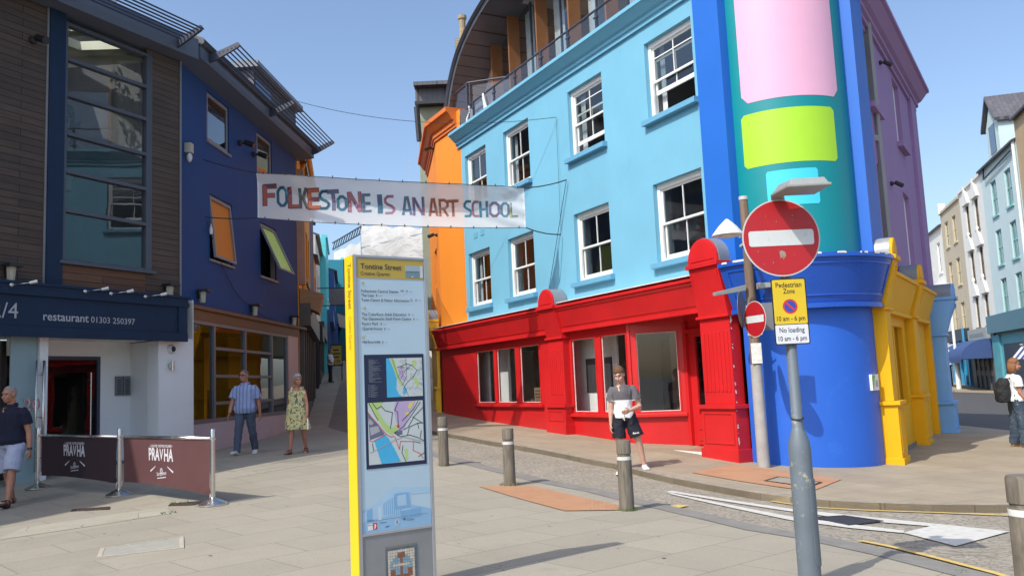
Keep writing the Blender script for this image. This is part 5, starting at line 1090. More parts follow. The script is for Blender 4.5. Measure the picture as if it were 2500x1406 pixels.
b = MB(); b.box(.028, TWD-.028, .007, .012, .475, TZ-.022); pn = b.build('map_panel', TPALE, tot)
zh = Tw.hit(885, 678)[1]
b = MB(); b.box(.03, TWD-.03, .0045, .0069, zh, TZ-.025); b.build('header', TOCH, pn)
def tq(px, py): return Tw.hit(px, py)
tx = MB(); YT = .002
def tline(st, px, py, h_px, w_px, m, b_=0.):
    x, z = tq(px, py); x2 = tq(px+w_px, py)[0]; h = abs(tq(px, py-h_px)[1]-z); return tx.text(st, (x, YT, z), (1, 0, 0), (0, 0, 1), h, x2-x, m=m, bold=b_)
tline('Tontine Street', 880.5, 655.5, 12.5, 100, 0, .012); tline('Creative Quarter', 881, 671, 8.5, 72, 0, .004)
def walker(px, py, m=0):
    x, z = tq(px, py); s = .0105
    tx.add([(x+a*s, YT, z+c*s) for a, c in ((-.15, 1.5), (.25, 1.5), (.25, 1.9), (-.15, 1.9))], [(0, 1, 2, 3)], m); tx.add([(x+a*s, YT, z+c*s) for a, c in ((-.2, .7), (.2, .7), (.25, 1.4), (-.2, 1.4))], [(0, 1, 2, 3)], m)
    tx.add([(x+a*s, YT, z+c*s) for a, c in ((-.2, .7), (0, .75), (-.4, -.1), (-.6, -.1))], [(0, 1, 2, 3)], m); tx.add([(x+a*s, YT, z+c*s) for a, c in ((0, .7), (.2, .7), (.5, -.1), (.3, -.1))], [(0, 1, 2, 3)], m)
    tx.add([(x+a*s, YT, z+c*s) for a, c in ((.2, 1.3), (.6, .85), (.5, .75), (.15, 1.1))], [(0, 1, 2, 3)], m); tx.add([(x+a*s, YT, z+c*s) for a, c in ((-.2, 1.3), (-.5, .8), (-.4, .75), (-.1, 1.1))], [(0, 1, 2, 3)], m)
rows = [('Folkestone Central Station', 882, 713.5, 91, 994, '26 mins'), ('The Leas', 882, 724, 31, 920, '8 mins'), ('Town Centre & Visitor Information', 882.5, 735.5, 117, 1016, '9 mins'), ('The Cube/Kent Adult Education', 883.5, 770.5, 109, 999, '4 mins'), ('The Glassworks Sixth Form Centre', 884, 781.5, 120, 1011, '3 mins'), ('Payers Park', 884.5, 793.5, 40, 931, '2 mins'), ('Quarterhouse', 885, 805.5, 49, 940, '2 mins'), ('Harbourside', 886, 838, 43, 935, '1 min')]
for st, px, py, wpx, wx, mins in rows:
    tline(st, px, py, 7, wpx, 0, .003); walker(wx, py+.5); x, z = tq(wx+5, py); tx.text(mins, (x, YT, z+.003), (1, 0, 0), (0, 0, 1), .007, m=0)
x, z = tq(978, 713); 
for k in (0, .008): tx.box(x, x+.03, YT-.0002, YT+.0003, z+.004+k, z+.0065+k)
tx.add([(x+.004, YT, z+.004), (x+.008, YT, z+.004), (x+.026, YT, z+.0145), (x+.022, YT, z+.0145)], [(0, 1, 2, 3)], 0)
x, z = tq(1003, 736); tx.text('i', (x+.004, YT, z+.002), (1, 0, 0), (0, 0, 1), .014, m=0); [tx.box(a, b_, YT-.0002, YT+.0003, c, d) for a, b_, c, d in ((x, x+.014, z, z+.0015), (x, x+.014, z+.02, z+.0215), (x, x+.0015, z, z+.0215), (x+.0125, x+.014, z, z+.0215))]
def arrow(px, py, a):
    x, z = tq(px, py); s = .017; d = Vector((math.cos(a), math.sin(a))); n_ = Vector((-d.y, d.x)); c = Vector((x, z))
    def seg(p, q, w=.0022):
        t = (q-p).normalized(); n2 = Vector((-t.y, t.x))*w; tx.add([(v.x, YT, v.y) for v in (p-n2, q-n2, q+n2, p+n2)], [(0, 1, 2, 3)], 1)
    seg(c-d*s, c+d*s); seg(c+d*s, c+d*.3*s+n_*.8*s); seg(c+d*s, c+d*.3*s-n_*.8*s)
arrow(887, 694, math.pi/2); arrow(888.5, 753, 0); arrow(889.5, 822, -2.356)
tx.build('lettering', [INK, INKY], pn)
sx = MB(); sx.text('Tontine Street', (-.009, .085, 2.45), (0, 0, -1), (0, -1, 0), .058, .345, m=0, bold=.012); sx.text('Creative Quarter', (-.009, .085, 2.05), (0, 0, -1), (0, -1, 0), .05, .25, m=1)
sx.v = [(-.0095, y, z) for x, y, z in sx.v]; sx.build('side_lettering', [mat('ink_brown', (.19, .11, .02), .6), mat('ink_brown_thin', (.38, .25, .02), .6)], sd_)
# little beach picture in the header
a_, b_ = tq(990, 648), tq(1033, 679); pc = MB(); pc.box(a_[0], b_[0], .003, .0044, b_[1], a_[1], 0); pc.box(a_[0], b_[0]-.03, .0022, .003, b_[1]+.045, b_[1]+.05, 1); pc.box(b_[0]-.025, b_[0], .0022, .003, b_[1], a_[1], 2); pc.box(a_[0]+.05, a_[0]+.065, .0022, .003, b_[1]+.003, b_[1]+.012, 2); pc.box(a_[0], b_[0]-.026, .0024, .003, b_[1]+.05, a_[1], 3)
pc.build('picture', [mat('pic_sea', (.16, .25, .30), .4), mat('pic_line', (.10, .17, .22), .4), mat('pic_pale', (.55, .6, .6), .4), mat('pic_sky', (.33, .42, .48), .4)], pn)
# street maps
mx0, mz1 = tq(889, 866); mx1, mz0 = tq(1043, 1145)[0], tq(893, 1146)[1]; mx1 = tq(1034, 862)[0]
mp = MB(); mp.box(mx0, mx1, .004, .0068, mz0, mz1, 0)
MW, MH = mx1-mx0, mz1-mz0
def mq(u, v): return (mx0+MW*u, mz1-MH*v)       # u right, v down, 0..1
def mpoly(pts, m, y=.003): mp.poly([(mq(u, v)[0], y, mq(u, v)[1]) for u, v in pts][::-1], m)
def mroad(pts, w, m, y=.002):
    P = [Vector(mq(u, v)) for u, v in pts]
    for p, q in zip(P[:-1], P[1:]):
        t = (q-p).normalized(); n2 = Vector((-t.y, t.x))*w/2; e = t*w*.3; mp.add([(v.x, y, v.y) for v in (p-n2-e, q-n2+e, q+n2+e, p+n2-e)], [(0, 1, 2, 3)], m)
# overview map: sea, coast, blocks and street net
mpoly([(.36, .035), (.97, .035), (.97, .385), (.36, .385)], 1); mpoly([(.36, .035), (.41, .035), (.47, .12), (.53, .22), (.52, .31), (.56, .36), (.62, .385), (.36, .385)], 2, .0028)
mpoly([(.42, .035), (.5, .05), (.54, .14), (.62, .28), (.6, .3), (.5, .17)], 3, .0027); mpoly([(.55, .12), (.62, .12), (.66, .2), (.58, .2)], 4, .0027); mpoly([(.6, .18), (.7, .21), (.66, .25), (.58, .22)], 4, .0026); mpoly([(.79, .06), (.88, .07), (.86, .12), (.8, .1)], 3, .0027); mpoly([(.8, .22), (.86, .21), (.92, .28), (.88, .3)], 3, .0027); mpoly([(.64, .3), (.7, .31), (.68, .36), (.62, .36)], 2, .0027)
rnd = random.Random(4)
for k in range(46):
    u, v = rnd.uniform(.56, .95), rnd.uniform(.05, .37); a = rnd.choice([.5, 2.05, .5, 2.05, 0]); l_ = rnd.uniform(.03, .1)
    u2, v2 = min(.965, max(.5, u+l_*math.cos(a))), min(.38, max(.04, v+l_*.5*math.sin(a))); mroad([(u, v), (u2, v2)], .0016, 5)
mroad([(.46, .04), (.55, .2), (.66, .3), (.72, .38)], .003, 5); mroad([(.54, .12), (.70, .09), (.78, .1), (.88, .15), (.82, .2), (.7, .26), (.64, .31)], .004, 5); mroad([(.78, .1), (.66, .16), (.7, .2), (.62, .28)], .003, 5); mroad([(.69, .04), (.70, .18)], .003, 5); mroad([(.88, .15), (.96, .14)], .003, 5)
for k in range(30): u = .06; mp.box(mq(.07, 0)[0], mq(.12+.17*rnd.random(), 0)[0], .0025, .003, mq(0, .045+.0068*k)[1]-.0012, mq(0, .045+.0068*k)[1], 6)
for k in range(14): mp.box(mq(.09, 0)[0], mq(.14+.08*rnd.random(), 0)[0], .0025, .003, mq(0, .27+.008*k)[1]-.0012, mq(0, .27+.008*k)[1], 6); 
for k in range(6): mp.box(mq(.06, 0)[0], mq(.075, 0)[0], .0025, .003, mq(0, .27+.019*k)[1]-.004, mq(0, .27+.019*k)[1], 6)
# detail map
mpoly([(.04, .425), (.96, .425), (.96, .965), (.04, .965)], 1, .0031); mpoly([(.04, .425), (.3, .425), (.2, .5), (.34, .62), (.44, .66), (.5, .62), (.52, .68), (.42, .72), (.32, .68), (.2, .58)], 3, .0029)
mpoly([(.50, .425), (.84, .425), (.8, .5), (.68, .6), (.64, .68), (.55, .69), (.5, .6), (.46, .5)], 4, .0029); mpoly([(.13, .76), (.3, .71), (.36, .74), (.46, .84), (.56, .96), (.24, .965), (.18, .85)], 2, .0028); mpoly([(.04, .5), (.1, .55), (.3, .7), (.28, .715), (.06, .75)], 7, .0028); mpoly([(.06, .56), (.13, .6), (.1, .62), (.05, .61)], 8, .0026); mpoly([(.06, .64), (.2, .63), (.23, .68), (.08, .71)], 8, .0026); mpoly([(.62, .85), (.68, .85), (.68, .95), (.64, .955)], 3, .0028); mpoly([(.46, .7), (.6, .68), (.6, .72), (.52, .73)], 7, .0028); mpoly([(.74, .44), (.82, .43), (.74, .5), (.7, .48)], 9, .0027); mpoly([(.66, .53), (.72, .52), (.72, .55), (.66, .55)], 9, .0027)
for pts in ([(.06, .43), (.14, .52), (.2, .58)], [(.12, .43), (.18, .48), (.26, .46), (.32, .5), (.44, .52), (.42, .6), (.4, .66)], [(.54, .43), (.48, .5), (.53, .52), (.53, .62), (.54, .66)], [(.92, .44), (.74, .57), (.62, .65), (.54, .68), (.46, .70)], [(.88, .43), (.8, .5), (.6, .6)], [(.96, .49), (.8, .57), (.7, .66), (.62, .68)], [(.96, .63), (.86, .63), (.72, .66), (.68, .73)], [(.46, .70), (.56, .74), (.72, .73), (.86, .76), (.96, .79)], [(.78, .57), (.94, .63)], [(.86, .63), (.88, .68)], [(.92, .7), (.9, .76)], [(.78, .79), (.9, .81)], [(.6, .82), (.58, .88), (.64, .96)], [(.1, .78), (.12, .85), (.06, .86)], [(.96, .9), (.86, .93)]): mroad(pts, .0052, 5, .0022)
for pts in ([(.05, .52), (.2, .62), (.33, .71), (.40, .735), (.46, .73)], [(.05, .75), (.1, .765), (.32, .71)], [(.47, .74), (.54, .85), (.56, .78), (.78, .79), (.77, .87), (.88, .9), (.94, .95)]): mroad(pts, .0048, 10, .002)
mroad([(.06, .86), (.2, .83), (.5, .76), (.62, .745), (.96, .8)], .006, 8, .0018)
c_ = mq(.53, .645); mp.add([(c_[0]+.011*math.cos(k*.524), .0014, c_[1]+.013*math.sin(k*.524)) for k in range(12)], [tuple(range(12))], 10)
mp.build('street_map', [NAVYM, mat('map_land', (.52, .58, .58), .4), mat('map_sea', (.06, .42, .70), .4), mat('map_green', (.42, .58, .20), .4), mat('map_lilac', (.46, .36, .56), .4), INK, mat('map_text', (.35, .37, .42), .5), mat('map_slate', (.13, .14, .22), .5), mat('map_grey', (.36, .37, .39), .5), mat('map_yellow', (.62, .58, .14), .5), mat('map_red', (.60, .035, .045), .5)], pn, bevel=-1)
# blue building picture and funders' marks
pz = MB(); B0 = (.03, .545); 
def pq(u, v): return (.03+(TWD-.06)*u, .48+.385*v)
def ppoly(pts, m, y): pz.poly([(pq(u, v)[0], y, pq(u, v)[1]) for u, v in pts], m)
ppoly([(0, 0), (1, 0), (1, .3), (.7, .42), (.3, .5), (0, .42)], 0, .0062); ppoly([(.0, .36), (.12, .46), (.45, .8), (.72, .74), (1, .72), (1, .6), (.7, .62), (.7, .3), (.3, .25), (0, .2)], 1, .0058)
for k in range(9): ppoly([(.3+.03*k, .28), (.315+.03*k, .28), (.315+.03*k, .52+.02*k), (.3+.03*k, .5+.02*k)], 2, .0054)
ppoly([(.46, .36), (.7, .36), (.68, .66), (.46, .66)], 2, .0056); ppoly([(.5, .42), (.64, .42), (.63, .63), (.5, .62)], 1, .0052); ppoly([(.06, .2), (.14, .22), (.14, .44), (.06, .4)], 2, .0054); ppoly([(.55, .16), (.85, .18), (.85, .34), (.55, .32)], 2, .0054); ppoly([(.22, .2), (.27, .2), (.27, .46), (.22, .44)], 3, .0052)
ppoly([(.06, .2), (.95, .215), (.95, .219), (.06, .204)], 4, .005)
ppoly([(.07, .04), (.14, .04), (.14, .16), (.07, .16)], 5, .005); ppoly([(.145, .045), (.20, .045), (.20, .165), (.145, .165)], 6, .005); ppoly([(.155, .06), (.175, .06), (.19, .12), (.175, .15), (.158, .13), (.168, .11)], 5, .0046)
pc_ = [(.49+.035*math.cos(k*.45), .12+.06*math.sin(k*.45)) for k in range(14)]; ppoly(pc_, 3, .005); ppoly([(.475, .09), (.505, .09), (.505, .15), (.49, .165), (.475, .15)], 8, .0046)
for i_, j_ in ((0, 0), (1, 1), (2, 0), (1, -1)): ppoly([(.58+.012*i_, .155+.018*j_), (.592+.012*i_, .155+.018*j_), (.592+.012*i_, .173+.018*j_), (.58+.012*i_, .173+.018*j_)], 4, .0048)
ppoly([(.3, .05), (.36, .06), (.40, .09), (.37, .075), (.34, .08), (.33, .065)], 7, .0048)
for st, u, v, h, w_, m_i in (('Funded by', .065, .215, .008, .055, 4), ('Kent', .075, .125, .010, .035, 4), ('Folkestone', .24, .14, .010, .055, 4), ('Creative', .63, .155, .009, .045, 8), ('Foundation', .63, .125, .009, .065, 4)):
    x, z = pq(u, v); pz.text(st, (x, .0044, z), (1, 0, 0), (0, 0, 1), h, w_, m=m_i)
pz.build('picture', [mat('pic_blue1', (.27, .47, .68), .35), mat('pic_blue2', (.36, .54, .70), .35), mat('pic_blue3', (.20, .40, .64), .35), mat('pic_blue4', (.46, .60, .72), .35), INK, mat('logo_white', (.72, .74, .75), .4), mat('logo_red', (.58, .03, .05), .4), mat('logo_blue', (.03, .07, .3), .4), mat('logo_grey', (.25, .27, .3), .4)], pn, bevel=-1)
# ship mosaic
mo = MB(); x0, x1, zz1 = .198, .455, .364; zz0 = zz1-.35; cx, cz = (x0+x1)/2, zz1-.17
mo.box(x0, x1, .003, .0059, zz0, zz1, 0); rnd = random.Random(2); n = 13; t_ = (x1-x0)/n; nr = int((zz1-zz0)/t_)
for i in range(n):
    for j in range(nr):
        a, b_ = x0+i*t_, zz0+j*t_; u, v = a+t_/2-cx, b_+t_/2-cz; r_ = math.hypot(u, v*.92)
        if i in (0, n-1) or j in (0, nr-1): m = 1
        elif r_ > .098: m = 2
        else:
            m = 3
            if v < -.035 and v > -.075-.0*u and abs(u) < .085: m = 4
            if abs(u) > .05 and -.05 < v < .005 and abs(u) < .09: m = 4
            if abs(u) < .012 and v > -.05: m = 4
            if .02 < v < .045 and abs(u) < .07: m = 2
            if v < -.075: m = 5
        if abs(u) < .028 and .075 < v < .125: m = 4
        j_ = rnd.uniform(.0008, .0018); mo.box(a+j_, a+t_-j_, .0015, .003, b_+j_, b_+t_-j_, m)
mo.build('ship_mosaic', [mat('grout', (.2, .19, .17), .9), mat('tess_slate', (.10, .13, .17), .5, .3, 40), mat('tess_cream', (.55, .51, .42), .5, .2, 40), mat('tess_blue', (.22, .34, .42), .5, .2, 40), mat('tess_rust', (.26, .10, .055), .5, .2, 40), mat('tess_deep', (.08, .16, .22), .5, .2, 40)], tot, bevel=-1)

# ================================================================ no-entry sign post
GPOLE = mat('grey_pole_paint', (.125, .155, .185), .5, .12, 3, .2, 30, dirt=(.46, .43, .29), dirt_amt=.95, dscale=6.5)
SX, SY = 2.115, 6.47; sg0 = g(SX, SY)
sp = empty('sign_post', (SX, SY, sg0), 0, 'grey flaking post carrying the large no entry sign and parking plate', 'road sign')
def sz(z): return z-sg0
b = MB(); b.lathe([(.083, sz(-.4)), (.083, sz(.90)), (.077, sz(.97)), (.05, sz(1.06)), (.044, sz(1.075)), (.041, sz(1.08)), (.041, sz(2.9)), (.0, sz(2.9))], n=28); b.build('pole', GPOLE, sp, smooth=True, auto=40)
b = MB(); 
dprof = [(.0, sz(.70)), (.045, sz(.68)), (.06, sz(.62)), (.06, sz(.15)), (.045, sz(.09)), (0, sz(.07))]
n = 8; vs = []
for r in (.092, .099):
    for k in range(n+1):
        for zz_ in (sz(.70), sz(.08)): pass
seg_ = MB(); a0, a1 = -1.25, -.35
pts = [(a0, .60), (a0+.1, .66), ((a0+a1)/2, .70), (a1-.1, .66), (a1, .60), (a1, .14), (a1-.1, .09), ((a0+a1)/2, .07), (a0+.1, .09), (a0, .14)]
vs = [(r*math.cos(a), r*math.sin(a), sz(z)) for r in (.0875, .0955) for a, z in pts]; k = len(pts)
for i in range(5): pass
strip = []
zl = [.07, .14, .60, .70]; aa = [a0+(a1-a0)*i/6 for i in range(7)]
grid = [(.0905*math.cos(a), .0905*math.sin(a), sz(z-(.0 if 0 < i < 6 or z in (.14, .60) else (.03 if z > .5 else -.03)))) for z in zl for i, a in enumerate(aa)]
seg_.add(grid, [(j*7+i, j*7+i+1, (j+1)*7+i+1, (j+1)*7+i) for j in range(3) for i in range(6)])
for i in range(6): seg_.add([grid[21+i], grid[21+i+1], tuple(Vector(grid[21+i+1])*1) , tuple(Vector(grid[21+i]))], [])
rim = [grid[i] for i in range(7)]+[grid[13], grid[20]]+[grid[27-i] for i in range(7)]+[grid[14], grid[7]]
inr = [(x*.9, y*.9, z) for x, y, z in rim]; seg_.add(rim+inr, [(i, (i+1) % len(rim), len(rim)+(i+1) % len(rim), len(rim)+i) for i in range(len(rim))])
seg_.build('access_door', GPOLE, sp)
q = MB(); q.tube([(.05*math.cos(t), .05*math.sin(t), sz(1.15+.01*math.sin(t))) for t in np.linspace(0, 6.28, 14)]+[(-.02, -.09, sz(1.13))], .004, 5); q.build('cable_tie', BLACK, sp)
def disc(mb, c, r, y, n=40, m=None, ns=Vector((0, -1, 0)), thick=.004):
    mb.add([(c[0]+r*math.cos(2*math.pi*k/n), y, c[1]+r*math.sin(2*math.pi*k/n)) for k in range(n)]+[(c[0]+r*math.cos(2*math.pi*k/n), y+thick, c[1]+r*math.sin(2*math.pi*k/n)) for k in range(n)], [tuple(range(n)), tuple(range(2*n-1, n-1, -1))]+[(k, (k+1) % n, n+(k+1) % n, n+k) for k in range(n)], m)
SRED = mat('sign_red', (.40, .012, .018), .35, .06, 5, dirt=(.34, .02, .022)); SWHT = mat('sign_white', (.56, .60, .61), .4, .05, 5, dirt=(.36, .38, .38), dirt_amt=.5, dscale=14); SRIM = mat('sign_rim', (.50, .50, .50), .4)
def rrect(x0, x1, z0, z1, r, n=5):
    out = []
    for cx, cz, a in ((x1-r, z1-r, 0), (x0+r, z1-r, 90), (x0+r, z0+r, 180), (x1-r, z0+r, 270)):
        out += [(cx+r*math.cos(R_(a+90*k/n)), cz+r*math.sin(R_(a+90*k/n))) for k in range(n+1)]
    return out
def rplate(mb, x0, x1, z0, z1, r, y, t=.003, m=None): mb.prism(rrect(x0, x1, z0, z1, r), y, y+t, 'y', m)
dc = at(1908, 580, 6.40); cx, cz = dc.x-SX, sz(dc.z)
dm = MB(); disc(dm, (cx, cz), .300, -.062, 56, 2, thick=.006); disc(dm, (cx, cz), .289, -.0635, 56, 0, thick=.001); rplate(dm, cx-.25, cx+.25, cz-.062, cz+.058, .02, -.0655, .0015, 1)
rnd = random.Random(8); pts = [(.035*rnd.uniform(.6, 1.1)*math.cos(k*.45)+cx-.0, .035*rnd.uniform(.55, 1.2)*math.sin(k*.45)+cz-.128) for k in range(14)]
dm.poly([(a, -.0642, c) for a, c in pts], 3)
for k in range(16):
    a, r_ = rnd.uniform(0, 6.28), rnd.uniform(.05, .27); s_ = rnd.uniform(.001, .003); dm.add([(cx+r_*math.cos(a)+s_*u, -.0643, cz+r_*math.sin(a)+s_*2*v) for u, v in ((-1, -1), (1, -1), (1, 1), (-1, 1))], [(0, 1, 2, 3)], 3)
ds = dm.build('no_entry_disc', [SRED, SWHT, SRIM, mat('sticker_residue', (.27, .23, .18), .8, .3, 60)], sp, bevel=-1)
b = MB()
for zz_ in (.14, -.14): b.box(cx-.2, cx+.2, -.056, -.045, cz+zz_-.02, cz+zz_+.02)
b.box(-.055, .055, -.05, .05, cz+.12, cz+.16); b.box(-.06, .06, -.05, .05, cz-.16, cz-.12); b.build('clamp', SRIM, sp)
# parking plate, seen square on
pa, pb = at(1882, 682, 6.40), at(1980, 838, 6.40); px_ = (pa.x+pb.x)/2-SX; pz1, pz0 = sz(pa.z)+.003, sz(pb.z)-.003; hw_ = .1335
pm = MB(); rplate(pm, px_-hw_, px_+hw_, pz0, pz1, .016, -.060, .004, 0); zm = pz0+(pz1-pz0)*.305
pm.prism(rrect(px_-hw_+.009, px_+hw_-.009, zm+.003, pz1-.009, .01), -.0615, -.0601, 'y', 1); pm.prism(rrect(px_-hw_+.009, px_+hw_-.009, pz0+.009, zm-.003, .01), -.0615, -.0601, 'y', 2)
for st, zf, w_, h in (('Pedestrian', .865, .197, .037), ('Zone', .77, .088, .037), ('10 am - 6 pm', .36, .215, .035), ('No loading', .185, .19, .037), ('10 am - 6 pm', .06, .215, .035)):
    pm.text(st, (px_, -.0625, pz0+(pz1-pz0)*zf), (1, 0, 0), (0, 0, 1), h, w_, m=0, align='c', bold=.010)
cc = (px_+.0, pz0+(pz1-pz0)*.575)
disc(pm, cc, .056, -.0628, 32, 3, thick=.001); disc(pm, cc, .044, -.0636, 32, 4, thick=.0006)
pm.add([(cc[0]+u*.7071-v*.7071, -.0643, cc[1]-u*.7071-v*.7071+0) for u, v in ((-.046, -.007), (.046, -.007), (.046, .007), (-.046, .007))], [(0, 1, 2, 3)], 3)
pm.build('parking_plate', [mat('plate_black', (.012, .012, .014), .45), mat('plate_yellow', (.62, .45, .02), .4, .04, 6), mat('plate_white', (.62, .65, .70), .4, .03, 6), mat('plate_red', (.55, .03, .025), .4), mat('plate_blue', (.03, .06, .35), .4)], sp, bevel=-1)
b = MB(); b.box(px_-.1, px_+.1, -.056, -.046, pz0+.08, pz0+.11); b.box(px_-.1, px_+.1, -.056, -.046, pz1-.11, pz1-.08); b.build('clamp', SRIM, sp)
# sign lantern over the disc
la = MB(); lz = sz(at(1945, 462, 6.25).z)
LG = mat('lantern_grey', (.27, .29, .28), .5, .08, 8, .1, 40)
la.hexa([(-.10, -.50, lz-.03), (.235, -.50, lz-.025), (.25, -.14, lz-.005), (-.12, -.16, lz-.01), (-.07, -.47, lz+.03), (.21, -.47, lz+.035), (.225, -.17, lz+.06), (-.08, -.18, lz+.055)])
la.hexa([(-.125, -.52, lz-.055), (.245, -.52, lz-.05), (.265, -.12, lz-.03), (-.135, -.14, lz-.035), (-.125, -.52, lz-.03), (.245, -.52, lz-.025), (.265, -.12, lz-.005), (-.135, -.14, lz-.01)])
la.hexa([(-.14, -.15, lz-.035), (-.03, -.15, lz-.035), (.06, .06, lz-.05), (-.06, .06, lz-.05), (-.14, -.16, lz-.02), (-.03, -.16, lz-.02), (.06, .06, lz-.01), (-.06, .06, lz-.01)])
lcx, lcz = .05, lz-.01; la.v = [(lcx+(x-lcx)*.86, y, lcz+(z-lcz)*.86) for x, y, z in la.v]
la.build('sign_lantern', LG, sp, bevel=.006)

# ================================================================ wooden lighting pole at the corner
WP = gp(1865, 1140, .09); pw_ = empty('wooden_lamp_pole', WP, 0, 'weathered wooden pole with grey painted foot in front of the cobalt wall', 'lamp post')
WOODP = woodmat('pole_wood', (.13, .085, .055), (.26, .185, .13), .8, plane=(0, 2), grain=(12, .6), line=False)
def wz(z): return z-WP.z
b = MB(); b.lathe([(.088, wz(1.62)), (.07, wz(4.48)), (0, wz(4.48))], n=18); b.build('pole', WOODP, pw_, smooth=True, auto=40)
b = MB(); b.lathe([(.105, wz(-.1)), (.1, wz(.2)), (.092, wz(1.64)), (.085, wz(1.645))], n=18); b.build('painted_foot', mat('foot_paint', (.36, .35, .34), .7, .14, 4, .2, 30, dirt=(.22, .2, .17)), pw_, smooth=True, auto=40)
b = MB(); b.lathe([(.078, wz(4.46)), (.078, wz(4.52)), (0, wz(4.53))], n=18); b.build('pole_cap', SRIM, pw_)
b = MB(); b.box(-.09, .08, -.108, -.09, wz(1.66), wz(2.0)); b.hexa([(-.07, -.112, wz(1.72)), (.07, -.112, wz(1.7)), (.07, -.107, wz(1.7)), (-.07, -.107, wz(1.72)), (-.06, -.112, wz(1.97)), (.06, -.112, wz(1.98)), (.06, -.107, wz(1.98)), (-.06, -.107, wz(1.97))]); b.build('torn_sticker', PALEW, pw_)
lc = at(1776, 560, 13.3)-WP
b = MB(); b.lathe([(.255, -.10), (.25, -.085), (.165, .02), (.155, .035), (.09, .10), (.02, .165), (0, .17)], (lc.x, lc.y, lc.z), 24); b.lathe([(.13, -.105), (.12, -.13), (.03, -.14)], (lc.x, lc.y, lc.z), 18); lam = b.build('cone_lamp', mat('lamp_white', (.66, .65, .60), .5, .06, 8), pw_, smooth=True, auto=35)
b = MB(); b.tube([(lc.x+.1, lc.y, lc.z-.02), (0, -.02, lc.z)], .035, 8); b.box(-.1, .1, -.1, .1, lc.z-.14, lc.z-.10); b.box(-.1, .1, -.1, .1, lc.z+.02, lc.z+.06); b.build('bracket', SRIM, lam)
# small signs on the pole
def small_disc(px, py, Y, ang, par, name, front=True, r=.285):
    c = at(px, py, Y)-WP; M = Matrix.Rotation(ang, 4, 'Z'); q = MB(); disc(q, (0, 0), r, -.004, 40, 2 if front else 3, thick=.006)
    if front: disc(q, (0, 0), r-.012, -.006, 40, 0, thick=.001); rplate(q, -r*.82, r*.82, -.055, .055, .01, -.0075, .001, 1)
    q.map(lambda v: (M @ v)+c); return q.build(name, [SRED, SWHT, SRIM, mat('sign_back', (.14, .15, .17), .5)], par, bevel=-1)
small_disc(1843, 779, 13.25, R_(-70), pw_, 'small_no_entry_disc'); small_disc(1811, 756, 13.5, R_(62), pw_, 'sign_back', False, .29)
bp_ = at(1880, 772, 13.45)-WP; q = MB(); q.box(-.13, .13, -.004, .004, -.22, .22); q.map(lambda v: (Matrix.Rotation(R_(-20), 4, 'Z') @ v)+bp_); q.build('plate_back', mat('sign_back', (.14, .15, .17), .5), pw_)
q = MB()
for zz_ in (2.62, 2.5, 2.15): q.box(-.1, .12, -.105, -.09, wz(zz_)-.012, wz(zz_)+.012); q.lathe([(.098, -.02), (.098, .02)], (0, 0, wz(zz_)), 16)
q.build('clamp', SRIM, pw_)
q = MB(); c0, c1 = at(1772, 703, 13.2)-WP, at(1800, 690, 13.2)-WP; q.hexa([(c0.x, -.3, c0.z-.05), (-.1, -.12, c1.z-.04), (-.1, .0, c1.z-.04), (c0.x, -.15, c0.z-.04), (c0.x, -.3, c0.z+.01), (-.1, -.12, c1.z+.06), (-.1, .0, c1.z+.06), (c0.x, -.15, c0.z+.02)])
q.hexa([(.08, -.25, wz(2.9)), (.42, -.3, wz(2.92)), (.42, -.12, wz(2.92)), (.08, -.08, wz(2.9)), (.08, -.25, wz(3.0)), (.42, -.3, wz(2.98)), (.42, -.12, wz(2.98)), (.08, -.08, wz(3.01))]); q.build('sign_light', LG, pw_, bevel=.006)

# ================================================================ bollards
BW = woodmat('bollard_timber', (.075, .062, .045), (.24, .215, .175), .85, grain=(22, 1.3), line=False); BAND = mat('bollard_band', (.62, .62, .60), .5, .1, 20)
def bollard(label, loc, r=.088, h=.84, lean=0):
    r_ = empty('bollard', loc, random.uniform(0, 6), label, 'bollard', 'timber bollards along the plaza edge')
    b = MB(); b.lathe([(r*1.05, -.2), (r*1.04, 0), (r, h-.19), (r*.9, h-.185), (r*.9, h-.165), (r, h-.16), (r, h-.02), (r*.92, h), (0, h+.002)], n=22); b.build('post', BW, r_, smooth=True, auto=35)
    b = MB(); b.lathe([(r*1.012, h-.235), (r*1.012, h-.195)], n=22); b.build('reflective_band', BAND, r_, smooth=True, auto=35); r_.rotation_euler[0] = lean; return r_
for px, py, lab in ((1084, 1136, 'timber bollard behind the map totem, farthest of the row'), (1245, 1184, 'timber bollard at the start of the orange tactile paving'), (1531, 1245, 'timber bollard in front of the man in shorts')):
    bollard(lab, gp(px, py, .012))
b4 = at(2498, 1300, 5.2); bollard('timber bollard cut off at the right edge of the frame', Vector((b4.x+.03, 5.2, g(b4.x, 5.2)+.01)), .095, .92)
GRASS = mat('grass_tuft', (.10, .16, .03), .7, .3, 20); GRASSD = mat('grass_dry', (.22, .21, .10), .8, .3, 20)
def tuft(P, n, m, s=.06, rad=.1):
    q = MB()
    for k in range(n):
        a = random.uniform(0, 6.28); c = Vector((rad*math.cos(a)*random.uniform(.8, 1.3), rad*math.sin(a)*random.uniform(.8, 1.3), 0)); d = Vector((random.gauss(0, .5), random.gauss(0, .5), 1)).normalized()*s*random.uniform(.4, 1); w_ = Vector((random.gauss(0, 1), random.gauss(0, 1), 0)).normalized()*.006
        q.add([c-w_, c+w_, c+d], [(0, 1, 2)])
    o = q.build('grass', m, loc=P, bevel=-1); tag(o, kind='stuff')
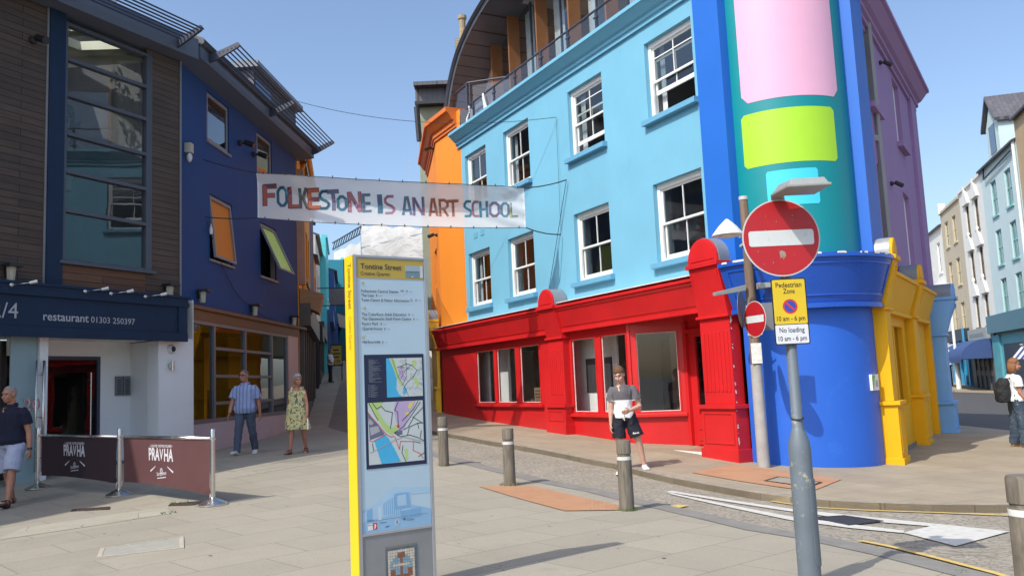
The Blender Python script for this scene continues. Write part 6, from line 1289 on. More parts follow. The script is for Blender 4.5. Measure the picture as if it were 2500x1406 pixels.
tuft(gp(1531, 1245, .012), 90, GRASS, .06); tuft(gp(1243, 1184, .012), 80, GRASSD, .08, .12); tuft(gp(1084, 1136, .012), 50, GRASS, .05); tuft(gp(2345, 1400, .0), 20, GRASS, .05, .05); tuft(gp(437, 1228, .014), 40, GRASS, .05, .1); tuft(gp(412, 1252, .014), 40, GRASS, .04, .08)

# ================================================================ barrier screens outside the restaurant
S0 = gp(92, 1192, .012); S1 = gp(291, 1209, .012); S2 = gp(520, 1232, .012)
for P, lab in ((S0, 'steel barrier post behind the man in the navy polo shirt'), (S1, 'steel barrier post between the two maroon screens'), (S2, 'steel barrier post at the free end of the screens')):
    r_ = empty('barrier_post', P, random.uniform(0, 6), lab, 'barrier post', 'steel barrier posts outside the restaurant')
    b = MB(); b.lathe([(.19, 0), (.19, .02), (.175, .03), (.06, .085), (.035, .1), (0, .1)], n=28); b.build('base', STEEL, r_, smooth=True, auto=35)
    b = MB(); b.lathe([(.03, .1), (.03, .86), (.036, .862), (.036, .97), (.03, .985), (0, .985)], n=18); b.lathe([(.05, .845), (.05, .86)], n=18); b.build('post', STEEL, r_, smooth=True, auto=35)
def screen(A, B, label, m, ins=.06, ma=.08, bot0=.21, bot1=.17):
    d = (B-A); L_ = d.to_2d().length; an = math.atan2(d.y, d.x); r_ = empty('barrier_screen', A, an, label, 'barrier screen')
    n, k = 40, 14; x0, x1 = ma, L_-ins; vs = []; dz = B.z-A.z
    def yy(u, v): return .015*math.sin(u*9)*(1-v)+.02*math.sin(u*3.1+1)*(1-v)+.012*math.exp(-((u-1)**2+(v)**2)*40)*math.sin((u+v)*60)
    def pz_(u, v): zt = .86+dz*u; zb = bot0+(bot1-bot0)*u+dz*u+.03*math.sin(math.pi*u)*1.; return zb+(zt-zb)*v
    for j in range(k+1):
        for i in range(n+1):
            u, v = i/n, j/k; xx = x0+(x1-x0)*u+(.012*math.sin(v*3.14)*(1 if u < .5 else -1)*abs(2*u-1)**4); vs.append((xx, yy(u, v), pz_(u, v)))
    q = MB(); q.add(vs, [(j*(n+1)+i, j*(n+1)+i+1, (j+1)*(n+1)+i+1, (j+1)*(n+1)+i) for j in range(k) for i in range(n)]); cl = q.build('fabric', m, r_, smooth=True, bevel=-1)
    q = MB(); q.tube([(.02, 0, .87), (L_-.02, 0, .87+dz)], .014, 8); q.tube([(x0, yy(0, 1), .86), (x1, yy(1, 1), .86+dz)], .02, 8); q.build('top_rail', STEEL, r_, smooth=True)
    tx = MB(); 
    def put(st, u, v, h, w_, m_=0, bold=0.):
        xx = x0+(x1-x0)*u; tx.text(st, (xx, 0, pz_(u, v)), (1, 0, 0), (0, 0, 1), h, w_, m=m_, align='c', bold=bold)
    uc = .465
    put('• LIGHTER TASTING PILSNER •', uc, .80, .034, .60, 0, .02); put('PRA', uc-.083, .525, .165, .30, 0, .03); put('V', uc+.004, .54, .15, .10, 0, .02); put('HA', uc+.088, .525, .165, .235, 0, .03)
    xx = x0+(x1-x0)*(uc+.004); zc = pz_(uc, .70); tx.add([(xx-.03, 0, zc-.02), (xx-.01, 0, zc-.025), (xx-.028, 0, zc+.045), (xx-.05, 0, zc+.03)], [(0, 1, 2, 3)], 1)
    zc = pz_(uc, .40)
    for s_ in (-1, 1):
        tx.tube([(xx+s_*.16, 0, zc-.0), (xx+s_*.31, 0, zc-.075)], [.005, .015], 5, 0); tx.tube([(xx+s_*.0, 0, zc+.04), (xx+s_*.09, 0, zc+.028), (xx+s_*.16, 0, zc)], .004, 4, 2)
    tx.text('Staropramen', (xx-.125, 0, pz_(uc, .20)), (1, 0, .10), (-.1, 0, 1), .052, .26, m=0, bold=.012); tx.tube([(xx-.115, 0, pz_(uc, .15)), (xx+.125, 0, pz_(uc, .185))], .006, 4, 0); c = Vector((xx, 0, pz_(uc, .31))); tx.tube([c+Vector((.032*math.cos(t), 0, .034*math.sin(t))) for t in np.linspace(0, 6.28, 12)], .005, 4, 0); tx.tube([c+Vector((.016*math.cos(t), 0, .018*math.sin(t))) for t in np.linspace(0, 6.28, 8)], .004, 4, 0)
    def bend(v):
        u = (v.x-x0)/(x1-x0); vv = (v.z-pz_(u, 0))/(pz_(u, 1)-pz_(u, 0)); return Vector((v.x, yy(u, vv)-.004+v.y*.05, v.z))
    tx.map(bend); tx.build('lettering', [mat('print_white', (.62, .60, .64), .6), mat('print_red', (.5, .02, .04), .6), mat('print_dim', (.10, .06, .075), .7)], cl, bevel=-1)
    q = MB()
    for xx_, x_p in ((x0, 0), (x1, L_)):
        zz_ = pz_(0 if xx_ == x0 else 1, 0); q.tube([(xx_, 0, zz_+.02), ((xx_+x_p)/2, -.02, zz_-.03), (x_p, -.03, zz_)], .007, 6); q.tube([(xx_, -.01, zz_+.02), (xx_+.01, -.02, zz_-.06)], .006, 5)
    q.build('tie', SRIM, r_); return r_
MAROON = mat('maroon_canvas', (.105, .042, .045), .75, .07, 3, .25, 160); MAROON_SHADE = mat('shaded_canvas', (.03, .015, .022), .75, .1, 2, .25, 160)  # second copy of the canvas carries the shade in its darker colour
screen(S0, S1, 'canvas screen darkened for shade between the first two barrier posts', MAROON_SHADE); screen(S1, S2, 'maroon canvas screen in the sun at the end of the barrier', MAROON, .05, .10, .20, .12)

# ================================================================ street banner
BA, BB = at(628, 425, 19.2), at(1279, 460, 19.6); Bn = Wall((BA.x, BA.y), d=(BB.x-BA.x, BB.y-BA.y)); BL_ = (BB-BA).to_2d().length
ban = Bn.root('street_banner', 'long white banner reading FOLKESTONE IS AN ART SCHOOL strung across the street', 'banner')
ztl, zbl, ztr, zbr = BA.z, at(628, 532, 19.2).z, BB.z, at(1277, 556, 19.6).z
def bz(u, v): s = .075*4*u*(1-u); return (zbl+(zbr-zbl)*u-s)*(1-v)+(ztl+(ztr-ztl)*u-s*.9)*v
def by(u, v):
    c = .86-.42*(4*u*(1-u))**.8; k = max(0, v-c)       # slack upper band folds forward along a curve from corner to corner
    return -.55*k+.10*math.sin(math.pi*v)*math.sin(math.pi*u)+.012*math.sin(u*40+v*6)*(v > c)+.02*math.sin(9*u+4*v)+.02*math.exp(-((u-1)**2)*30)*math.sin((v*1.2+u*3)*14)
n, k = 110, 34; q = MB(); q.add([(BL_*i/n, by(i/n, j/k), bz(i/n, j/k)) for j in range(k+1) for i in range(n+1)], [(j*(n+1)+i, j*(n+1)+i+1, (j+1)*(n+1)+i+1, (j+1)*(n+1)+i) for j in range(k) for i in range(n)])
t = NT('banner_cloth'); t.n.remove(t.b); df = t.node('ShaderNodeBsdfDiffuse'); tl_ = t.node('ShaderNodeBsdfTranslucent'); tp = t.node('ShaderNodeBsdfTransparent'); m1 = t.node('ShaderNodeMixShader'); m2 = t.node('ShaderNodeMixShader')
df.inputs[0].default_value = (.82, .82, .83, 1); tl_.inputs[0].default_value = (.74, .74, .76, 1); m1.inputs[0].default_value = .35; m2.inputs[0].default_value = .17
t.link(df.outputs[0], m1.inputs[1]); t.link(tl_.outputs[0], m1.inputs[2]); t.link(m1.outputs[0], m2.inputs[1]); t.link(tp.outputs[0], m2.inputs[2]); t.link(m2.outputs[0], t.out.inputs[0])
cl = q.build('cloth', t.mat, ban, smooth=True, bevel=-1)
q = MB()
for a, b_ in ((.0, .035), (BL_-.035, BL_)): q.add([(x, by(x/BL_, v)-.004, bz(x/BL_, v)) for v in np.linspace(0, 1, 12) for x in (a, b_)], [(2*i, 2*i+1, 2*i+3, 2*i+2) for i in range(11)])
q.build('hem', mat('banner_hem', (.7, .7, .72), .8), cl, bevel=-1)
C_ = {'rust': (.40, .10, .075), 'maroon': (.15, .05, .09), 'deep': (.02, .09, .17), 'teal': (.06, .26, .33), 'brown': (.13, .10, .10), 'green': (.08, .2, .18), 'orange': (.52, .13, .06), 'slate': (.17, .23, .36), 'plum': (.25, .16, .3), 'pink': (.50, .22, .25), 'mid': (.08, .22, .34), 'lilac': (.30, .22, .36), 'gold': (.5, .48, .22), 'indigo': (.12, .18, .36), 'brick': (.42, .12, .07), 'tan': (.42, .26, .2)}
LM = {k_: mat('letter_'+k_, tuple(x*.75 for x in v), .7, .15, 6) for k_, v in C_.items()}
Z4 = lambda x, y: (620+x/7.353, 420+y/7.353)
Z5 = lambda x, y: (950+x/7.353, 440+y/7.353)
LT = [('F', Z4, 160, 412, 235, 612, 'maroon', 'rust'), ('O', Z4, 398, 607, 262, 628, 'teal', 'deep'), ('L', Z4, 613, 800, 280, 648, 'maroon', 'rust'), ('K', Z4, 803, 968, 305, 656, 'green', 'brown'), ('E', Z4, 965, 1190, 315, 667, 'maroon', 'orange'), ('S', Z4, 1163, 1352, 338, 674, 'teal', 'deep'), ('T', Z4, 1310, 1535, 342, 690, 'plum', 'slate'), ('O', Z4, 1476, 1672, 428, 695, 'teal', 'mid'), ('N', Z4, 1685, 1925, 375, 718, 'plum', 'pink'), ('E', Z4, 1945, 2100, 398, 722, 'teal', 'slate'), ('I', Z4, 2205, 2308, 418, 740, 'teal', 'indigo'), ('S', Z4, 2333, 2520, 430, 752, 'pink', 'lilac'),
 ('A', Z5, 220, 402, 300, 618, 'teal', 'slate'), ('N', Z5, 413, 627, 314, 628, 'pink', 'indigo'), ('A', Z5, 698, 872, 333, 637, 'tan', 'brick'), ('R', Z5, 883, 1068, 343, 642, 'tan', 'brick'), ('T', Z5, 1038, 1247, 355, 648, 'tan', 'brick'), ('S', Z5, 1338, 1477, 367, 657, 'teal', 'mid'), ('C', Z5, 1483, 1606, 374, 658, 'pink', 'plum'), ('H', Z5, 1614, 1772, 380, 662, 'teal', 'mid'), ('O', Z5, 1783, 1987, 388, 667, 'pink', 'indigo'), ('O', Z5, 1988, 2160, 398, 668, 'teal', 'slate'), ('L', Z5, 2158, 2307, 410, 673, 'gold', 'slate')]
# block letters drawn as strokes in a unit box
def octo(): return [(.32, 0), (.68, 0), (1, .2), (1, .8), (.68, 1), (.32, 1), (0, .8), (0, .2), (.32, 0)]
ST = {'F': [[(.12, 0), (.12, 1)], [(0, .92), (1, .92)], [(.1, .5), (.85, .5)]], 'O': None, 'L': [[(.14, 0), (.14, 1)], [(0, .08), (1, .08)]], 'K': [[(.14, 0), (.14, 1)], [(.9, 1), (.3, .45)], [(.38, .6), (.9, 0)]], 'E': [[(.12, 0), (.12, 1)], [(0, .92), (.95, .92)], [(0, .5), (.9, .5)], [(0, .08), (1, .08)]],
 'S': [[(.95, .93), (.35, .93), (.1, .8), (.1, .65), (.3, .55), (.7, .45), (.9, .33), (.9, .2), (.68, .07), (.05, .07)]], 'T': [[(.5, 0), (.5, 1)], [(0, .92), (1, .92)]], 'N': [[(.1, 0), (.1, 1)], [(.14, .98), (.86, .02)], [(.9, 0), (.9, 1)]], 'I': [[(.5, 0), (.5, 1)]], 'A': [[(.1, 0), (.42, 1)], [(.9, 0), (.58, 1)], [(.25, .27), (.75, .27)]], 'R': [[(.12, 0), (.12, 1)], [(.0, .93), (.6, .93), (.88, .78), (.88, .62), (.6, .47), (.1, .47)], [(.45, .45), (.9, 0)]], 'C': [[(.98, .93), (.36, .93), (.1, .78), (.1, .22), (.36, .07), (.98, .07)]], 'H': [[(.13, 0), (.13, 1)], [(.87, 0), (.87, 1)], [(.1, .5), (.9, .5)]]}
lt = MB(); keys = list(LM)
def stroke(mb, pts, w, m, Z):
    P = [Vector(p) for p in pts]; A = []; B = []
    for i, p in enumerate(P):
        closed = (P[0]-P[-1]).length < 1e-6
        a = (P[i]-P[i-1]) if i else (P[0]-P[-2] if closed else P[1]-P[0]); b_ = (P[i+1]-P[i]) if i < len(P)-1 else (P[1]-P[0] if closed else P[-1]-P[-2])
        a.normalize(); b_.normalize(); t_ = (a+b_).normalized(); n2 = Vector((-t_.y, t_.x)); s_ = w/2/max(.5, n2.dot(Vector((-a.y, a.x)))); A.append(p+n2*s_); B.append(p-n2*s_)
    out = []
    for i in range(len(P)-1):
        nsub = max(1, int((P[i+1]-P[i]).length/.09))
        for k_ in range(nsub):
            f0, f1 = k_/nsub, (k_+1)/nsub; qd = [A[i].lerp(A[i+1], f0), B[i].lerp(B[i+1], f0), B[i].lerp(B[i+1], f1), A[i].lerp(A[i+1], f1)]
            out.append(qd)
    for qd in out: mb.add([(v.x, by(v.x/BL_, (v.y-bz(v.x/BL_, 0))/(bz(v.x/BL_, 1)-bz(v.x/BL_, 0)))-Z, v.y) for v in qd], [(0, 1, 2, 3)], m)
WL = [.115, .07, .10, .075, .10, .068, .09, .065, .088, .062, .13, .06, .062, .066, .062, .06, .064, .055, .055, .06, .066, .058, .055]
for li, (ch, Zf, xa, xb, ya, yb, oc_, ic_) in enumerate(LT):
    pa_, pb_ = Zf(xa, ya), Zf(xb, yb); X0, Z1 = Bn.hit(*pa_); X1, _ = Bn.hit(pb_[0], pa_[1]); Z0 = Bn.hit(pa_[0], pb_[1])[1]
    W_, H_ = X1-X0, Z1-Z0; w_ = WL[li]
    strokes = [octo()] if ch == 'O' else ST[ch]; iw = w_/2; q0 = (X0+iw, X1-iw, Z0+iw*.2, Z1-iw*.2)
    for s_ in strokes:
        if ch == 'O': pts = [(X0+iw+(W_-w_)*u, Z0+iw+(H_-w_)*v) for u, v in s_]
        elif ch == 'I': pts = [(X0+W_/2, Z0+H_*v) for u, v in s_]; w_ = W_*.9
        else: pts = [(X0+W_*u, Z0+H_*v) for u, v in s_]
        stroke(lt, pts, w_, keys.index(oc_), .006); 
    for s_ in strokes:
        if ch == 'O': pts = [(X0+iw+(W_-w_)*u, Z0+iw+(H_-w_)*v) for u, v in s_]
        elif ch == 'I': pts = [(X0+W_/2, Z0+.03+(H_-.06)*v) for u, v in s_]
        else: pts = [(X0+.013+(W_-.026)*u, Z0+.012+(H_-.024)*v) for u, v in s_]
        stroke(lt, pts, w_-.026, keys.index(ic_), .0075)
lt.build('lettering', [LM[k_] for k_ in keys], cl, bevel=-1)
q = MB()
for v in (0, 1): q.tube([(BL_*u, by(u, v), bz(u, v)) for u in np.linspace(0, 1, 24)], .008, 5)
for i in range(12):
    for v in (0, 1): u = (i+.3)/11.6; q.tube([(BL_*u, by(u, v)-.01, bz(u, v)-.02), (BL_*u+.01, by(u, v)-.01, bz(u, v)+.04)], .012, 5)
q.build('edge_cord', mat('cord_dark', (.05, .055, .07), .8), cl)
def rope(P, Q, sag, label, r=.012, name='rope', cat='rope'):
    q = MB(); n = 14; q.tube([P.lerp(Q, i/n)-Vector((0, 0, sag*4*(i/n)*(1-i/n))) for i in range(n+1)], r, 6); o = q.build(name, mat('rope_dark', (.03, .035, .05), .9)); tag(o, label, cat); return o
def bp(u, v): return Bn.P(BL_*u, bz(u, v), by(u, v))
x_, z_ = Bw.hit(495, 390); rope(bp(0, 1), Bw.P(x_, z_, -.02), .03, 'rope from the banner top corner to the dark blue wall')
x_, z_ = Bw.hit(500, 530); rope(bp(0, 0), Bw.P(x_, z_, -.02), .03, 'rope from the banner bottom corner to the dark blue wall')
H1 = L.P(8.33, 6.30, -.06); H2 = L.P(7.95, 5.04, -.06)
rope(bp(1, 1), H1, .04, 'doubled rope from the banner top corner to the sky blue wall', .014); rope(bp(1, 0), H2, .05, 'doubled rope from the banner bottom corner to the sky blue wall', .014)
rope(H1, L.P(7.3, 3.75, -.1), .0, 'slack dark cable hanging down the sky blue wall to the pilaster cap', .007, 'cable', 'cable'); rope(L.P(7.99, 7.95, -.05), H2+Vector((0, 0, .1)), .0, 'thin wire down the sky blue wall from the upper hook', .004, 'wire', 'wire')
rope(Bw.P(2.65, 9.36, -1.22), L.P(7.99, 7.95, -.06), .35, 'thin overhead wire crossing the street above the banner', .007, 'overhead_wire', 'wire')
x0_, z0_ = Bw.hit(500, 540); rope(Bw.P(x0_, z0_, -.05), Bw.P(2.4, 3.85, -.05), .45, 'loose black cable sagging across the dark blue wall', .008, 'cable', 'cable')
rope(Bw.P(2.6, 3.75, -.05), Bw.P(4.3, 3.58, -.05), .05, 'short black cable along the foot of the dark blue wall', .008, 'cable', 'cable')
x_, z_ = Bw.hit(507, 562); bt = empty('pulley_weight', Bw.P(x_, z_, -.08), 0, 'small white weight hanging beside the orange reflection window', 'weight'); q = MB(); q.lathe([(.035, -.1), (.04, .02), (.02, .08), (.01, .14), (0, .15)], n=10); q.build('body', WHITE, bt)
for (px, py, o, lab) in ((1060, 363, hw, 'white backed floodlight under the orange cornice'), (1068, 574, hw, 'white backed floodlight lower on the orange wall')):
    x_, z_ = o.hit(px, py, 0); camera_light(o.P(x_, z_, -.03), (-.9, -.5, 0), 'floodlight', lab, s=1.2)
# ================================================================ people
from mathutils import noise as mnoise
def remesh(mb, vox, name, mats, parent=None, paint=None, smooth_it=6, shrink=0, fold=0., fs=(9, 9, 5)):
    """join overlapping closed volumes into one continuous surface"""
    me = bpy.data.meshes.new('tmp'); me.from_pydata(mb.v, [], mb.f); bm = bmesh.new(); bm.from_mesh(me); bmesh.ops.recalc_face_normals(bm, faces=bm.faces); bm.to_mesh(me); bm.free()
    ob = bpy.data.objects.new('tmp', me); COL.objects.link(ob)
    r = ob.modifiers.new('r', 'REMESH'); r.mode = 'VOXEL'; r.voxel_size = vox; r.adaptivity = 0
    s = ob.modifiers.new('s', 'SMOOTH'); s.factor = .5; s.iterations = smooth_it
    dg = bpy.context.evaluated_depsgraph_get(); dg.update(); m2 = bpy.data.meshes.new_from_object(ob.evaluated_get(dg)); bpy.data.objects.remove(ob); bpy.data.meshes.remove(me)
    if fold:      # cloth creases
        nv_ = len(m2.vertices); C0 = np.empty(nv_*3, 'f'); N0 = np.empty(nv_*3, 'f'); m2.vertices.foreach_get('co', C0); m2.vertex_normals.foreach_get('vector', N0); C0 = C0.reshape(-1, 3); N0 = N0.reshape(-1, 3); D0 = np.empty(nv_, 'f')
        for i_ in range(nv_):
            c = Vector(C0[i_]); D0[i_] = mnoise.noise(Vector((c.x*fs[0], c.y*fs[1], c.z*fs[2]+c.x*4)))+.5*mnoise.noise(Vector((c.x*fs[0]*2.3+7, c.y*fs[1]*2.3, c.z*fs[2]*2.6-c.x*7)))
        m2.vertices.foreach_set('co', (C0+N0*(fold*D0)[:, None]).ravel()); m2.update()
    m2.name = name; m2.materials.clear()
    mats = mats if isinstance(mats, (list, tuple)) else [mats]
    for m in mats: m2.materials.append(m)
    if paint:
        idx = [paint(p.center, p.normal) for p in m2.polygons]; m2.polygons.foreach_set('material_index', idx)
    m2.polygons.foreach_set('use_smooth', [True]*len(m2.polygons))
    o = bpy.data.objects.new(name, m2); COL.objects.link(o)
    if parent: o.parent = parent
    return o
def ell_tube(mb, rings, n=16):
    """rings of (centre, rx, ry) lying flat: torso, hem, head shapes; rx across, ry front to back"""
    vs = []
    for c, rx, ry in rings:
        for j in range(n):
            th = 2*math.pi*j/n; ct, st = math.cos(th), math.sin(th); e = .9
            vs.append((c[0]+rx*math.copysign(abs(ct)**e, ct), c[1]+ry*math.copysign(abs(st)**e, st), c[2]))
    k = len(rings); mb.add(vs, [(i*n+j, i*n+(j+1) % n, (i+1)*n+(j+1) % n, (i+1)*n+j) for i in range(k-1) for j in range(n)]+[tuple(range(n))[::-1], tuple(range((k-1)*n, k*n))])
def limb(mb, pts, rr, n=12):
    pts = [Vector(p) for p in pts]; P = []; Q = []
    a, b = pts[0], pts[-1]; d0 = (pts[0]-pts[1]).normalized(); d1 = (pts[-1]-pts[-2]).normalized()
    P = [a+d0*rr[0]*.75, a+d0*rr[0]*.45]+pts+[b+d1*rr[-1]*.45, b+d1*rr[-1]*.75]; Q = [rr[0]*.45, rr[0]*.85]+list(rr)+[rr[-1]*.85, rr[-1]*.45]
    mb.tube(P, Q, n)
def rot_dir(sw, ab, side):
    """limb direction from straight down: swing forward (+y) and away from the body"""
    v = Vector((0, math.sin(sw), -math.cos(sw))); return Vector((side*math.sin(ab), v.y*math.cos(ab), v.z*math.cos(ab))).normalized()
SKIN = {}
def skinmat(k, c):
    if k not in SKIN:
        t = NT('skin_'+k); t.setp(.5, 0, .4); n = t.noise(9, 5); t.col(t.ramp(n, [(.3, tuple(x*.9 for x in c)), (.7, tuple(min(1, x*1.08) for x in c))])); t.b.inputs['Subsurface Weight'].default_value = .08; t.b.inputs['Subsurface Radius'].default_value = (.02, .008, .004); SKIN[k] = t.mat
    return SKIN[k]
class Human:
    """one standing or walking figure; local axes: x = the person's right, y = forward, z up"""
    def __init__(s, label, loc, heading, H=1.75, bulk=1., belly=0., skin=('fair', (.50, .27, .19)), legs=None, arms=None, head=(0, 0, 0), lean=0, female=False, shift=(0, 0), twist=0):
        s.H = H; k = H/1.75; s.k = k; s.bulk = bulk; s.root = empty('person', loc, heading, label, 'person'); s.female = female
        legs = legs or {1: (0, .05, 0, 0), -1: (0, .05, 0, 0)}; arms = arms or {1: (0, .12, .2), -1: (0, .12, .2)}
        T, S, FH = .43*k, .425*k, .075*k; s.legs = {}; hipw = .088*k*(1.05 if female else 1)
        low = 0
        for sd, (sw, ab, kn, fp) in legs.items():
            th = rot_dir(sw, ab, sd); sh = rot_dir(sw-kn, ab*.6, sd); a = Vector((sd*hipw, 0, 0)); kne = a+th*T; ank = kne+sh*S; s.legs[sd] = [a, kne, ank, fp]; low = min(low, ank.z-FH-max(0, -fp)*.0)
        hz = -low; s.hz = hz
        for sd in s.legs:
            for i in range(3): s.legs[sd][i] = s.legs[sd][i]+Vector((0, 0, hz))
        ly = math.sin(lean); tl = .50*k
        s.pel = Vector((0, 0, hz+.02*k)); s.neck = s.pel+Vector((shift[0], ly*tl, math.cos(lean)*tl)); s.chest = s.pel.lerp(s.neck, .72); s.waist = s.pel.lerp(s.neck, .3)
        shw = .178*k*(.5+.5*bulk)*(.9 if female else 1); s.shw = shw; s.arms = {}
        for sd, arm in arms.items():
            sw, ab, fl = arm[:3]; inn = arm[3] if len(arm) > 3 else 0.; fab = arm[4] if len(arm) > 4 else ab*.6
            a = s.pel.lerp(s.neck, .80)+Vector((sd*shw*.95, 0, 0)); d1 = rot_dir(sw, ab, sd); e = a+d1*.30*k; d2 = rot_dir(sw+fl, fab-inn, sd); w_ = e+d2*.255*k; s.arms[sd] = [a, e, w_, d2]
        s.skin = skinmat(*skin); s.hyaw, s.hpit, s.hrol = head; s.belly = belly
        s.hbase = s.neck+Vector((0, .008, .05*k)); s.HM = Matrix.Rotation(s.hyaw, 4, 'Z') @ Matrix.Rotation(-s.hpit, 4, 'X') @ Matrix.Rotation(s.hrol, 4, 'Y')
        s.hc = s.hbase+(s.HM @ Vector((0, .025*k, .098*k)))
    def hp(s, x, y, z): return s.hc+(s.HM @ Vector((x*s.k, y*s.k, z*s.k)))
    def torso_rings(s, inf=0., z0=-.12, z1=1.0, hem=0.):
        k, b = s.k, s.bulk; f = s.female; st = [(-.22, .135, .105), (-.12, .165, .118), (.0, .168*(1.04 if f else 1), .12), (.14, .158*(.97 if f else 1), .112), (.3, .148*(.93 if f else 1), .105), (.5, .156, .112), (.68, .170, .118), (.76, .174, .116), (.83, .158, .106), (.89, .124, .092), (.94, .092, .08), (1.01, .068, .066)]
        out = []
        for t, rx, ry in st:
            if t < z0 or t > z1: continue
            c = s.pel.lerp(s.neck, t) if t >= 0 else s.pel+Vector((0, 0, t*.5*k)); be = s.belly*math.exp(-((t-.2)/.3)**2)
            c = c+Vector((0, be*.5, 0)); out.append((c, rx*k*b+inf+be*.25+(hem if t < .1 else 0), ry*k*(.4+.6*b)+inf+be*.5+(hem if t < .1 else 0)))
        return out
    def body(s, vox=.0065, hand_hold=None):
        k, b = s.k, s.bulk; mb = MB(); ell_tube(mb, s.torso_rings())
        for sd, (a, kn, an, fp) in s.legs.items():
            m1, m2 = a.lerp(kn, .5), kn.lerp(an, .32); back = Vector((0, -.012*k, 0))
            limb(mb, [a+Vector((0, 0, .02)), m1, kn, m2+back, kn.lerp(an, .7), an], [.088*k*b, .074*k*b, .054*k, .056*k*(.5+.5*b), .042*k, .036*k])
            s.foot(mb, sd, .0, 1)
        for sd, (a, e, w_, d2) in s.arms.items():
            lb = (.6+.4*b)*(.88 if s.female else 1); limb(mb, [a, a.lerp(e, .5), e, e.lerp(w_, .3), w_], [.049*k*lb, .047*k*lb, .039*k*lb, .041*k*lb, .026*k*lb]); s.hand(mb, sd)
        limb(mb, [s.pel.lerp(s.neck, .93), s.neck+Vector((0, 0, .015)), s.hbase+(s.HM @ Vector((0, .005, .05*k)))], [.066*k*(.6+.4*b), .056*k*(.6+.4*b), .055*k*(.6+.4*b)])
        R3 = s.HM.to_3x3()
        mb.ball(s.hp(0, -.008, .03), (.079*k, .097*k, .096*k), 18, 12, M=R3); mb.ball(s.hp(0, .026, -.045), (.063*k, .068*k, .068*k), 16, 10, M=R3); mb.ball(s.hp(0, .062, -.088), (.030*k, .026*k, .022*k), 10, 8, M=R3)
        mb.tube([s.hp(0, .090, .018), s.hp(0, .100, -.012), s.hp(0, .110, -.03), s.hp(0, .098, -.042)], [.008*k, .0105*k, .0145*k, .011*k], 8)
        mb.tube([s.hp(-.05, .078, .033), s.hp(0, .096, .036), s.hp(.05, .078, .033)], [.009*k, .012*k, .009*k], 8); mb.tube([s.hp(-.024, .088, -.068), s.hp(0, .097, -.066), s.hp(.024, .088, -.068)], [.006*k, .0095*k, .006*k], 6)
        for sd in (1, -1): mb.ball(s.hp(sd*.079, -.008, -.005), (.012*k, .022*k, .034*k), 8, 6, M=R3); mb.ball(s.hp(sd*.040, .066, -.028), (.026*k, .024*k, .026*k), 8, 6, M=R3)
        inv = s.HM.inverted().to_3x3()
        def paint(c, n_):
            q = (inv @ (Vector(c)-s.hc))/k
            if q.y > .045 and abs(q.z) < .2:
                ex = abs(q.x)
                if abs(ex-.034) < .0125 and abs(q.z-.012) < .0062: return 1
                if abs(ex-.034) < .021 and abs(q.z-.034-.003*(1-abs(ex-.034)/.021)) < .0052: return 2
                if ex < .026 and abs(q.z+.069) < .0075 and q.y > .07: return 3
            return 0
        o = remesh(mb, vox, 'body', [s.skin, mat('eye_dark', (.035, .03, .028), .3), s.brow if hasattr(s, 'brow') else mat('brow_brown', (.14, .08, .05), .8), mat('lip_'+s.skin.name, tuple(x*f_ for x, f_ in zip(s.skin.node_tree.nodes['Principled BSDF'].inputs['Base Color'].default_value[:3], (1, 1, 1))) if False else (.36, .14, .11), .5)], s.root, paint, 5); return o
    def footframe(s, sd):
        a, kn, an, fp = s.legs[sd]; M = Matrix.Rotation(-sd*.16, 4, 'Z') @ Matrix.Rotation(fp, 4, 'X'); return an, M
    def foot(s, mb, sd, inf, mode):
        k = s.k; an, M = s.footframe(sd)
        def p(x, y, z): return an+(M @ Vector((x*k, y*k, z*k)))
        secs = [(-.058, .024, .026, -.038), (-.04, .034, .034, -.034), (.0, .036, .042, -.028), (.05, .038, .034, -.038), (.11, .045, .026, -.046), (.16, .044, .02, -.052), (.195, .03, .014, -.058)]
        vs = []; n = 12
        for y, rx, rz, cz in secs:
            for j in range(n):
                th = 2*math.pi*j/n; z_ = cz+(rz+inf/k)*math.sin(th); z_ = max(z_, -.0745-.0*inf); vs.append(p((rx+inf/k)*math.cos(th), y+(inf/k*.8 if y > .1 else -inf/k*.5), z_))
        mb.add(vs, [(i*n+j, i*n+(j+1) % n, (i+1)*n+(j+1) % n, (i+1)*n+j) for i in range(len(secs)-1) for j in range(n)]+[tuple(range(n))[::-1], tuple(range((len(secs)-1)*n, len(secs)*n))])
        if mode: limb(mb, [an+Vector((0, 0, .02*k)), p(0, -.005, -.03)], [.036*k, .036*k])
    def hand(s, mb, sd):
        k = s.k*1.06; a, e, w_, d = s.arms[sd]; side = Vector((-sd, 0, 0)); inn = (side-d*side.dot(d)).normalized(); fw = inn.cross(d)*sd; fw = -fw if fw.y < 0 else fw
        # palm faces the thigh; thumb points forward
        c = w_+d*.045*k; pal = [w_, w_+d*.035*k, w_+d*.085*k]
        mb.tube([w_-d*.01, w_+d*.02*k, w_+d*.055*k, w_+d*.088*k], [(.021*k, .017*k), (.034*k, .016*k), (.041*k, .017*k), (.036*k, .014*k)], 12, up=fw)
        for i, (o, ln) in enumerate(((.03, .066), (.0105, .075), (-.0095, .07), (-.028, .055))):
            b0 = w_+d*.078*k+fw*o*k; curl = .5+.12*i; d1 = (d*math.cos(curl*.5)+inn*math.sin(curl*.5)).normalized(); d2 = (d*math.cos(curl*1.5)+inn*math.sin(curl*1.5)).normalized(); p1 = b0+d1*ln*.5*k; p2 = p1+d2*ln*.55*k
            mb.tube([b0, p1, p2], [.0092*k, .0088*k, .0072*k], 8)
        t0 = w_+d*.025*k+fw*.03*k; t1 = t0+(d*.6+fw*.65+inn*.3).normalized()*.036*k; t2 = t1+(d*.9+fw*.2+inn*.35).normalized()*.03*k; mb.tube([t0, t1, t2], [.012*k, .0105*k, .0085*k], 8)
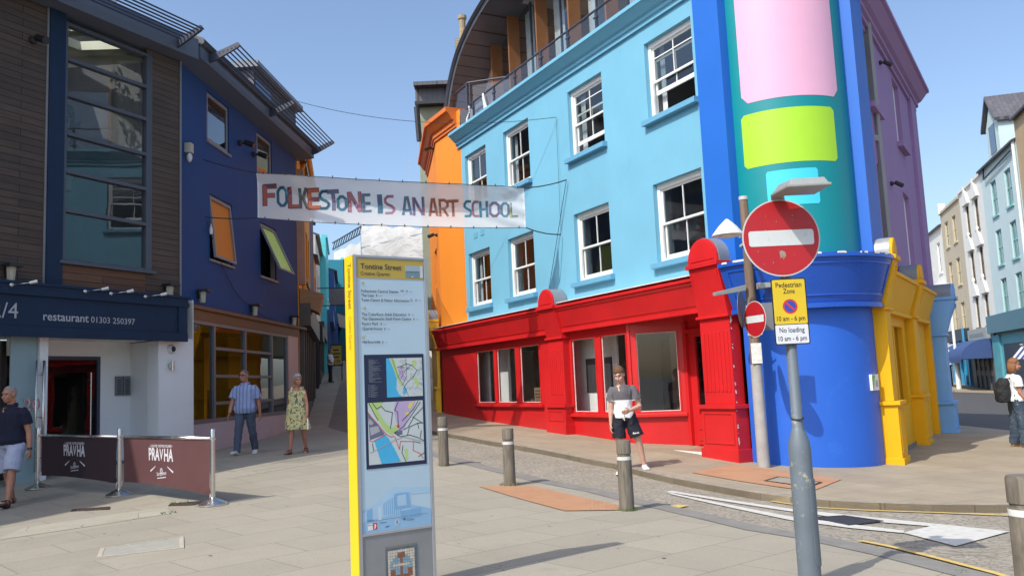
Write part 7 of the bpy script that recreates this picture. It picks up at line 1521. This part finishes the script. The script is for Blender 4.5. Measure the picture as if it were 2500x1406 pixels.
    def shirt(s, m, sleeve=.62, inf=.012, z0=-.2, hem=.012, paint=None, name='shirt', loose=.012, collar=None, vox=.008, sleeves=True, top=.97):
        mb = MB(); ell_tube(mb, s.torso_rings(inf, z0, top, hem)); k = s.k; lb = (.6+.4*s.bulk)
        if sleeves:
            for sd, (a, e, w_, d2) in s.arms.items():
                q = a.lerp(e, sleeve); ax = (e-a).normalized(); mb.tube([a+Vector((-sd*.05*k, 0, .012*k)), a+Vector((-sd*.015*k, 0, .004*k)), a+ax*.04*k, a.lerp(q, .55), q], [.045*k, .062*k*lb+inf*.5, .061*k*lb+inf*.8, .056*k*lb+inf+loose*.4, .053*k*lb+inf+loose], 14)
        o = remesh(mb, vox, name, m if isinstance(m, list) else [m], s.root, paint, 3, fold=.015)
        if collar:
            q = MB(); c = s.pel.lerp(s.neck, .985); n = 16
            vs = [(c.x+(r_*k)*math.cos(2*math.pi*i/n), c.y+.0+(r_*k)*.95*math.sin(2*math.pi*i/n), c.z+z_*k-(.022*k if math.sin(2*math.pi*i/n) > .5 else 0)) for r_, z_ in ((.082, -.02), (.074, .035), (.079, .04), (.098, .0)) for i in range(n)]
            q.add(vs, [(j*n+i, j*n+(i+1) % n, (j+1)*n+(i+1) % n, (j+1)*n+i) for j in range(3) for i in range(n)]); q.build('collar', collar, o, smooth=True, bevel=-1)
        return o
    def trousers(s, m, length=1., inf=.014, flare=0., name='trousers', paint=None, top=.12, vox=.008):
        k, b = s.k, s.bulk; mb = MB(); ell_tube(mb, [r for r in s.torso_rings(inf*.9, -.3, top)])
        for sd, (a, kn, an, fp) in s.legs.items():
            if length <= .55:
                t = length/.5; e = a.lerp(kn, min(1, t)); e = e if t <= 1 else kn.lerp(an, (t-1)); mb.tube([a+Vector((0, 0, .05)), a, a.lerp(e, .5), e], [.07*k*b+inf, .094*k*b+inf, .088*k*b+inf+flare*.5, .082*k*b+inf+flare], 16)
            else:
                e = an+Vector((0, -.005, -.02*k)); mb.tube([a+Vector((0, 0, .05)), a, a.lerp(kn, .5), kn, kn.lerp(an, .5), e], [.07*k*b+inf, .092*k*b+inf, .08*k*b+inf, .064*k+inf+flare*.3, .058*k+inf+flare*.7, .052*k+inf+flare], 16)
        return remesh(mb, vox, name, m if isinstance(m, list) else [m], s.root, paint, 3, fold=.014, fs=(7, 7, 8))
    def shoes(s, m, sole=None, inf=.012, name='shoe'):
        for sd in s.legs:
            mb = MB(); s.foot(mb, sd, inf, 0); an, M = s.footframe(sd); k = s.k; limb(mb, [an+Vector((0, 0, .01*k)), an+(M @ Vector((0, -.0, -.03*k)))], [.044*k, .046*k]); inv = M.inverted()
            remesh(mb, .006, name, [m, sole or m], s.root, lambda c, n_: 1 if (inv @ (Vector(c)-an)).z < -.058*k else 0, 2)
    def sandals(s, m, name='sandal'):
        for sd in s.legs:
            q = MB(); k = s.k; an, M = s.footframe(sd)
            def p(x, y, z): return an+(M @ Vector((x*k, y*k, z*k)))
            out = [(-.04, -.055), (.04, -.055), (.043, .02), (.052, .11), (.045, .18), (.0, .205), (-.04, .18), (-.052, .11), (-.043, .02)]
            q.add([p(x, y, z) for z in (-.090, -.0735) for x, y in out], [tuple(range(9))[::-1], tuple(range(9, 18))]+[(i, (i+1) % 9, 9+(i+1) % 9, 9+i) for i in range(9)])
            q.tube([p(-.05, .1, -.07), p(-.02, .12, -.016), p(.02, .12, -.016), p(.05, .1, -.07)], [.012*k, .015*k, .015*k, .012*k], 6); q.tube([p(-.042, .02, -.07), p(-.035, .03, .005), p(0, .045, .016), p(.035, .03, .005), p(.042, .02, -.07)], .009*k, 6)
            q.build(name, m, s.root, bevel=-1)
    def hair(s, m, line=.055, back=-.05, thick=.010, top=.0, curls=0, name='hair', side=.0, long_=0.):
        k = s.k; mb = MB(); rnd = random.Random(5); R3 = s.HM.to_3x3(); n, kk = 26, 18; vs = []; keep = {}
        def surf(th, ph, inf):
            x = (.077+inf)*math.cos(ph)*math.cos(th); y = -.008+(.096+inf)*math.cos(ph)*math.sin(th); z = .03+(.098+inf+top)*math.sin(ph); return x, y, z
        fs = []
        for layer, inf in ((0, thick), (1, -.012)):
            for i in range(kk+1):
                ph = -1.0+(math.pi/2+1.0)*i/kk
                for j in range(n):
                    th = 2*math.pi*j/n; x, y, z = surf(th, ph, inf+(rnd.uniform(-1, 1)*curls if layer == 0 else 0)); vs.append((x, y, z))
        rag = [rnd.uniform(-.012, .012) for _ in range(n)]
        def ok(i, j):
            x, y, z = vs[i*n+j]; front = y/.096
            lim = line+.012 if front > .55 else (line-.055*(.55-front)/.5 if front > .0 else back if front < -.25 else back+.03*(front+.25)/.25+.0)
            if abs(x) > .06 and -.3 < front < .25: lim = max(lim, .004-side)
            return z > lim+rag[j]
        N = (kk+1)*n; cell = {(i, j): all(ok(a, b % n) for a in (i, i+1) for b in (j, j+1)) for i in range(kk) for j in range(n)}
        for (i, j), v in cell.items():
            if not v: continue
            a, b, c, d = i*n+j, i*n+(j+1) % n, (i+1)*n+(j+1) % n, (i+1)*n+j; fs.append((a, b, c, d)); fs.append((N+d, N+c, N+b, N+a))
            for (di, dj), (p_, q_) in (((-1, 0), (a, b)), ((0, 1), (b, c)), ((1, 0), (c, d)), ((0, -1), (d, a))):
                nb = (i+di, (j+dj) % n)
                if 0 <= nb[0] < kk and cell[nb] or nb[0] >= kk: continue
                fs.append((q_, p_, N+p_, N+q_))
        mb.add([s.hp(*v) for v in vs], fs)
        if long_:
            for j in range(22):
                th = math.pi+.0+math.pi*j/21; x0, y0 = .082*math.cos(th), -.012+.098*math.sin(th)*.9; 
                if y0 > .01: continue
                a_ = s.hp(x0, y0, .03); b_ = s.hp(x0*1.08, y0*1.05, -.08); c_ = s.hp(x0*.9, y0*.9-.01, -.08-long_*rnd.uniform(.7, 1)); mb.tube([a_, b_, c_], [.02*k, .022*k, .008*k], 6)
        o = mb.build(name, m, s.root, smooth=True, bevel=-1); return o
def fabric(name, c, var=.1, bump=.35, scale=14): return mat(name, c, .85, var, 5, bump, scale, bdist=.012)
HSKIN = ('tanned', (.42, .20, .13)); FAIR = ('fair', (.56, .33, .25)); DARKER = ('ruddy', (.40, .19, .125))
def P2(px, py, dz): return gp(px, py, dz)

# man in navy polo and pale shorts, walking at the left edge
h = Human('grey haired man in navy polo shirt and pale shorts at the left edge', P2(30, 1232, .014)+Vector((0, -.05, .0)), R_(180-4), 1.80, 1.14, .03, HSKIN, legs={1: (-.18, .06, .18, -.1), -1: (.34, .05, .14, .34)}, arms={1: (.22, .14, .25), -1: (-.16, .18, .22)}, head=(-.26, .06, 0), lean=.04)
h.brow = mat('brow_grey', (.28, .24, .2), .8); h.body()
h.shirt(fabric('navy_polo', (.006, .008, .028)), .62, .014, collar=fabric('navy_polo', (.006, .008, .028)))
h.trousers(fabric('pale_shorts', (.36, .40, .52)), .50, .014, .010, name='shorts'); h.sandals(BLACK, 'flip_flop'); h.hair(mat('hair_grey', (.26, .24, .22), .9, .25, 60, .4, 200), .07, -.045, .003)
q = MB(); a_, e_, w_, d_ = h.arms[-1]; q.tube([w_-d_*.03, w_+d_*.005], .034, 14); q.build('wrist_watch', BLACK, h.root)

# couple
SHS = NT('striped_shirt'); SHS.setp(.85); wv = SHS.node('ShaderNodeTexWave'); wv.inputs['Scale'].default_value = 4.2; wv.inputs['Distortion'].default_value = .3; wv.bands_direction = 'X'; SHS.link(SHS.tc.outputs['Object'], wv.inputs['Vector'])
cc_ = SHS.ramp(wv.outputs['Fac'], [(.0, (.10, .14, .30)), (.10, (.12, .17, .35)), (.16, (.24, .31, .52)), (1, (.27, .34, .55))]); SHS.col(SHS.mix(SHS.ramp(SHS.noise(90, 2), [(.3, 0.), (.8, .35)]), cc_, (.32, .39, .58))); SHS.bump(SHS.noise(12, 5), .4, .012); SHS = SHS.mat
h = Human('man in sunglasses and a blue striped short sleeved shirt walking by the glazed shopfront', P2(600, 1108, .014), R_(180+2), 1.79, 1.14, .035, DARKER, legs={1: (.28, .05, .10, .18), -1: (-.16, .05, .30, -.28)}, arms={1: (.22, .22, .18), -1: (-.26, .20, .22)}, head=(-.42, 0, 0))
h.body(); h.shirt(SHS, .72, .02, -.24, .02, collar=SHS, loose=.024); h.trousers(fabric('slate_trousers', (.065, .085, .13), .2, .5, 9), 1, .012, .008); h.shoes(mat('shoe_white', (.55, .57, .52), .6, .06, 10), mat('shoe_sole', (.6, .6, .56), .7)); h.hair(mat('hair_brown_grey', (.13, .10, .085), .9, .3, 60, .4, 200), .065, -.05, .004)
q = MB(); R3 = h.HM.to_3x3()
for sd in (1, -1): q.ball(h.hp(sd*.034, .093, .012), (.024*h.k, .007*h.k, .015*h.k), 10, 6, M=R3); q.tube([h.hp(sd*.058, .086, .016), h.hp(sd*.083, .0, .012)], .003, 5)
q.tube([h.hp(-.01, .1, .018), h.hp(.01, .1, .018)], .003, 5); q.build('sunglasses', BLACK, h.root)
q = MB(); a_, e_, w_, d_ = h.arms[1]; q.tube([w_-d_*.03, w_-d_*.005], .034, 12); q.build('wrist_band', mat('strap_brown', (.08, .03, .02), .7), h.root)
FLO = NT('floral_print'); FLO.setp(.85); vo = FLO.node('ShaderNodeTexVoronoi'); vo.inputs['Scale'].default_value = 15; nv = FLO.node('ShaderNodeTexNoise'); nv.inputs['Scale'].default_value = 14; FLO.link(FLO.tc.outputs['Object'], nv.inputs['Vector']); ad = FLO.node('ShaderNodeVectorMath', operation='MULTIPLY_ADD'); FLO.link(nv.outputs['Color'], ad.inputs[0]); ad.inputs[1].default_value = (.16,)*3; FLO.link(FLO.tc.outputs['Object'], ad.inputs[2]); FLO.link(ad.outputs[0], vo.inputs['Vector'])
pc2 = FLO.ramp(vo.outputs['Color'], [(.0, (.06, .08, .10)), (.35, (.10, .14, .15)), (.55, (.22, .26, .17)), (.75, (.16, .075, .06))], 'CONSTANT'); ms2 = FLO.ramp(vo.outputs['Distance'], [(.25, 1.), (.42, 1.), (.50, 0.)]); n2_ = FLO.ramp(FLO.noise(24, 3), [(.42, 0.), (.47, 1.)]); FLO.col(FLO.mix(FLO.mix(1., ms2, n2_, 'MULTIPLY'), (.60, .56, .26), pc2)); FLO.bump(FLO.noise(7, 4), .5, .02); FLO = FLO.mat
h = Human('grey haired woman in sleeveless yellow floral dress holding a white paper', P2(728, 1106, .014), R_(180-4), 1.63, 1.06, .03, DARKER, legs={1: (.22, .05, .10, .12), -1: (-.12, .03, .26, -.22)}, arms={1: (-.16, .20, .22), -1: (.24, .26, .18)}, head=(.72, 0, 0), female=True)
h.brow = mat('brow_grey', (.28, .24, .2), .8); h.body()
mb = MB(); rs = [r for r in h.torso_rings(.014, .3, .86)]; k = h.k; pz = h.pel.z
rr = [(Vector((0, .0, pz-.42*k)), .275*k, .22*k), (Vector((0, 0, pz-.36*k)), .27*k, .215*k), (Vector((0, 0, pz-.2*k)), .245*k, .19*k), (Vector((0, .01, pz)), .222*k, .172*k), (Vector((0, .015, pz+.1*k)), .20*k, .155*k)]+rs
ell_tube(mb, rr, 28)
for sd in (1, -1): mb.tube([h.pel.lerp(h.neck, .78)+Vector((sd*.105, .085, 0)), h.pel.lerp(h.neck, .97)+Vector((sd*.095, .02, .006)), h.pel.lerp(h.neck, .97)+Vector((sd*.095, -.04, .004)), h.pel.lerp(h.neck, .8)+Vector((sd*.1, -.095, 0))], .032, 8)
def ripple(v):
    if v[2] > pz-.1: return v
    a = math.atan2(v[1], v[0])*9; return (v[0]+.012*math.copysign(math.sin(a), v[0]), v[1]+.012*math.cos(a), v[2])
mb.v = [ripple(v) for v in mb.v]
remesh(mb, .009, 'dress', FLO, h.root, None, 2, fold=.014, fs=(10, 10, 2)); h.sandals(mat('sandal_brown', (.10, .05, .035), .7)); h.hair(mat('hair_silver', (.30, .29, .29), .9, .35, 50, .5, 120), .06, -.065, .018, .012, .007)
pp = empty('paper', h.root.matrix_basis @ (h.arms[-1][2]+h.arms[-1][3]*.10), R_(15), 'folded white paper in the hand of the woman in the floral dress', 'paper'); q = MB(); q.box(-.012, .012, -.06, .06, -.20, .02); q.build('sheet', WHITE, pp)

# man in two tone t-shirt stepping off the kerb
h = Human('man in grey and white t-shirt and black shorts stepping off the kerb', P2(1504, 1157, .004)+Vector((.18, 0, 0)), R_(180-6), 1.80, .97, .0, FAIR, legs={1: (.08, .02, .05, .0), -1: (.06, .30, .26, .10)}, arms={1: (.02, .10, .12), -1: (.02, .34, 1.25, .95, .2)}, head=(-.40, .38, .06), lean=.05)
gz = h.pel.z
def tpaint(c, n_):
    t = (c[2]-gz)/(.5*h.k)
    if abs(c[0]) > .158*h.k and t < .72 and c[1] < -.015: return 2
    return 1 if t < .46 else 0
h.brow = mat('brow_brown', (.14, .08, .05), .8); h.body()
h.shirt([fabric('tee_grey', (.115, .11, .12)), fabric('tee_white', (.72, .73, .76), .04), fabric('tee_black', (.015, .015, .02))], .6, .013, -.12, .008, tpaint, 't_shirt', loose=.018)
sh = h.trousers(fabric('black_shorts', (.010, .011, .022)), .42, .016, .022, name='shorts'); h.shoes(mat('trainer_white', (.66, .67, .68), .5, .08, 12), mat('trainer_black', (.02, .02, .022), .6)); h.hair(mat('hair_light_brown', (.13, .065, .032), .85, .35, 50, .5, 150), .05, -.055, .013, .012, .007)
q = MB(); c = h.pel+Vector((0, .142, .02)); q.tube([c+Vector((-.03, 0, .01)), c+Vector((0, .01, 0)), c+Vector((.01, .015, -.10))], .006, 6); q.tube([c+Vector((.02, 0, .01)), c+Vector((0, .01, 0)), c+Vector((-.012, .015, -.12))], .006, 6); q.build('drawstring', WHITE, sh)
a_, kn_, an_, _ = h.legs[-1]; c = a_.lerp(kn_, .72)+Vector((.0, .118, 0)); q = MB(); q.text('Bench', (c.x+.05, c.y+.006, c.z-.0), (-1, 0, .08), (0, -.1, 1), .028, .10, bold=.02); q.build('print', WHITE, sh)

# man with rucksack at the right edge, seen from the side
JEAN = NT('paint_jeans'); JEAN.setp(.85); f_ = JEAN.ramp(JEAN.noise(26, 3, rough=.8), [(.655, 0.), (.675, 1.)]); JEAN.col(JEAN.mix(f_, JEAN.ramp(JEAN.noise(4, 4), [(.3, (.025, .045, .075)), (.7, (.055, .085, .125))]), (.55, .60, .58))); JEAN.bump(JEAN.noise(9, 4), .5, .015); JEAN = JEAN.mat
h = Human('long haired man in white t-shirt and paint spattered jeans at the right edge', P2(2486, 1090, .092)+Vector((.05, 0, 0)), R_(-90-8), 1.76, 1.06, .02, HSKIN, legs={1: (.10, .05, .1, .02), -1: (-.02, .05, .08, 0)}, arms={1: (.04, .10, .55), -1: (.2, .1, .6)}, head=(-.25, .05, 0))
h.body(); h.shirt(fabric('white_tee', (.72, .74, .77), .04), .6, .016, -.14, .016, name='t_shirt', loose=.02); h.trousers(JEAN, 1, .02, .02); h.shoes(mat('shoe_tan', (.36, .22, .10), .7)); h.hair(mat('hair_ginger', (.22, .10, .045), .8, .3, 40, .5, 90), .06, -.09, .014, .006, .003, long_=.12)
ru = empty('rucksack', h.root.matrix_basis @ Vector((0, -.2, h.pel.z+.18)), h.root.rotation_euler[2], 'black rucksack on the back of the long haired man', 'rucksack'); q = MB(); ell_tube(q, [(Vector((0, .02, -.26)), .10, .08), (Vector((0, -.02, -.24)), .15, .12), (Vector((0, -.03, -.05)), .165, .15), (Vector((0, -.01, .12)), .15, .12), (Vector((0, .02, .22)), .10, .07)], 18)
o = remesh(q, .012, 'bag', mat('rucksack_black', (.014, .015, .017), .8, .2, 8, .4, 20), ru, None, 5, fold=.02, fs=(8, 8, 8)); q = MB()
for sd in (1, -1): q.tube([(sd*.1, .08, .2), (sd*.115, .2, .30), (sd*.13, .33, .22), (sd*.14, .30, .02), (sd*.14, .12, -.14)], .02, 6)
q.build('strap', BLACK, ru)
# man far up the street
h = Human('man in white shirt and black trousers holding out a leaflet far up the street', Vector((-9.18, 41.9, g(-9.18, 41.9)+.014)), R_(-90), 1.70, 1.05, .03, HSKIN, legs={1: (.04, .05, .05, 0), -1: (-.04, .05, .05, 0)}, arms={1: (.1, .1, 1.0), -1: (.5, .1, .9)}, head=(0, 0, 0))
h.body(.012); h.shirt(fabric('white_shirt', (.55, .57, .6)), .7, .02, -.2, .02); h.trousers(fabric('black_trousers', (.012, .012, .014)), 1, .014, .01); h.shoes(BLACK); h.hair(mat('hair_brown_grey', (.13, .10, .085), .9), .065, -.05, .004)
q = MB(); w_ = h.arms[-1][2]+h.arms[-1][3]*.12; q.hexa([(w_.x-.1, w_.y-.02, w_.z-.02), (w_.x+.1, w_.y-.02, w_.z-.02), (w_.x+.1, w_.y+.18, w_.z+.02), (w_.x-.1, w_.y+.18, w_.z+.02), (w_.x-.1, w_.y-.02, w_.z-.0), (w_.x+.1, w_.y-.02, w_.z-.0), (w_.x+.1, w_.y+.18, w_.z+.04), (w_.x-.1, w_.y+.18, w_.z+.04)]); lf = empty('leaflet', h.root.location, h.root.rotation_euler[2], 'pale leaflet held out by the man far up the street', 'leaflet'); q.build('sheet', WHITE, lf, bevel=-1)
